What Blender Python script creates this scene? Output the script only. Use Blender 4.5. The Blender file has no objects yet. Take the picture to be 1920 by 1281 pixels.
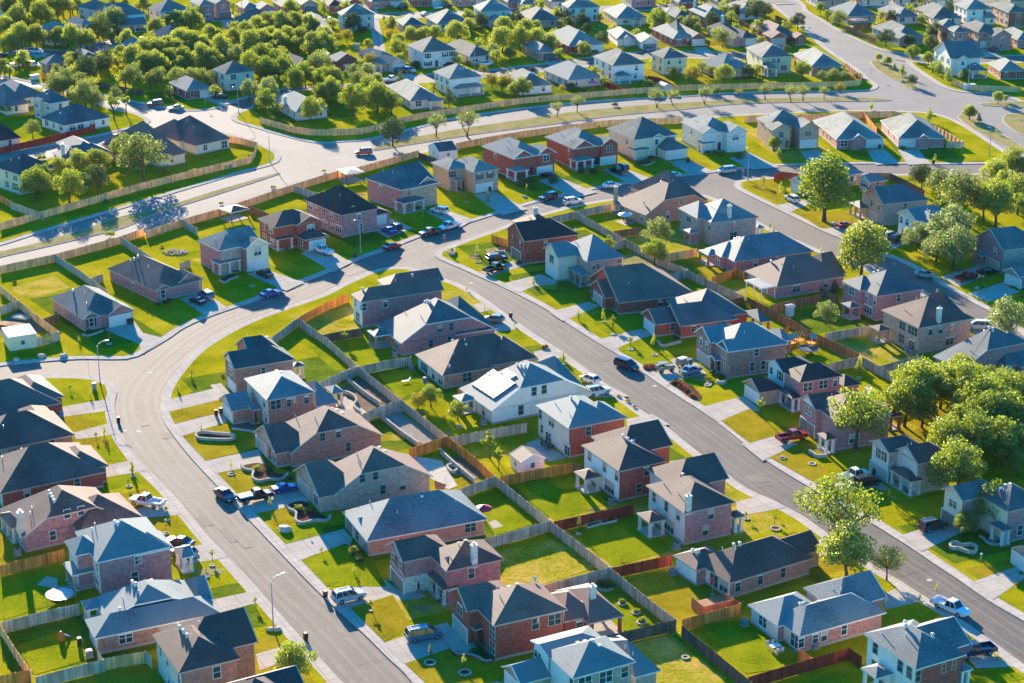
import bpy, math, random
from math import radians as R, sin, cos, pi
from mathutils import Vector, Matrix
rnd = random.Random(7)
S = bpy.context.scene
COL = S.collection
# ------------------------------------------------------------------ camera: a helicopter 124 m up looking 20 degrees down
CAMH, PITCH, FPX = 124.0, R(20.0), 3500.0
cam = bpy.data.objects.new('camera', bpy.data.cameras.new('camera')); COL.objects.link(cam)
cam.location = (0, 0, CAMH); cam.rotation_euler = (R(90) - PITCH, 0, 0)
cam.data.sensor_width = 36; cam.data.lens = FPX / 1920 * 36; cam.data.clip_end = 6000; cam.data.clip_start = 1
S.camera = cam
# survey: plan position of a point seen at picture coordinates (x, y) and standing z metres above the ground
K3, K6 = 640 / 1907, 320 / 1907
TILE = {'p': (0, 0, 1)}
for i, c in enumerate('abc'):
    for j in range(3): TILE[c + str(j + 1)] = (640 * j, (0, 430, 851)[i], K3)
for j in range(6): TILE['t' + str(j + 1)] = (320 * j, 0, K6)
for n, o in {'d1': (200, 480), 'd2': (200, 780), 'd3': (640, 430), 'd4': (1000, 600), 'd5': (1440, 840), 'd6': (1440, 320), 'd7': (960, 240), 'd8': (0, 960)}.items():
    TILE[n] = (o[0], o[1], .25)
def px(t, q):
    o = TILE[t]; return (o[0] + q[0] * o[2], o[1] + q[1] * o[2])
def gp(x, y, z=0.0):
    dx, dy = x - 960, 640.5 - y
    Y = FPX * cos(PITCH) + dy * sin(PITCH); Z = -FPX * sin(PITCH) + dy * cos(PITCH)
    k = (CAMH - z) / -Z
    return Vector((dx * k, Y * k, z))
def G(t, q, z=0.0): return gp(*px(t, q), z)
def topx(v):
    dz = v[2] - CAMH
    zc = v[1] * cos(PITCH) - dz * sin(PITCH); yc = v[1] * sin(PITCH) + dz * cos(PITCH)
    return (960 + FPX * v[0] / zc, 640.5 - FPX * yc / zc)
# ------------------------------------------------------------------ materials
MAT = {}
def newmat(name):
    m = bpy.data.materials.new(name); m.use_nodes = True; MAT[name] = m
    nt = m.node_tree; b = nt.nodes['Principled BSDF']
    return m, nt, b
def lin(c): return tuple(c) + (1,)
def N(nt, t, **kw):
    n = nt.nodes.new(t)
    for k, v in kw.items():
        if k in n.inputs: n.inputs[k].default_value = v
        else: setattr(n, k, v)
    return n
def ramp(nt, fac, stops):
    r = nt.nodes.new('ShaderNodeValToRGB'); e = r.color_ramp.elements
    while len(e) < len(stops): e.new(.5)
    for el, (p, c) in zip(e, stops): el.position = p; el.color = lin(c)
    nt.links.new(fac, r.inputs[0]); return r.outputs[0]
def plain(name, c, rough=.7, spec=.3, metal=0, var=.12, scale=3.0, bump=0, coat=0):
    m, nt, b = newmat(name)
    b.inputs['Roughness'].default_value = rough; b.inputs['Specular IOR Level'].default_value = spec
    b.inputs['Metallic'].default_value = metal; b.inputs['Coat Weight'].default_value = coat
    tc = N(nt, 'ShaderNodeTexCoord'); no = N(nt, 'ShaderNodeTexNoise', Scale=scale, Detail=4.0)
    nt.links.new(tc.outputs['Object'], no.inputs['Vector'])
    lo = tuple(x * (1 - var) for x in c); hi = tuple(min(1, x * (1 + var)) for x in c)
    nt.links.new(ramp(nt, no.outputs['Fac'], [(.3, lo), (.7, hi)]), b.inputs['Base Color'])
    if bump:
        bu = N(nt, 'ShaderNodeBump', Strength=bump, Distance=.05); nt.links.new(no.outputs['Fac'], bu.inputs['Height'])
        nt.links.new(bu.outputs[0], b.inputs['Normal'])
    return m
def masonry(name, c1, c2, c3, sx=.42, sz=.16):
    """courses of brick in mixed tones; object coordinates are metres"""
    m, nt, b = newmat(name)
    b.inputs['Roughness'].default_value = .85; b.inputs['Specular IOR Level'].default_value = .2
    tc = N(nt, 'ShaderNodeTexCoord'); sep = N(nt, 'ShaderNodeSeparateXYZ'); nt.links.new(tc.outputs['Object'], sep.inputs[0])
    add = N(nt, 'ShaderNodeMath', operation='ADD'); nt.links.new(sep.outputs[0], add.inputs[0]); nt.links.new(sep.outputs[1], add.inputs[1])
    cmb = N(nt, 'ShaderNodeCombineXYZ'); nt.links.new(add.outputs[0], cmb.inputs[0]); nt.links.new(sep.outputs[2], cmb.inputs[1])
    br = N(nt, 'ShaderNodeTexBrick'); br.inputs['Scale'].default_value = 1
    br.inputs['Brick Width'].default_value = sx; br.inputs['Row Height'].default_value = sz; br.inputs['Mortar Size'].default_value = .012
    br.inputs['Color1'].default_value = lin(c1); br.inputs['Color2'].default_value = lin(c2); br.inputs['Mortar'].default_value = lin(c3)
    nt.links.new(cmb.outputs[0], br.inputs['Vector'])
    no = N(nt, 'ShaderNodeTexNoise', Scale=1.6, Detail=5.0, Roughness=.75); nt.links.new(cmb.outputs[0], no.inputs['Vector'])
    mx = N(nt, 'ShaderNodeMix', data_type='RGBA', blend_type='MULTIPLY'); mx.inputs[0].default_value = .8
    nt.links.new(br.outputs['Color'], mx.inputs[6]); nt.links.new(ramp(nt, no.outputs['Fac'], [(.3, (.5, .5, .5)), (.7, (1.35, 1.3, 1.25))]), mx.inputs[7])
    nt.links.new(mx.outputs[2], b.inputs['Base Color'])
    return m
def shingle(name, c, rough=.68, spec=.3):
    m, nt, b = newmat(name)
    b.inputs['Roughness'].default_value = rough; b.inputs['Specular IOR Level'].default_value = spec; b.inputs['Specular Tint'].default_value = (1, .93, .86, 1)
    tc = N(nt, 'ShaderNodeTexCoord')
    no = N(nt, 'ShaderNodeTexNoise', Scale=3.2, Detail=6.0, Roughness=.8); nt.links.new(tc.outputs['Object'], no.inputs['Vector'])
    n2 = N(nt, 'ShaderNodeTexNoise', Scale=.22, Detail=2.0); nt.links.new(tc.outputs['Object'], n2.inputs['Vector'])
    ob = N(nt, 'ShaderNodeObjectInfo')
    w = N(nt, 'ShaderNodeTexWave', wave_type='BANDS', bands_direction='Z', Scale=.95, Distortion=.6, Detail=2.0); nt.links.new(tc.outputs['Object'], w.inputs['Vector'])
    a = N(nt, 'ShaderNodeMath', operation='MULTIPLY_ADD'); nt.links.new(n2.outputs['Fac'], a.inputs[0]); a.inputs[1].default_value = .5; nt.links.new(no.outputs['Fac'], a.inputs[2])
    a2 = N(nt, 'ShaderNodeMath', operation='MULTIPLY_ADD'); nt.links.new(w.outputs['Fac'], a2.inputs[0]); a2.inputs[1].default_value = .05; nt.links.new(a.outputs[0], a2.inputs[2])
    a3 = N(nt, 'ShaderNodeMath', operation='MULTIPLY_ADD'); nt.links.new(ob.outputs['Random'], a3.inputs[0]); a3.inputs[1].default_value = .34; nt.links.new(a2.outputs[0], a3.inputs[2])
    nt.links.new(ramp(nt, a3.outputs[0], [(.62, tuple(x * .55 for x in c)), (.95, c), (1.3, tuple(x * 1.45 for x in c))]), b.inputs['Base Color'])
    bu = N(nt, 'ShaderNodeBump', Strength=.25, Distance=.03); nt.links.new(a2.outputs[0], bu.inputs['Height']); nt.links.new(bu.outputs[0], b.inputs['Normal'])
    return m
def groundmat(name, stops, scale=.12, fine=2.5, bump=.6, rough=.95, bd=.25, spec=0.0):
    m, nt, b = newmat(name)
    b.inputs['Roughness'].default_value = rough; b.inputs['Specular IOR Level'].default_value = spec
    tc = N(nt, 'ShaderNodeTexCoord')
    n1 = N(nt, 'ShaderNodeTexNoise', Scale=scale, Detail=8.0, Roughness=.7); nt.links.new(tc.outputs['Object'], n1.inputs['Vector'])
    n2 = N(nt, 'ShaderNodeTexNoise', Scale=fine, Detail=5.0, Roughness=.8); nt.links.new(tc.outputs['Object'], n2.inputs['Vector'])
    a = N(nt, 'ShaderNodeMath', operation='MULTIPLY_ADD'); nt.links.new(n2.outputs['Fac'], a.inputs[0]); a.inputs[1].default_value = .95; nt.links.new(n1.outputs['Fac'], a.inputs[2])
    s = N(nt, 'ShaderNodeMath', operation='SUBTRACT'); nt.links.new(a.outputs[0], s.inputs[0]); s.inputs[1].default_value = .475
    nt.links.new(ramp(nt, s.outputs[0], stops), b.inputs['Base Color'])
    if bump:
        bu = N(nt, 'ShaderNodeBump', Strength=bump, Distance=bd); nt.links.new(a.outputs[0], bu.inputs['Height']); nt.links.new(bu.outputs[0], b.inputs['Normal'])
    return m
def leafmat(name, dark, mid, light, tr=.35):
    m, nt, b = newmat(name)
    nt.nodes.remove(b); out = nt.nodes['Material Output']
    geo = N(nt, 'ShaderNodeNewGeometry'); ob = N(nt, 'ShaderNodeObjectInfo')
    a = N(nt, 'ShaderNodeMath', operation='MULTIPLY_ADD'); nt.links.new(ob.outputs['Random'], a.inputs[0]); a.inputs[1].default_value = .45; nt.links.new(geo.outputs['Random Per Island'], a.inputs[2])
    c = ramp(nt, a.outputs[0], [(.1, dark), (.7, mid), (1.35, light)])
    d = N(nt, 'ShaderNodeBsdfDiffuse'); t = N(nt, 'ShaderNodeBsdfTranslucent'); mx = N(nt, 'ShaderNodeMixShader'); mx.inputs[0].default_value = tr
    nt.links.new(c, d.inputs[0])
    hs = N(nt, 'ShaderNodeHueSaturation'); hs.inputs['Hue'].default_value = .485; hs.inputs['Saturation'].default_value = 1.1; hs.inputs['Value'].default_value = 1.8
    nt.links.new(c, hs.inputs['Color']); nt.links.new(hs.outputs[0], t.inputs[0])
    nt.links.new(d.outputs[0], mx.inputs[1]); nt.links.new(t.outputs[0], mx.inputs[2])
    gl = N(nt, 'ShaderNodeBsdfGlossy'); gl.inputs['Roughness'].default_value = .45; gl.inputs[0].default_value = (.9, .95, .8, 1)
    m2 = N(nt, 'ShaderNodeMixShader'); m2.inputs[0].default_value = .06
    nt.links.new(mx.outputs[0], m2.inputs[1]); nt.links.new(gl.outputs[0], m2.inputs[2]); nt.links.new(m2.outputs[0], out.inputs[0])
    return m
def fencemat(name, c):
    m, nt, b = newmat(name)
    b.inputs['Roughness'].default_value = .85; b.inputs['Specular IOR Level'].default_value = .2
    geo = N(nt, 'ShaderNodeNewGeometry'); tc = N(nt, 'ShaderNodeTexCoord'); no = N(nt, 'ShaderNodeTexNoise', Scale=.5, Detail=4.0)
    nt.links.new(tc.outputs['Object'], no.inputs['Vector'])
    a = N(nt, 'ShaderNodeMath', operation='MULTIPLY_ADD'); nt.links.new(geo.outputs['Random Per Island'], a.inputs[0]); a.inputs[1].default_value = .5; nt.links.new(no.outputs['Fac'], a.inputs[2])
    nt.links.new(ramp(nt, a.outputs[0], [(.35, tuple(x * .6 for x in c)), (.75, c), (1.1, tuple(x * 1.35 for x in c))]), b.inputs['Base Color'])
    return m
shingle('grey_shingles', (.12, .15, .15)); shingle('brown_shingles', (.15, .086, .068)); shingle('dark_shingles', (.06, .042, .04)); shingle('charcoal_shingles', (.07, .098, .1))
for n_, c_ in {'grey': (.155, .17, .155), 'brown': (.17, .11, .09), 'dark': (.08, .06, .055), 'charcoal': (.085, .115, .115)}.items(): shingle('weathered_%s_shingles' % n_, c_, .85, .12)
masonry('red_brick', (.50, .095, .06), (.37, .07, .05), (.4, .22, .17)); masonry('tan_brick', (.64, .41, .27), (.48, .29, .2), (.62, .48, .36))
masonry('pink_brick', (.6, .25, .235), (.42, .165, .17), (.55, .36, .33)); masonry('grey_brick', (.56, .4, .33), (.40, .28, .24), (.56, .46, .38))
masonry('white_brick', (.82, .76, .68), (.72, .66, .6), (.82, .78, .72)); masonry('brown_brick', (.52, .26, .18), (.36, .17, .135), (.5, .34, .28))
masonry('white_stone', (.8, .73, .62), (.64, .57, .48), (.74, .68, .6), .5, .25); masonry('orange_brick', (.64, .3, .19), (.46, .19, .13), (.56, .38, .28))
for n, c in {'tan_stucco': (.74, .59, .47), 'white_stucco': (.84, .78, .68), 'cream_stucco': (.8, .66, .46), 'yellow_siding': (.8, .68, .42), 'green_siding': (.44, .48, .32), 'grey_siding': (.64, .6, .53), 'pink_stucco': (.78, .57, .5), 'white_trim': (.78, .74, .66), 'tan_trim': (.55, .45, .35),
             'garage_white': (.75, .7, .62), 'garage_tan': (.5, .42, .34), 'garage_brown': (.3, .22, .17), 'window_frame_white': (.75, .72, .66), 'window_frame_tan': (.5, .43, .35)}.items(): plain(n, c, .8, .2, var=.07, scale=1.2)
plain('foundation_concrete', (.42, .38, .34), .9, .2, var=.15); plain('door_wood', (.16, .07, .04), .5); plain('door_dark', (.05, .04, .045), .5)
plain('galvanised', (.62, .6, .57), .35, .5, .7); plain('vent_white', (.75, .73, .7), .4, .5); plain('pole_steel', (.42, .42, .42), .5, .5, .3); plain('dark_metal', (.05, .05, .06), .5, .5)
plain('window_glass', (.02, .075, .085), .06, .9, var=.3); plain('car_glass', (.012, .016, .02), .05, .9, var=.1); plain('tyre_rubber', (.02, .02, .022), .9, .2); plain('rim_alloy', (.5, .5, .5), .3, .5, .8)
plain('lamp_red', (.4, .02, .02), .2, .6); plain('lamp_clear', (.75, .75, .72), .15, .7); plain('shutter_dark', (.05, .05, .05), .6)
for n, c in {'white': (.78, .77, .74), 'silver': (.5, .51, .52), 'black': (.012, .012, .014), 'red': (.35, .012, .02), 'maroon': (.2, .015, .025), 'blue': (.015, .05, .3), 'navy': (.012, .02, .055), 'teal': (.12, .2, .24), 'slate': (.11, .16, .22), 'tan': (.42, .36, .25), 'mint': (.33, .43, .38), 'skyblue': (.13, .25, .42), 'charcoal': (.045, .047, .05), 'army': (.3, .26, .16)}.items():
    plain('paint_' + n, c, .28, .6, .15 if n not in ('white', 'army') else 0, var=.02, coat=.0 if n == 'army' else .6)
# grass, paving
groundmat('lawn_grass', [(.2, (.10, .125, .003)), (.4, (.25, .24, .005)), (.56, (.34, .295, .008)), (.7, (.44, .33, .03)), (.85, (.5, .35, .08))], .11, 2.2, .9)
groundmat('lush_grass', [(.2, (.08, .125, .004)), (.45, (.2, .23, .006)), (.62, (.28, .28, .01)), (.8, (.37, .31, .018))], .16, 2.4, .9)
groundmat('cool_grass', [(.2, (.04, .08, .006)), (.45, (.10, .155, .012)), (.62, (.17, .2, .015)), (.8, (.33, .26, .05))], .2, 2.2, .9)
groundmat('olive_grass', [(.2, (.12, .115, .008)), (.5, (.29, .22, .012)), (.8, (.42, .3, .03))], .2, 2.6)
groundmat('dry_grass', [(.2, (.16, .16, .05)), (.5, (.3, .25, .1)), (.8, (.42, .33, .16))], .2, 2.0)
groundmat('weedy_grass', [(.2, (.09, .13, .006)), (.42, (.28, .26, .01)), (.62, (.5, .33, .07)), (.8, (.6, .4, .14))], .16, 2.0)
groundmat('dirt', [(.2, (.13, .085, .055)), (.6, (.24, .165, .11)), (.85, (.34, .26, .19))], .4, 3.0, .4)
groundmat('mulch', [(.2, (.07, .035, .022)), (.6, (.15, .075, .045)), (.85, (.24, .14, .09))], 1.2, 6.0, .5)
groundmat('gravel', [(.2, (.2, .17, .14)), (.6, (.34, .29, .24)), (.85, (.46, .41, .34))], 1.2, 6.0, .4)
groundmat('asphalt', [(.15, (.128, .108, .09)), (.5, (.17, .144, .12)), (.85, (.215, .184, .156))], .07, 1.5, .08, .8, .03, .08)
groundmat('worn_asphalt', [(.15, (.15, .127, .107)), (.5, (.194, .165, .139)), (.85, (.24, .206, .176))], .5, 3.0, .06, .8, .03, .08); plain('tar', (.055, .05, .047), .7, .3)
groundmat('new_asphalt', [(.15, (.101, .09, .081)), (.5, (.132, .117, .104)), (.85, (.175, .156, .139))], .07, 1.5, .08, .8, .03, .08)
groundmat('sunlit_asphalt', [(.15, (.175, .157, .14)), (.5, (.225, .202, .18)), (.85, (.275, .248, .222))], .06, 1.3, .08, .85, .03, .08)  # paler copy for the boulevard: grazing sunlight put into the asphalt colour
groundmat('concrete', [(.15, (.37, .32, .265)), (.5, (.47, .41, .34)), (.85, (.56, .49, .41))], .35, 3.0, .06, .9, .03)
groundmat('kerb_concrete', [(.15, (.4, .345, .285)), (.5, (.5, .435, .36)), (.85, (.58, .51, .43))], .35, 3.0, .06, .9, .03)
groundmat('limestone', [(.2, (.36, .31, .24)), (.5, (.55, .48, .38)), (.8, (.66, .59, .48))], 1.0, 4.0, .4)
groundmat('bark', [(.2, (.06, .045, .035)), (.5, (.11, .085, .065)), (.8, (.18, .145, .115))], 1.5, 6.0, .6)
for n_, w_ in (('concrete', 3.0), ('kerb_concrete', 1.6)):      # expansion joints
    nt = MAT[n_].node_tree; b = nt.nodes['Principled BSDF']; l = b.inputs['Base Color'].links[0]; src = l.from_socket
    tc = N(nt, 'ShaderNodeTexCoord'); mp = N(nt, 'ShaderNodeMapping'); mp.inputs['Rotation'].default_value = (0, 0, R(-27)); nt.links.new(tc.outputs['Object'], mp.inputs[0])
    br = N(nt, 'ShaderNodeTexBrick', offset=0.0); br.inputs['Scale'].default_value = 1; br.inputs['Brick Width'].default_value = w_; br.inputs['Row Height'].default_value = w_; br.inputs['Mortar Size'].default_value = .05
    br.inputs['Color1'].default_value = (1, 1, 1, 1); br.inputs['Color2'].default_value = (.9, .9, .9, 1); br.inputs['Mortar'].default_value = (.62, .6, .58, 1); nt.links.new(mp.outputs[0], br.inputs[0])
    mx = N(nt, 'ShaderNodeMix', data_type='RGBA', blend_type='MULTIPLY'); mx.inputs[0].default_value = 1; nt.links.new(src, mx.inputs[6]); nt.links.new(br.outputs[0], mx.inputs[7]); nt.links.new(mx.outputs[2], b.inputs['Base Color'])
leafmat('oak_leaves', (.06, .09, .012), (.185, .225, .03), (.29, .33, .06), .52); leafmat('bright_leaves', (.055, .10, .010), (.14, .19, .02), (.24, .29, .04), .48)
leafmat('dark_leaves', (.022, .045, .012), (.05, .085, .02), (.1, .13, .03), .3); leafmat('olive_leaves', (.055, .08, .02), (.125, .165, .035), (.21, .25, .07), .45)
leafmat('yellow_leaves', (.10, .10, .012), (.2, .19, .02), (.32, .28, .03), .4); leafmat('pale_leaves', (.07, .1, .03), (.17, .22, .06), (.28, .33, .12), .42)
leafmat('red_leaves', (.08, .02, .012), (.17, .045, .02), (.26, .1, .03), .25); leafmat('flower_leaves', (.05, .08, .02), (.3, .24, .05), (.5, .4, .1), .25)
for n, c in {'grey_boards': (.48, .39, .29), 'tan_boards': (.82, .46, .2), 'orange_boards': (.7, .25, .05), 'red_boards': (.27, .04, .025), 'brown_boards': (.34, .155, .075), 'dark_boards': (.13, .095, .08)}.items(): fencemat(n, c)
for n, c in {'bin_brown': (.06, .025, .018), 'bin_green': (.02, .045, .035), 'ac_grey': (.3, .33, .36), 'canvas_white': (.7, .68, .64), 'canvas_red': (.5, .03, .06), 'canvas_pink': (.6, .12, .25), 'play_yellow': (.7, .5, .05), 'play_red': (.55, .04, .03), 'play_blue': (.03, .12, .4), 'play_orange': (.75, .22, .03), 'sign_red': (.5, .015, .02), 'sign_blue': (.03, .12, .4), 'sign_white': (.8, .8, .78), 'sign_yellow': (.75, .5, .03), 'skin': (.35, .2, .14), 'cloth_dark': (.02, .02, .025), 'hair_dark': (.02, .014, .01), 'trampoline_bed': (.5, .48, .46), 'utility_white': (.65, .66, .64), 'utility_green': (.2, .3, .24)}.items(): plain(n, c, .6, .3, var=.06)
m, nt, b = newmat('solar_glass'); b.inputs['Base Color'].default_value = (.1, .1, .12, 1); b.inputs['Roughness'].default_value = .5; b.inputs['Specular IOR Level'].default_value = .3
# ------------------------------------------------------------------ mesh builder
class MB:
    def __init__(s): s.v = []; s.f = []; s.m = []; s.mats = []
    def mi(s, mat):
        if mat not in s.mats: s.mats.append(mat)
        return s.mats.index(mat)
    def poly(s, pts, mat):
        n = len(s.v); s.v += [tuple(p) for p in pts]; s.f.append(tuple(range(n, n + len(pts)))); s.m.append(s.mi(mat))
    def hexa(s, b4, t4, mat):
        n = len(s.v); s.v += [tuple(p) for p in b4] + [tuple(p) for p in t4]; k = s.mi(mat)
        for f in ((3, 2, 1, 0), (4, 5, 6, 7), (0, 1, 5, 4), (1, 2, 6, 5), (2, 3, 7, 6), (3, 0, 4, 7)):
            s.f.append(tuple(n + i for i in f)); s.m.append(k)
    def box(s, x0, x1, y0, y1, z0, z1, mat):
        s.hexa([(x0, y0, z0), (x1, y0, z0), (x1, y1, z0), (x0, y1, z0)], [(x0, y0, z1), (x1, y0, z1), (x1, y1, z1), (x0, y1, z1)], mat)
    def tube(s, pts, rad, mat, n=6, cap=True):
        pts = [Vector(p) for p in pts]; k = s.mi(mat); base = len(s.v)
        for i, p in enumerate(pts):
            d = (pts[min(i + 1, len(pts) - 1)] - pts[max(i - 1, 0)]).normalized()
            a = d.orthogonal().normalized(); b = d.cross(a); r = rad[i] if hasattr(rad, '__len__') else rad
            if abs(d.z) > .9: a = Vector((1, 0, 0)); b = d.cross(a).normalized(); a = b.cross(d)
            for q in range(n):
                t = 2 * pi * q / n; s.v.append(tuple(p + (a * cos(t) + b * sin(t)) * r))
        for i in range(len(pts) - 1):
            for q in range(n):
                o = base + i * n; s.f.append((o + q, o + (q + 1) % n, o + n + (q + 1) % n, o + n + q)); s.m.append(k)
        if cap:
            s.f.append(tuple(base + q for q in reversed(range(n)))); s.m.append(k)
            o = base + (len(pts) - 1) * n; s.f.append(tuple(o + q for q in range(n))); s.m.append(k)
    def mesh(s, name, smooth=False):
        me = bpy.data.meshes.new(name); me.from_pydata(s.v, [], s.f)
        for q in s.mats: me.materials.append(MAT[q])
        me.polygons.foreach_set('material_index', s.m)
        if smooth: me.polygons.foreach_set('use_smooth', [True] * len(s.f))
        me.update(); return me
def obj(name, me, parent=None, loc=(0, 0, 0), rz=0.0):
    o = bpy.data.objects.new(name, me); COL.objects.link(o); o.location = loc; o.rotation_euler = (0, 0, rz)
    if parent is not None: o.parent = parent
    return o
THINGS = []
def thing(name, label, cat, loc, rz=0.0, group=None, me=None):
    o = obj(name, me, None, loc, rz); o['label'] = label; o['category'] = cat
    if group: o['group'] = group
    THINGS.append(o); return o
def struct(name, me, kind='structure'):
    o = obj(name, me); o['kind'] = kind; return o
ORD = ['first', 'second', 'third', 'fourth', 'fifth', 'sixth', 'seventh', 'eighth', 'ninth', 'tenth', 'eleventh', 'twelfth', 'thirteenth', 'fourteenth', 'fifteenth', 'sixteenth', 'seventeenth', 'eighteenth', 'nineteenth', 'twentieth']
REFS = []      # (plan position, short name) of the houses: small things are described by the house they are near
def near(p, n=0):
    return sorted(REFS, key=lambda r: (r[0][0] - p[0]) ** 2 + (r[0][1] - p[1]) ** 2)[n][1]
# ------------------------------------------------------------------ houses
ROOFMAT = {'g': 'grey_shingles', 'b': 'brown_shingles', 'd': 'dark_shingles', 'c': 'charcoal_shingles'}
OV = .42
_cache = {}
def window_mesh(w, h, arch):
    """glass pane and its frame with mullions, standing in the plane y=0, facing -y"""
    vr = rnd.randrange(4); k = ('win', w, h, arch, vr)
    if k not in _cache:
        g = MB(); g.box(-w / 2, w / 2, -.015, .03, 0, h, 'window_glass')
        if vr == 1: g.box(-w / 2 + .02, w / 2 - .02, -.022, 0, h * .45, h - .02, 'window_frame_tan')
        if vr == 2: g.box(-w / 2 + .02, w / 2 - .02, -.022, 0, h * .78, h - .02, 'window_frame_white')
        f = MB(); t = .085; fm = 'window_frame_' + arch
        for a in ((-w / 2 - t, -w / 2, 0, h), (w / 2, w / 2 + t, 0, h)): f.box(a[0], a[1], -.06, .03, a[2], a[3], fm)
        f.box(-w / 2 - t, w / 2 + t, -.06, .03, h, h + t, fm); f.box(-w / 2 - t - .05, w / 2 + t + .05, -.1, .03, -t, 0, fm)
        n = 1 if w < 1.15 else (2 if w < 2 else 3)
        for i in range(1, n): x = -w / 2 + w * i / n; f.box(x - .05, x + .05, -.055, .03, 0, h, fm)
        f.box(-w / 2, w / 2, -.045, .03, h * .5 - .03, h * .5 + .03, fm)
        _cache[k] = (g.mesh('window'), f.mesh('frame'))
    return _cache[k]
def shutter_mesh(h):
    k = ('sh', h)
    if k not in _cache:
        g = MB(); g.box(-.2, .2, -.05, .02, 0, h, 'shutter_dark')
        for i in range(6): g.box(-.15, .15, -.065, .02, h * (i + .2) / 6, h * (i + .7) / 6, 'shutter_dark')
        _cache[k] = g.mesh('shutter')
    return _cache[k]
def garage_mesh(w, mat):
    k = ('gar', w, mat)
    if k not in _cache:
        g = MB(); g.box(-w / 2, w / 2, 0, .03, 0, 2.15, mat)
        for r in range(4):
            for c in range(4 if w < 3 else 8):
                n = 4 if w < 3 else 8; x0 = -w / 2 + w * c / n
                g.box(x0 + .08, x0 + w / n - .08, -.03, .01, .08 + .53 * r, .5 + .53 * r, mat)
        f = MB(); f.box(-w / 2 - .14, -w / 2, -.07, .03, 0, 2.3, 'white_trim'); f.box(w / 2, w / 2 + .14, -.07, .03, 0, 2.3, 'white_trim'); f.box(-w / 2, w / 2, -.07, .03, 2.15, 2.3, 'white_trim')
        _cache[k] = (g.mesh('garage_door'), f.mesh('frame'))
    return _cache[k]
def door_mesh(mat):
    k = ('door', mat)
    if k not in _cache:
        g = MB(); g.box(-.48, .48, -.02, .03, 0, 2.1, mat); g.box(-.36, -.06, -.045, 0, .25, .95, mat); g.box(.06, .36, -.045, 0, .25, .95, mat); g.box(-.36, .36, -.045, 0, 1.15, 1.9, mat)
        h = MB(); h.box(.34, .42, -.09, -.02, .95, 1.1, 'galvanised')
        _cache[k] = (g.mesh('door'), h.mesh('handle'))
    return _cache[k]
def vent_mesh():
    if 'vent' not in _cache:
        g = MB(); g.tube([(0, 0, -.3), (0, 0, .3)], .17, 'vent_white', 8); g.tube([(0, 0, .25), (0, 0, .36), (0, 0, .52), (0, 0, .62)], [.17, .25, .25, .1], 'vent_white', 10)
        _cache['vent'] = g.mesh('roof_vent')
    return _cache['vent']
def pipe_mesh():
    if 'pipe' not in _cache:
        g = MB(); g.tube([(0, 0, -.3), (0, 0, .55)], .06, 'vent_white', 6); _cache['pipe'] = g.mesh('vent_pipe')
    return _cache['pipe']
def louvre_mesh():
    if 'louv' not in _cache:
        g = MB(); g.box(-.2, .2, -.17, .17, -.15, .1, 'vent_white'); g.box(-.24, .24, -.2, .2, .1, .14, 'vent_white'); _cache['louv'] = g.mesh('ridge_vent')
    return _cache['louv']
def post_mesh(h, mat):
    k = ('post', round(h, 1), mat)
    if k not in _cache:
        g = MB(); g.box(-.2, .2, -.2, .2, 0, h, mat); g.box(-.26, .26, -.26, .26, 0, .25, mat); g.box(-.26, .26, -.26, .26, h - .2, h, mat); _cache[k] = g.mesh('porch_post')
    return _cache[k]
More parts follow.
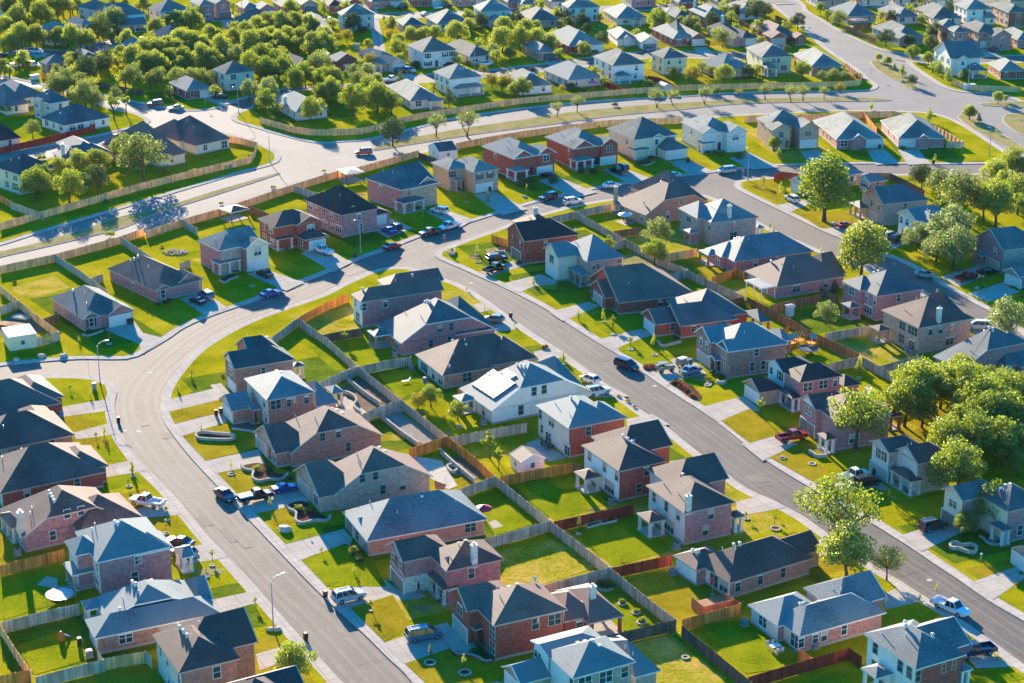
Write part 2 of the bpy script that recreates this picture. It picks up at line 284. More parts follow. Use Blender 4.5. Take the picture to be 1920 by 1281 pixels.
class Vol:
    """one wing: eave rectangle in the house's own frame, eave height, ridge axis and the type of each ridge end"""
    def __init__(s, x0, x1, y0, y1, ez, kind, pitch, o):
        s.x0, s.x1, s.y0, s.y1, s.ez, s.p, s.o = x0, x1, y0, y1, ez, pitch, o
        s.ax, s.e0, s.e1 = kind[0], kind[1], kind[2]
        if s.ax == 'x': s.t0, s.t1, s.s0, s.s1 = x0, x1, y0, y1
        else: s.t0, s.t1, s.s0, s.s1 = y0, y1, x0, x1
        s.h = (s.s1 - s.s0) / 2; s.k = o.get('k', .5)
        L = s.t1 - s.t0
        def back(e): return min(s.h * o.get('hip', 1.0), L / 2) if e == 'h' else ((1 - s.k) * s.h if e == 'j' else 0)
        s.r0, s.r1 = s.t0 + back(s.e0), s.t1 - back(s.e1)
        s.top = ez + s.h * pitch; s.m = (s.s0 + s.s1) / 2
    def P(s, t, c, z): return (t, c, z) if s.ax == 'x' else (c, t, z)
    def z(s, x, y):
        t, c = (x, y) if s.ax == 'x' else (y, x)
        d = min(c - s.s0, s.s1 - c)
        zz = s.ez + d * s.p
        if s.e0 == 'h': zz = min(zz, s.ez + (t - s.t0) * s.h * s.p / max(.1, s.r0 - s.t0))
        if s.e1 == 'h': zz = min(zz, s.ez + (s.t1 - t) * s.h * s.p / max(.1, s.t1 - s.r1))
        return zz
    def inside(s, x, y, m=0): return s.x0 + m < x < s.x1 - m and s.y0 + m < y < s.y1 - m
    def roof(s, b, mat):
        P, ez, kh = s.P, s.ez, s.k * s.h; kz = ez + kh * s.p
        for side in (0, 1):
            c = s.s0 if side == 0 else s.s1; ck = s.s0 + kh if side == 0 else s.s1 - kh
            q = [P(s.t0, c, ez), P(s.t1, c, ez)]
            if s.e1 == 'j': q.append(P(s.t1, ck, kz))
            q.append(P(s.r1, s.m, s.top))
            if abs(s.r1 - s.r0) > .02: q.append(P(s.r0, s.m, s.top))
            if s.e0 == 'j': q.append(P(s.t0, ck, kz))
            if (side == 1) != (s.ax == 'y'): q.reverse()
            b.poly(q, mat)
        for e, t, r, fl in ((s.e0, s.t0, s.r0, 0), (s.e1, s.t1, s.r1, 1)):
            if e == 'h': q = [P(t, s.s1, ez), P(t, s.s0, ez), P(r, s.m, s.top)]
            elif e == 'j': q = [P(t, s.s1 - kh, kz), P(t, s.s0 + kh, kz), P(r, s.m, s.top)]
            else: continue
            if (fl == 1) != (s.ax == 'y'): q.reverse()
            b.poly(q, mat)
    def trim(s, b, mat):
        o = OV; a0 = s.t0 + (0 if s.e0 == 'h' else o); a1 = s.t1 - (0 if s.e1 == 'h' else o)
        A = s.P(a0, s.s0, s.ez - .2); B = s.P(a1, s.s1, s.ez - .006)
        b.box(A[0], B[0], A[1], B[1], A[2], B[2], mat)
        for e, t, d in ((s.e0, s.t0, -1), (s.e1, s.t1, 1)):
            if e == 'h': continue
            kk = s.h if e == 'g' else s.k * s.h
            for c, sg in ((s.s0, 1), (s.s1, -1)):
                lo, hi = s.ez, s.ez + kk * s.p; c2 = c + sg * kk
                ta, tb = t - d * .09, t + d * .03
                b.hexa([s.P(ta, c, lo - .22), s.P(tb, c, lo - .22), s.P(tb, c2, hi - .22), s.P(ta, c2, hi - .22)], [s.P(ta, c, lo + .03), s.P(tb, c, lo + .03), s.P(tb, c2, hi + .03), s.P(ta, c2, hi + .03)], mat)
            if e == 'j':
                z = s.ez + kk * s.p; A = s.P(t - .05, s.s0 + kk, z - .2); B = s.P(t + .05, s.s1 - kk, z - .01)
                b.box(min(A[0], B[0]), max(A[0], B[0]), min(A[1], B[1]), max(A[1], B[1]), A[2], B[2], mat)
    def walls(s, put, z0):
        o = OV; x0, x1, y0, y1 = s.x0 + o, s.x1 - o, s.y0 + o, s.y1 - o; zt = s.ez - .15
        put('l', [(x0, y1, z0), (x0, y0, z0), (x0, y0, zt), (x0, y1, zt)]); put('r', [(x0, y0, z0), (x1, y0, z0), (x1, y0, zt), (x0, y0, zt)])
        put('L', [(x1, y0, z0), (x1, y1, z0), (x1, y1, zt), (x1, y0, zt)]); put('R', [(x1, y1, z0), (x0, y1, z0), (x0, y1, zt), (x1, y1, zt)])
        for e, t, d in ((s.e0, s.t0 + o, 0), (s.e1, s.t1 - o, 1)):
            if e == 'h': continue
            kk = s.h if e == 'g' else s.k * s.h
            q = [s.P(t, s.s0 + o, zt), s.P(t, s.s1 - o, zt), s.P(t, s.s1 - o, s.ez + o * s.p - .05)]
            if e == 'g': q.append(s.P(t, s.m, s.top - .05))
            else: q += [s.P(t, s.s1 - kk, s.ez + kk * s.p - .05), s.P(t, s.s0 + kk, s.ez + kk * s.p - .05)]
            q.append(s.P(t, s.s0 + o, s.ez + o * s.p - .05))
            if (d == 0) != (s.ax == 'y'): q.reverse()
            put(('l' if d == 0 else 'L') if s.ax == 'x' else ('r' if d == 0 else 'R'), q)
HOUSES = {}
def house(key, label, vols, roof='g', wl='tan_stucco', wr='red_brick', trim='tan_trim', fr='white', name='house', group=None, prior=26.0, pw=1.0, short=None,
          garage=(), doors=(), win=None, wn=(3.4, 6.5), chim=None, vents=None, shut=(), solar=None, far=False, gable=None, ang=None, z0=0.0, gmat='garage_white'):
    """vols: (tile, A near eave corner, B left corner, C right corner, eave height, roof kind[, options]) - corners as seen, turned into a plan rectangle"""
    T, A, B, C, ez = vols[0][:5]
    a, b, c = G(T, A, ez), G(T, B, ez), G(T, C, ez)
    if ang is None:
        e = [(math.atan2((c - a).y, (c - a).x), (c - a).length * .8), (math.atan2((b - a).y, (b - a).x) - pi / 2, (b - a).length * 1.2), (R(prior), 9.0 * pw)]
        ang = sum(x * w for x, w in e) / sum(w for x, w in e)
    else: ang = R(ang)
    e2 = Vector((cos(ang), sin(ang), 0)); e1 = Vector((-sin(ang), cos(ang), 0))
    org = Vector((a.x, a.y, z0))
    V = []
    for i, v in enumerate(vols):
        t, A, B, C, ez, kind = v[:6]; o = v[6] if len(v) > 6 else {}
        if t == 'rel':      # A=(x0,x1) B=(y0,y1) in metres from the near corner of the main wing
            x0, x1 = A; y0, y1 = B
        else:
            qa, qb, qc = G(t, A, ez) - org, G(t, B, ez) - org, G(t, C, ez) - org
            x0, x1, y0, y1 = qa.dot(e2), qc.dot(e2), qa.dot(e1), qb.dot(e1)
        if 'dx' in o: x1 = x0 + o['dx']
        if 'dy' in o: y1 = y0 + o['dy']
        if 'ax' in o: x0 -= o['ax']
        if 'bx' in o: x1 = x1 + o['bx']
        if x1 - x0 < 2: x1 = x0 + 2
        if y1 - y0 < 2: y1 = y0 + 2
        j = .013 * i; V.append(Vol(x0 + j, x1 - j, y0 + j, y1 - j, ez - .006 * i + (0), kind, o.get('p', .58), o))
    root = thing(name, label, 'house', org, ang, group)
    ctr = org + e2 * (V[0].x0 + V[0].x1) / 2 + e1 * (V[0].y0 + V[0].y1) / 2
    REFS.append((ctr, short or label)); HOUSES[key] = (root, V, org, e2, e1)
    body = [v for v in V if not v.o.get('porch')]
    # walls, one part per material
    W = {}
    def put(side, q, v=None):
        mt = {'l': wl, 'r': wr}.get(side, wr if side == 'L' else wl)
        if cur is not None and cur.o.get('w'): mt = cur.o['w'] if isinstance(cur.o['w'], str) else cur.o['w'].get(side, mt)
        W.setdefault(mt, MB()).poly(q, mt)
    for v in body: cur = v; v.walls(put, .0)
    for mt, mb in W.items(): obj('brick_wall' if 'brick' in mt else ('stone_wall' if 'stone' in mt else ('siding_wall' if 'siding' in mt else 'stucco_wall')), mb.mesh('wall'), root)
    f = MB()
    for v in body:
        if not v.o.get('nofound'): f.box(v.x0 + OV - .05, v.x1 - OV + .05, v.y0 + OV - .05, v.y1 - OV + .05, -.1, .38 - .004 * V.index(v), 'foundation_concrete')
    obj('foundation', f.mesh('foundation'), root)
    rb, tb = MB(), MB()
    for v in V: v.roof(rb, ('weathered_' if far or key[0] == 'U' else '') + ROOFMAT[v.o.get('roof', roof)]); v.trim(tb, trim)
    ro = obj('roof', rb.mesh('roof'), root); obj('roof_trim', tb.mesh('roof_trim'), root)
    for v in V:
        if v.o.get('porch'):
            pm = v.o.get('post', 'tan_stucco'); pr = obj('porch_floor', None, root) if False else None
            sb = MB(); sb.box(v.x0 + .1, v.x1 - .1, v.y0 + .1, v.y1 - .1, -.1, .2, 'concrete'); obj('porch_floor', sb.mesh('porch_floor'), root)
            spots = [(v.x0 + .45, v.y0 + .45), (v.x1 - .45, v.y0 + .45), (v.x0 + .45, v.y1 - .45), (v.x1 - .45, v.y1 - .45)]
            if v.x1 - v.x0 > 5.5: spots.append(((v.x0 + v.x1) / 2, v.y0 + .45))
            if v.y1 - v.y0 > 5.5: spots.append((v.x0 + .45, (v.y0 + v.y1) / 2))
            for x, y in spots:
                if not any(w.inside(x, y, OV) for w in body): obj('porch_post', post_mesh(v.ez - .2 - .2, pm), root, (x, y, .2))
    def face(side, v):
        return (v.y1 - v.y0 if side == 'l' else v.x1 - v.x0)
    def place(side, v, u, z):
        return (v.x0 + OV - .02, v.y0 + u, z) if side == 'l' else (v.x0 + u, v.y0 + OV - .02, z)
    used = {}
    def free(side, v, u, z, w):
        p = place(side, v, u, z); q = (p[0] - .5, p[1]) if side == 'l' else (p[0], p[1] - .5)
        for x in body:
            if x is v: continue
            for du in (-w / 2, w / 2):
                qq = (q[0], q[1] + du) if side == 'l' else (q[0] + du, q[1])
                if x.inside(qq[0], qq[1], OV - .1) and z < x.ez + .3: return False
        for x in V:
            if x.o.get('porch') and x.inside(q[0], q[1]) and x.ez - .6 < z + 1.3 and z < x.ez + 1.2: return False
        for (s2, v2, z2, u2, w2) in used.get('all', []):
            if s2 == side and v2 is v and abs(z2 - z) < 2.0 and abs(u2 - u) < (w + w2) / 2 + .35: return False
        return True
    def mark(side, v, u, z, w): used.setdefault('all', []).append((side, v, z, u, w))
    def rot(side): return R(-90) if side == 'l' else 0.0
    for g in garage:
        side, vi, u = g[:3]; w = g[3] if len(g) > 3 else 4.8; v = V[vi]; u = face(side, v) * u; mark(side, v, u, .4, w)
        g, fr_ = garage_mesh(w, gmat); p = place(side, v, u, .05); d = obj('garage_door', g, root, (p[0] - (.04 if side == 'l' else 0), p[1] - (.04 if side == 'r' else 0), .05), rot(side)); obj('frame', fr_, d)
    for side, vi, u in doors:
        v = V[vi]; u = face(side, v) * u; mark(side, v, u, .4, 1.1)
        g, h = door_mesh('door_wood' if rnd.random() < .6 else 'door_dark'); p = place(side, v, u, .35); d = obj('door', g, root, p, rot(side)); obj('handle', h, d)
    def window(side, v, u, z, w, h, sh=False):
        if not free(side, v, u, z, w): return
        mark(side, v, u, z, w); g, f2 = window_mesh(w, h, fr)
        d = obj('window', g, root, place(side, v, u, z), rot(side)); obj('frame', f2, d)
        if sh:
            for sg in (-1, 1): obj('shutter', shutter_mesh(h), d, (sg * (w / 2 + .3), -.02, 0))
    if win is not None:
        for q in win:
            side, vi, u, z, w, h = q[:6]; v = V[vi]; window(side, v, face(side, v) * u, z, w, h, len(q) > 6)
    r2 = random.Random(key)
    for i, v in enumerate(body):
        if v.o.get('nowin') or (win is not None and not v.o.get('autowin')): continue
        for side in 'lr':
            L = face(side, v) - 2 * OV; sp = wn[0] if side == 'l' else wn[1]
            n = max(1, int(L / sp + .3))
            for st in range(2 if v.ez > 4.4 else 1):
                for q in range(n):
                    u = OV + L * (q + .5) / n + r2.uniform(-.5, .5)
                    w = r2.choice([.95, .95, 1.75, 1.75]) if side == 'l' else r2.choice([.9, .9, .95, 1.75]); h = 1.55 if w < 1.8 else 1.6
                    if side == 'l' and st == 0 and r2.random() < .3 and not far: w, h = 2.7, 1.7
                    window(side, v, u, (.95 if st == 0 else v.ez - 2.05), w, h, side in shut)
    # roof furniture
    if vents:
        for q in vents:
            vi, x, y, n, dx, dy = q[:6]; v = V[vi]; me = {'t': vent_mesh, 'l': louvre_mesh, 'p': pipe_mesh}[q[6] if len(q) > 6 else 't']()
            for i in range(n):
                X, Y = v.x0 + (v.x1 - v.x0) * x + dx * i, v.y0 + (v.y1 - v.y0) * y + dy * i
                obj(me.name, me, ro, (X, Y, v.z(X, Y)))
    if not far:
        v = max(body, key=lambda q: q.h)
        for i in range(2):
            X, Y = v.x0 + (v.x1 - v.x0) * r2.uniform(.15, .4), v.y0 + (v.y1 - v.y0) * r2.uniform(.2, .8); obj('vent_pipe', pipe_mesh(), ro, (X, Y, v.z(X, Y)))
    if chim:
        vi, x, y, h, cm = chim; v = V[vi]; X, Y = v.x0 + (v.x1 - v.x0) * x, v.y0 + (v.y1 - v.y0) * y; zb = v.z(X, Y) if v.inside(X, Y) else 0
        g = MB(); g.box(X - .42, X + .42, Y - .33, Y + .33, max(0, zb - .8), zb + h, cm); g.box(X - .5, X + .5, Y - .4, Y + .4, zb + h, zb + h + .14, 'white_trim')
        ch = obj('chimney', g.mesh('chimney'), ro); g = MB(); g.tube([(X, Y, zb + h + .1), (X, Y, zb + h + .5)], .2, 'galvanised', 8); obj('chimney_cap', g.mesh('chimney_cap'), ro)
    if gable:      # pale cladding in a front gable
        for vi, end, mt in gable:
            v = V[vi]; t = (v.t0 + OV - .03) if end == 0 else (v.t1 - OV + .03)
            q = [v.P(t, v.s0 + OV, v.ez - .1), v.P(t, v.s1 - OV, v.ez - .1), v.P(t, v.m, v.top - .12 - .02)]
            g = MB(); g.poly(q if (end == 0) == (v.ax == 'y') else q[::-1], mt); obj('gable_cladding', g.mesh('gable_cladding'), root)
    return root
E1, F2 = 2.75, 5.5
PO = {'porch': 1, 'p': .42}
def po(**k): d = dict(PO); d.update(k); return d
H = house
GW, GM, GR, GU, GE, GB = 'houses along the curving left street', 'houses along the middle street', 'houses along the right-hand street', 'houses in the row facing the upper street', 'houses east of the middle street', 'houses left of the side street'
# ---- left of the curving street (backs to the left)
H('W1', 'house with navy brown hip roof at the left edge, nearest the side street corner', [('b1', (-153, 1073), (-324, 946), (350, 975), E1, 'xhh'), ('rel', (9, 17), (2, 14), 0, E1 + .3, 'yhh')], 'b', 'tan_stucco', 'red_brick', group=GW, short='dark-roofed corner house at the left edge')
H('W2', 'low dark-roofed house second down from the side street corner at the left edge', [('b1', (-100, 1251), (-271, 1124), (440, 1168), E1, 'xhh'), ('rel', (8, 15), (1, 14.5), 0, E1 + .3, 'yhh')], 'b', 'tan_stucco', 'brown_brick', group=GW, short='second dark-roofed house at the left edge')
H('W3', 'large brown hip-roofed brick house at left edge above the white pickup', [('c1', (0, 224), (-196, 64), (612, 125), E1, 'xhh'), ('rel', (11, 18), (1.5, 11), 0, E1 + .3, 'yhh')], 'b', 'tan_stucco', 'red_brick', group=GW, short='brown-roofed house above the white pickup')
H('W4', 'tan-roofed brick house with a chimney and four roof vents beside the white pickup', [('c1', (128, 468), (-60, 320), (695, 352), E1, 'yjh', {'k': .5}), ('c1', (440, 440), (300, 300), (803, 355), E1, 'xhh'), ('c1', (60, 420), (-40, 340), (110, 405), E1 - .1, 'xhh', po())], 'b', 'pink_brick', 'pink_brick', group=GW, short='brick chimney house by the white pickup', chim=(0, .02, .12, 3.2, 'tan_stucco'), vents=[(0, .4, .45, 4, -.1, -1.0)], win=[('r', 0, .3, 1.0, .9, 1.5), ('r', 0, .46, 4.0, .95, 1.4), ('r', 0, .6, 4.0, .95, 1.4), ('l', 0, .3, .9, 1.8, 1.6)])
H('W5', 'two-storey purple brick house with teal roof above the round trampoline', [('d8', (725, 380), (500, 160), (1300, 288), F2, 'yhh'), ('d8', (560, 330), (435, 225), (760, 270), F2, 'xhh'), ('d8', (535, 478), (390, 440), (625, 405), E1, 'xhh', po(post='tan_brick', dx=4.6, dy=4.6)), ('d8', (1010, 330), (860, 210), (1310, 270), F2 - .2, 'xhh'), ('rel', (12.5, 14.6), (1, 5), 0, E1, 'xhg', po(post='white_trim'))], 'g', 'pink_stucco', 'pink_brick', trim='white_trim', group=GW, short='two-storey house above the trampoline', vents=[(0, .42, .5, 2, .15, -.9)], win=[('r', 0, .56, 3.7, .85, 1.3), ('r', 0, .5, 1.0, .9, 1.6), ('r', 0, .59, 1.0, .9, 1.6), ('l', 0, .12, 3.4, .8, 1.4), ('l', 0, .22, 1.0, 2.7, 1.7), ('l', 1, .4, 3.4, 1.8, 1.6), ('l', 0, .4, 3.4, .8, 1.4), ('l', 1, .6, .4, 1.8, 2.1)])
H('W6', 'long single-storey house with teal roof in front of the trampoline yard', [('d8', (708, 950), (600, 812), (1672, 785), E1, 'xhh'), ('d8', (800, 840), (560, 672), (1500, 690), E1, 'yjh', {'k': .6, 'p': .52}), ('d8', (1480, 675), (1230, 540), (1605, 662), E1, 'xhg'), ('d8', (640, 740), (565, 672), (800, 730), E1 - .05, 'xhh', po(post='tan_stucco'))], 'g', 'tan_stucco', 'brown_brick', trim='white_trim', group=GW, short='long teal-roofed house below the trampoline', vents=[(1, .38, .62, 2, .25, -1.0), (1, .56, .75, 2, .3, -.9, 'l'), (0, .25, .55, 1, 0, 0)])
H('W7', 'two-storey brown-roofed house with three roof vents by the lower left brown bins', [('d8', (1340, 1210), (1100, 925), (1820, 1118), F2, 'yhh', {'p': .55}), ('d8', (1700, 1030), (1480, 800), (1925, 960), F2, 'xhg', {'ax': 6})], 'b', 'tan_stucco', 'brown_brick', trim='tan_trim', group=GW, short='two-storey house with three vents at lower left', vents=[(0, .35, .72, 3, .05, -1.35)], win=[('r', 0, .62, 3.3, .95, 1.6), ('l', 0, .12, 3.3, .9, 1.5), ('l', 0, .55, 3.3, .8, 1.4), ('l', 0, .8, 3.3, .8, 1.4), ('l', 0, .5, .3, 1.8, 2.1), ('l', 0, .3, .9, 1.8, 1.6)])
H('W8', 'dark-roofed house mostly cut off by the bottom edge near the lower left tree', [('c1', (1260, 1560), (1040, 1370), (1790, 1450), F2, 'yhh'), ('c1', (1490, 1430), (1300, 1270), (1760, 1390), F2, 'xhg', {'ax': 5})], 'd', 'tan_stucco', 'brown_brick', group=GW, short='house cut off by the bottom edge')
# ---- right of the curving street (garages face left)
H('L1', 'two-storey brick corner house with teal roof and cream gable beside the curved verge', [('d1', (955, 850), (850, 760), (1425, 782), F2, 'xgh', {'p': .62}), ('d1', (1090, 795), (915, 672), (1395, 770), F2, 'xgh', {'p': .6}), ('d1', (1400, 835), (1385, 800), (1485, 812), E1, 'xhh', po(post='tan_stucco'))], 'c', 'brown_brick', 'brown_brick', trim='tan_trim', fr='white', group=GW, short='corner house by the curved verge', garage=[('l', 0, .42, 4.6)], win=[('l', 0, .5, 3.4, 1.8, 1.6), ('r', 0, .48, 3.6, .8, 1.2)], gable=[(0, 0, 'cream_stucco')], vents=[(1, .5, .75, 3, .9, -.1, 'l')])
H('L2', 'two-storey brick house with tan and teal roof, small bay and one-storey garage wing', [('d1', (1198, 1085), (1005, 922), (1575, 1030), F2, 'yhh', {'p': .5}), ('d1', (935, 1166), (845, 1068), (1100, 1130), E1, 'xgg'), ('d1', (1150, 985), (1090, 965), (1240, 965), F2 - .3, 'xgg'), ('d1', (1570, 1130), (1500, 950), (1760, 1115), E1, 'xhh', {'p': .45}), ('d1', (1690, 1035), (1600, 985), (1790, 1020), E1 + .1, 'xhh', po(post='tan_stucco')), ('d1', (1080, 1160), (1040, 1120), (1130, 1140), E1, 'xgh', po(post='brown_brick'))], 'g', 'tan_stucco', 'brown_brick', trim='tan_trim', fr='tan', group=GW, short='two-storey house with a bay by the brown bins', garage=[('l', 1, .5, 4.6)], win=[('r', 0, .2, 3.5, 1.75, 1.6), ('r', 0, .52, 3.5, 1.75, 1.6), ('r', 0, .83, 3.5, .9, 1.5), ('l', 0, .7, 3.6, .8, 1.2), ('l', 0, .2, 3.4, .9, 1.5), ('l', 2, .5, 3.2, 1.2, 1.6), ('l', 0, .15, .9, .9, 1.5)], vents=[(0, .55, .7, 2, .35, -1.0, 'l')])
H('L3', 'single-storey brick house with large tan roof and dark slopes behind the oval stone bed', [('d2', (1380, 282), (1130, 120), (2120, 180), E1, 'yjh', {'k': .55, 'p': .6}), ('d2', (1262, 286), (1112, 118), (1600, 240), E1, 'xgh', {'p': .62}), ('d2', (1230, 150), (1150, 100), (1340, 135), E1 + .4, 'xgg', {'p': .7})], 'b', 'tan_brick', 'brown_brick', trim='tan_trim', fr='tan', group=GW, short='tan-roofed house behind the oval stone bed', garage=[('l', 1, .74, 4.6, )], doors=[('l', 1, .35)], win=[('l', 1, .14, .9, 1.6, 1.7), ('r', 0, .35, 3.7, .9, 1.4), ('r', 0, .52, 3.7, .9, 1.4), ('r', 0, .62, 1.0, .9, 1.5)], gmat='garage_tan', vents=[(0, .62, .65, 3, .5, -1.0, 'l')])
H('L4', 'pale mottled brick house with cream gable where the blue convertible is parked', [('d2', (1700, 600), (1500, 440), (2470, 470), E1, 'yjh', {'k': .55, 'p': .6}), ('d2', (1590, 615), (1432, 402), (1950, 565), E1, 'xgh', {'p': .6}), ('d2', (1545, 470), (1470, 415), (1700, 445), E1 + .5, 'xgg', {'p': .75})], 'b', 'tan_brick', 'grey_brick', trim='tan_trim', fr='tan', group=GW, short='pale brick house by the blue convertible', garage=[('l', 1, .66, 4.6)], win=[('l', 1, .2, .8, 1.7, 1.8), ('r', 0, .3, 3.9, .9, 1.4), ('r', 0, .43, 3.9, .9, 1.4), ('r', 0, .5, 1.2, .9, 1.5), ('r', 0, .7, 1.2, .9, 1.5)], gmat='garage_tan', gable=[(2, 0, 'cream_stucco')], vents=[(0, .6, .6, 2, .5, -1.0, 'l')])
H('L5', 'single-storey brick house under one broad teal hip roof with two small front gables', [('c2', (142, 490), (8, 320), (825, 370), E1, 'xhh', {'p': .62}), ('c2', (110, 345), (80, 310), (220, 325), E1 + .3, 'xgg', {'p': .8}), ('c2', (110, 400), (80, 370), (220, 385), E1 + .15, 'xgg', {'p': .8})], 'g', 'tan_brick', 'orange_brick', trim='white_trim', fr='tan', group=GW, short='broad teal-roofed house with red umbrella yard', garage=[('l', 0, .8, 3.2)], doors=[('l', 0, .5)], win=[('l', 0, .15, .8, 1.2, 1.7), ('r', 0, .86, 1.0, 1.7, 1.5)], gmat='garage_brown', vents=[(0, .55, .45, 1, 0, 0, 'l'), (0, .8, .3, 1, 0, 0, 'p')])
H('L6', 'two-storey pink brick house with brown roof, pale chimney and covered front porch', [('c2', (585, 658), (470, 545), (915, 592), F2, 'yhh', {'p': .52}), ('c2', (340, 606), (236, 510), (640, 560), F2, 'xgh', {'p': .62}), ('c2', (612, 640), (530, 590), (680, 620), F2 - .1, 'xgh', {'w': 'tan_stucco'}), ('c2', (565, 762), (440, 675), (650, 730), E1, 'xhh', po(post='white_stone', p=.3))], 'b', 'pink_brick', 'pink_brick', trim='tan_trim', fr='white', group=GW, short='pink brick house with the pale chimney', garage=[('l', 1, .48, 4.8)], win=[('l', 1, .25, 3.4, 1.1, 1.5, 1), ('l', 1, .7, 3.4, 1.1, 1.5, 1), ('l', 2, .5, 3.2, 1.6, 1.6), ('r', 0, .45, 3.4, .95, 1.6), ('l', 0, .3, .8, 1.6, 1.6)], gmat='garage_brown', chim=(0, .5, .06, 2.6, 'white_stone'), vents=[(0, .5, .8, 2, .4, -1.4, 'l')])
H('L7', 'two-storey dark red brick house with long rear wing above the blue minivan', [('c2', (850, 962), (700, 800), (1268, 872), F2, 'yhh', {'p': .52}), ('c2', (702, 882), (582, 768), (1000, 820), F2, 'xgh', {'p': .62}), ('c2', (1240, 940), (1060, 800), (1578, 900), E1 + .1, 'xhh', {'p': .5, 'bx': -3}), ('c2', (1380, 950), (1200, 760), (1580, 900), E1, 'xhh', po(post='red_brick', p=.46)), ('c2', (742, 985), (700, 945), (790, 968), E1 + .2, 'xhh', po(post='red_brick', p=.4))], 'b', 'red_brick', 'red_brick', trim='tan_trim', fr='tan', group=GW, short='dark red brick house by the blue minivan', garage=[('l', 1, .5, 4.8)], win=[('l', 1, .5, 3.4, 1.6, 1.6), ('l', 0, .14, 3.3, 1.6, 1.7), ('l', 0, .14, .8, 1.6, 1.7), ('r', 0, .58, 3.4, 1.0, 1.6), ('r', 0, .84, 3.4, 1.8, 1.6), ('r', 2, .5, .8, 1.0, 1.5)], gmat='garage_tan', chim=(3, .45, .35, 1.6, 'white_stone'), vents=[(0, .42, .86, 3, .5, -1.5, 'l'), (3, .12, .5, 2, .4, -1.0, 'l')], doors=[('l', 0, .5)])
H('L8', 'two-storey white and brick house with teal roof at the bottom centre edge', [('c2', (1292, 1256), (1110, 1110), (1655, 1168), F2, 'yhh', {'p': .5}), ('c2', (1150, 1130), (1042, 1045), (1500, 1060), F2 + .2, 'xgh', {'p': .25}), ('c2', (1000, 1290), (880, 1190), (1190, 1250), E1, 'xgg', {'w': 'tan_brick'}), ('c2', (1220, 1180), (1165, 1140), (1320, 1160), F2 - .2, 'xhg', {'w': 'white_stucco'}), ('c2', (1640, 1250), (1440, 1040), (1812, 1228), E1, 'xhh', {'p': .45})], 'g', 'white_stucco', 'grey_brick', trim='white_trim', fr='white', group=GW, short='white and brick house at the bottom edge', garage=[('l', 2, .5, 4.6)], win=[('r', 0, .22, 3.4, 1.8, 1.6), ('r', 0, .55, 3.4, 1.8, 1.6), ('r', 0, .85, 3.4, 1.0, 1.5), ('l', 3, .5, 3.2, 1.3, 1.6), ('l', 0, .12, 3.4, .9, 1.5), ('l', 1, .7, 3.6, 1.8, 1.2)], vents=[(0, .5, .9, 4, .3, -1.3, 'l')])
# ---- middle street, west side (backs to the left)
H('C1', 'two-storey brick house with dark brown roof at the tip of the middle block', [('b2', (108, 408), (35, 365), (585, 345), F2, 'xhg', {'p': .66}), ('b2', (260, 330), (150, 290), (548, 265), F2 - .3, 'xhg', {'p': .6})], 'b', 'white_stucco', 'pink_brick', trim='tan_trim', fr='white', group=GM, short='dark-roofed house at the tip of the middle block', win=[('r', 0, .05, 3.5, .9, 1.5), ('r', 0, .3, 3.6, .95, 1.3), ('l', 0, .7, 3.5, .7, 1.4), ('l', 0, .5, .6, 1.9, 1.9), ('l', 0, .15, 3.5, .7, 1.4)], vents=[(0, .1, .6, 1, 0, 0), (1, .5, .3, 1, 0, 0)])
H('C2', 'purple brick house with pale jerkinhead roof and three roof vents', [('b2', (332, 638), (185, 535), (870, 560), E1, 'yjh', {'k': .52, 'p': .6}), ('b2', (300, 560), (180, 520), (480, 520), E1, 'xhh'), ('b2', (640, 590), (500, 440), (878, 555), E1, 'xhh'), ('b2', (185, 600), (138, 565), (275, 575), E1 - .1, 'xhh', po(post='brown_brick'))], 'g', 'brown_brick', 'pink_brick', trim='white_trim', fr='tan', group=GM, short='purple brick house with three vents', vents=[(0, .42, .62, 3, .1, -1.0)], win=[('r', 0, .42, 3.6, .9, 1.5), ('r', 0, .54, 3.6, .9, 1.5), ('r', 0, .32, .9, .9, 1.5), ('r', 0, .52, .9, .9, 1.5), ('l', 0, .25, .9, 1.75, 1.6)])
H('C3', 'single-storey orange brick house with reddish brown hip roof above the solar panels', [('b2', (565, 820), (392, 702), (1118, 735), E1, 'xhh', {'p': .66}), ('b2', (850, 760), (700, 660), (1075, 700), E1 + .5, 'xhh', {'p': .62})], 'b', 'tan_stucco', 'orange_brick', trim='tan_trim', fr='tan', group=GM, short='reddish-roofed house above the solar panels', win=[('l', 0, .72, .5, 2.7, 1.9), ('l', 0, .4, .3, .95, 2.0), ('l', 0, .14, .5, 1.8, 1.8), ('r', 0, .26, .7, 1.75, 1.7)], vents=[(0, .3, .66, 1, 0, 0), (0, .36, .4, 1, 0, 0, 'l')])
H('C4', 'white house with solar panels on its pale roof', [('b2', (838, 1016), (645, 890), (1402, 905), E1, 'yjh', {'k': .56, 'p': .56}), ('b2', (1230, 900), (1020, 770), (1404, 905), E1, 'xhh', {'p': .6}), ('b2', (668, 965), (612, 930), (765, 945), E1 - .1, 'xhh', po(post='white_trim'))], 'g', 'tan_stucco', 'white_stucco', trim='white_trim', fr='tan', group=GM, short='white solar-panel house', win=[('r', 0, .43, 3.9, .9, 1.5), ('r', 0, .53, 3.9, .9, 1.5), ('r', 0, .3, .8, .95, 1.7), ('l', 0, .3, .6, .9, 1.7), ('l', 0, .2, .6, .9, 1.7), ('l', 0, .7, .4, 1.8, 2.0)], vents=[(0, .42, .5, 3, .25, -.95)])
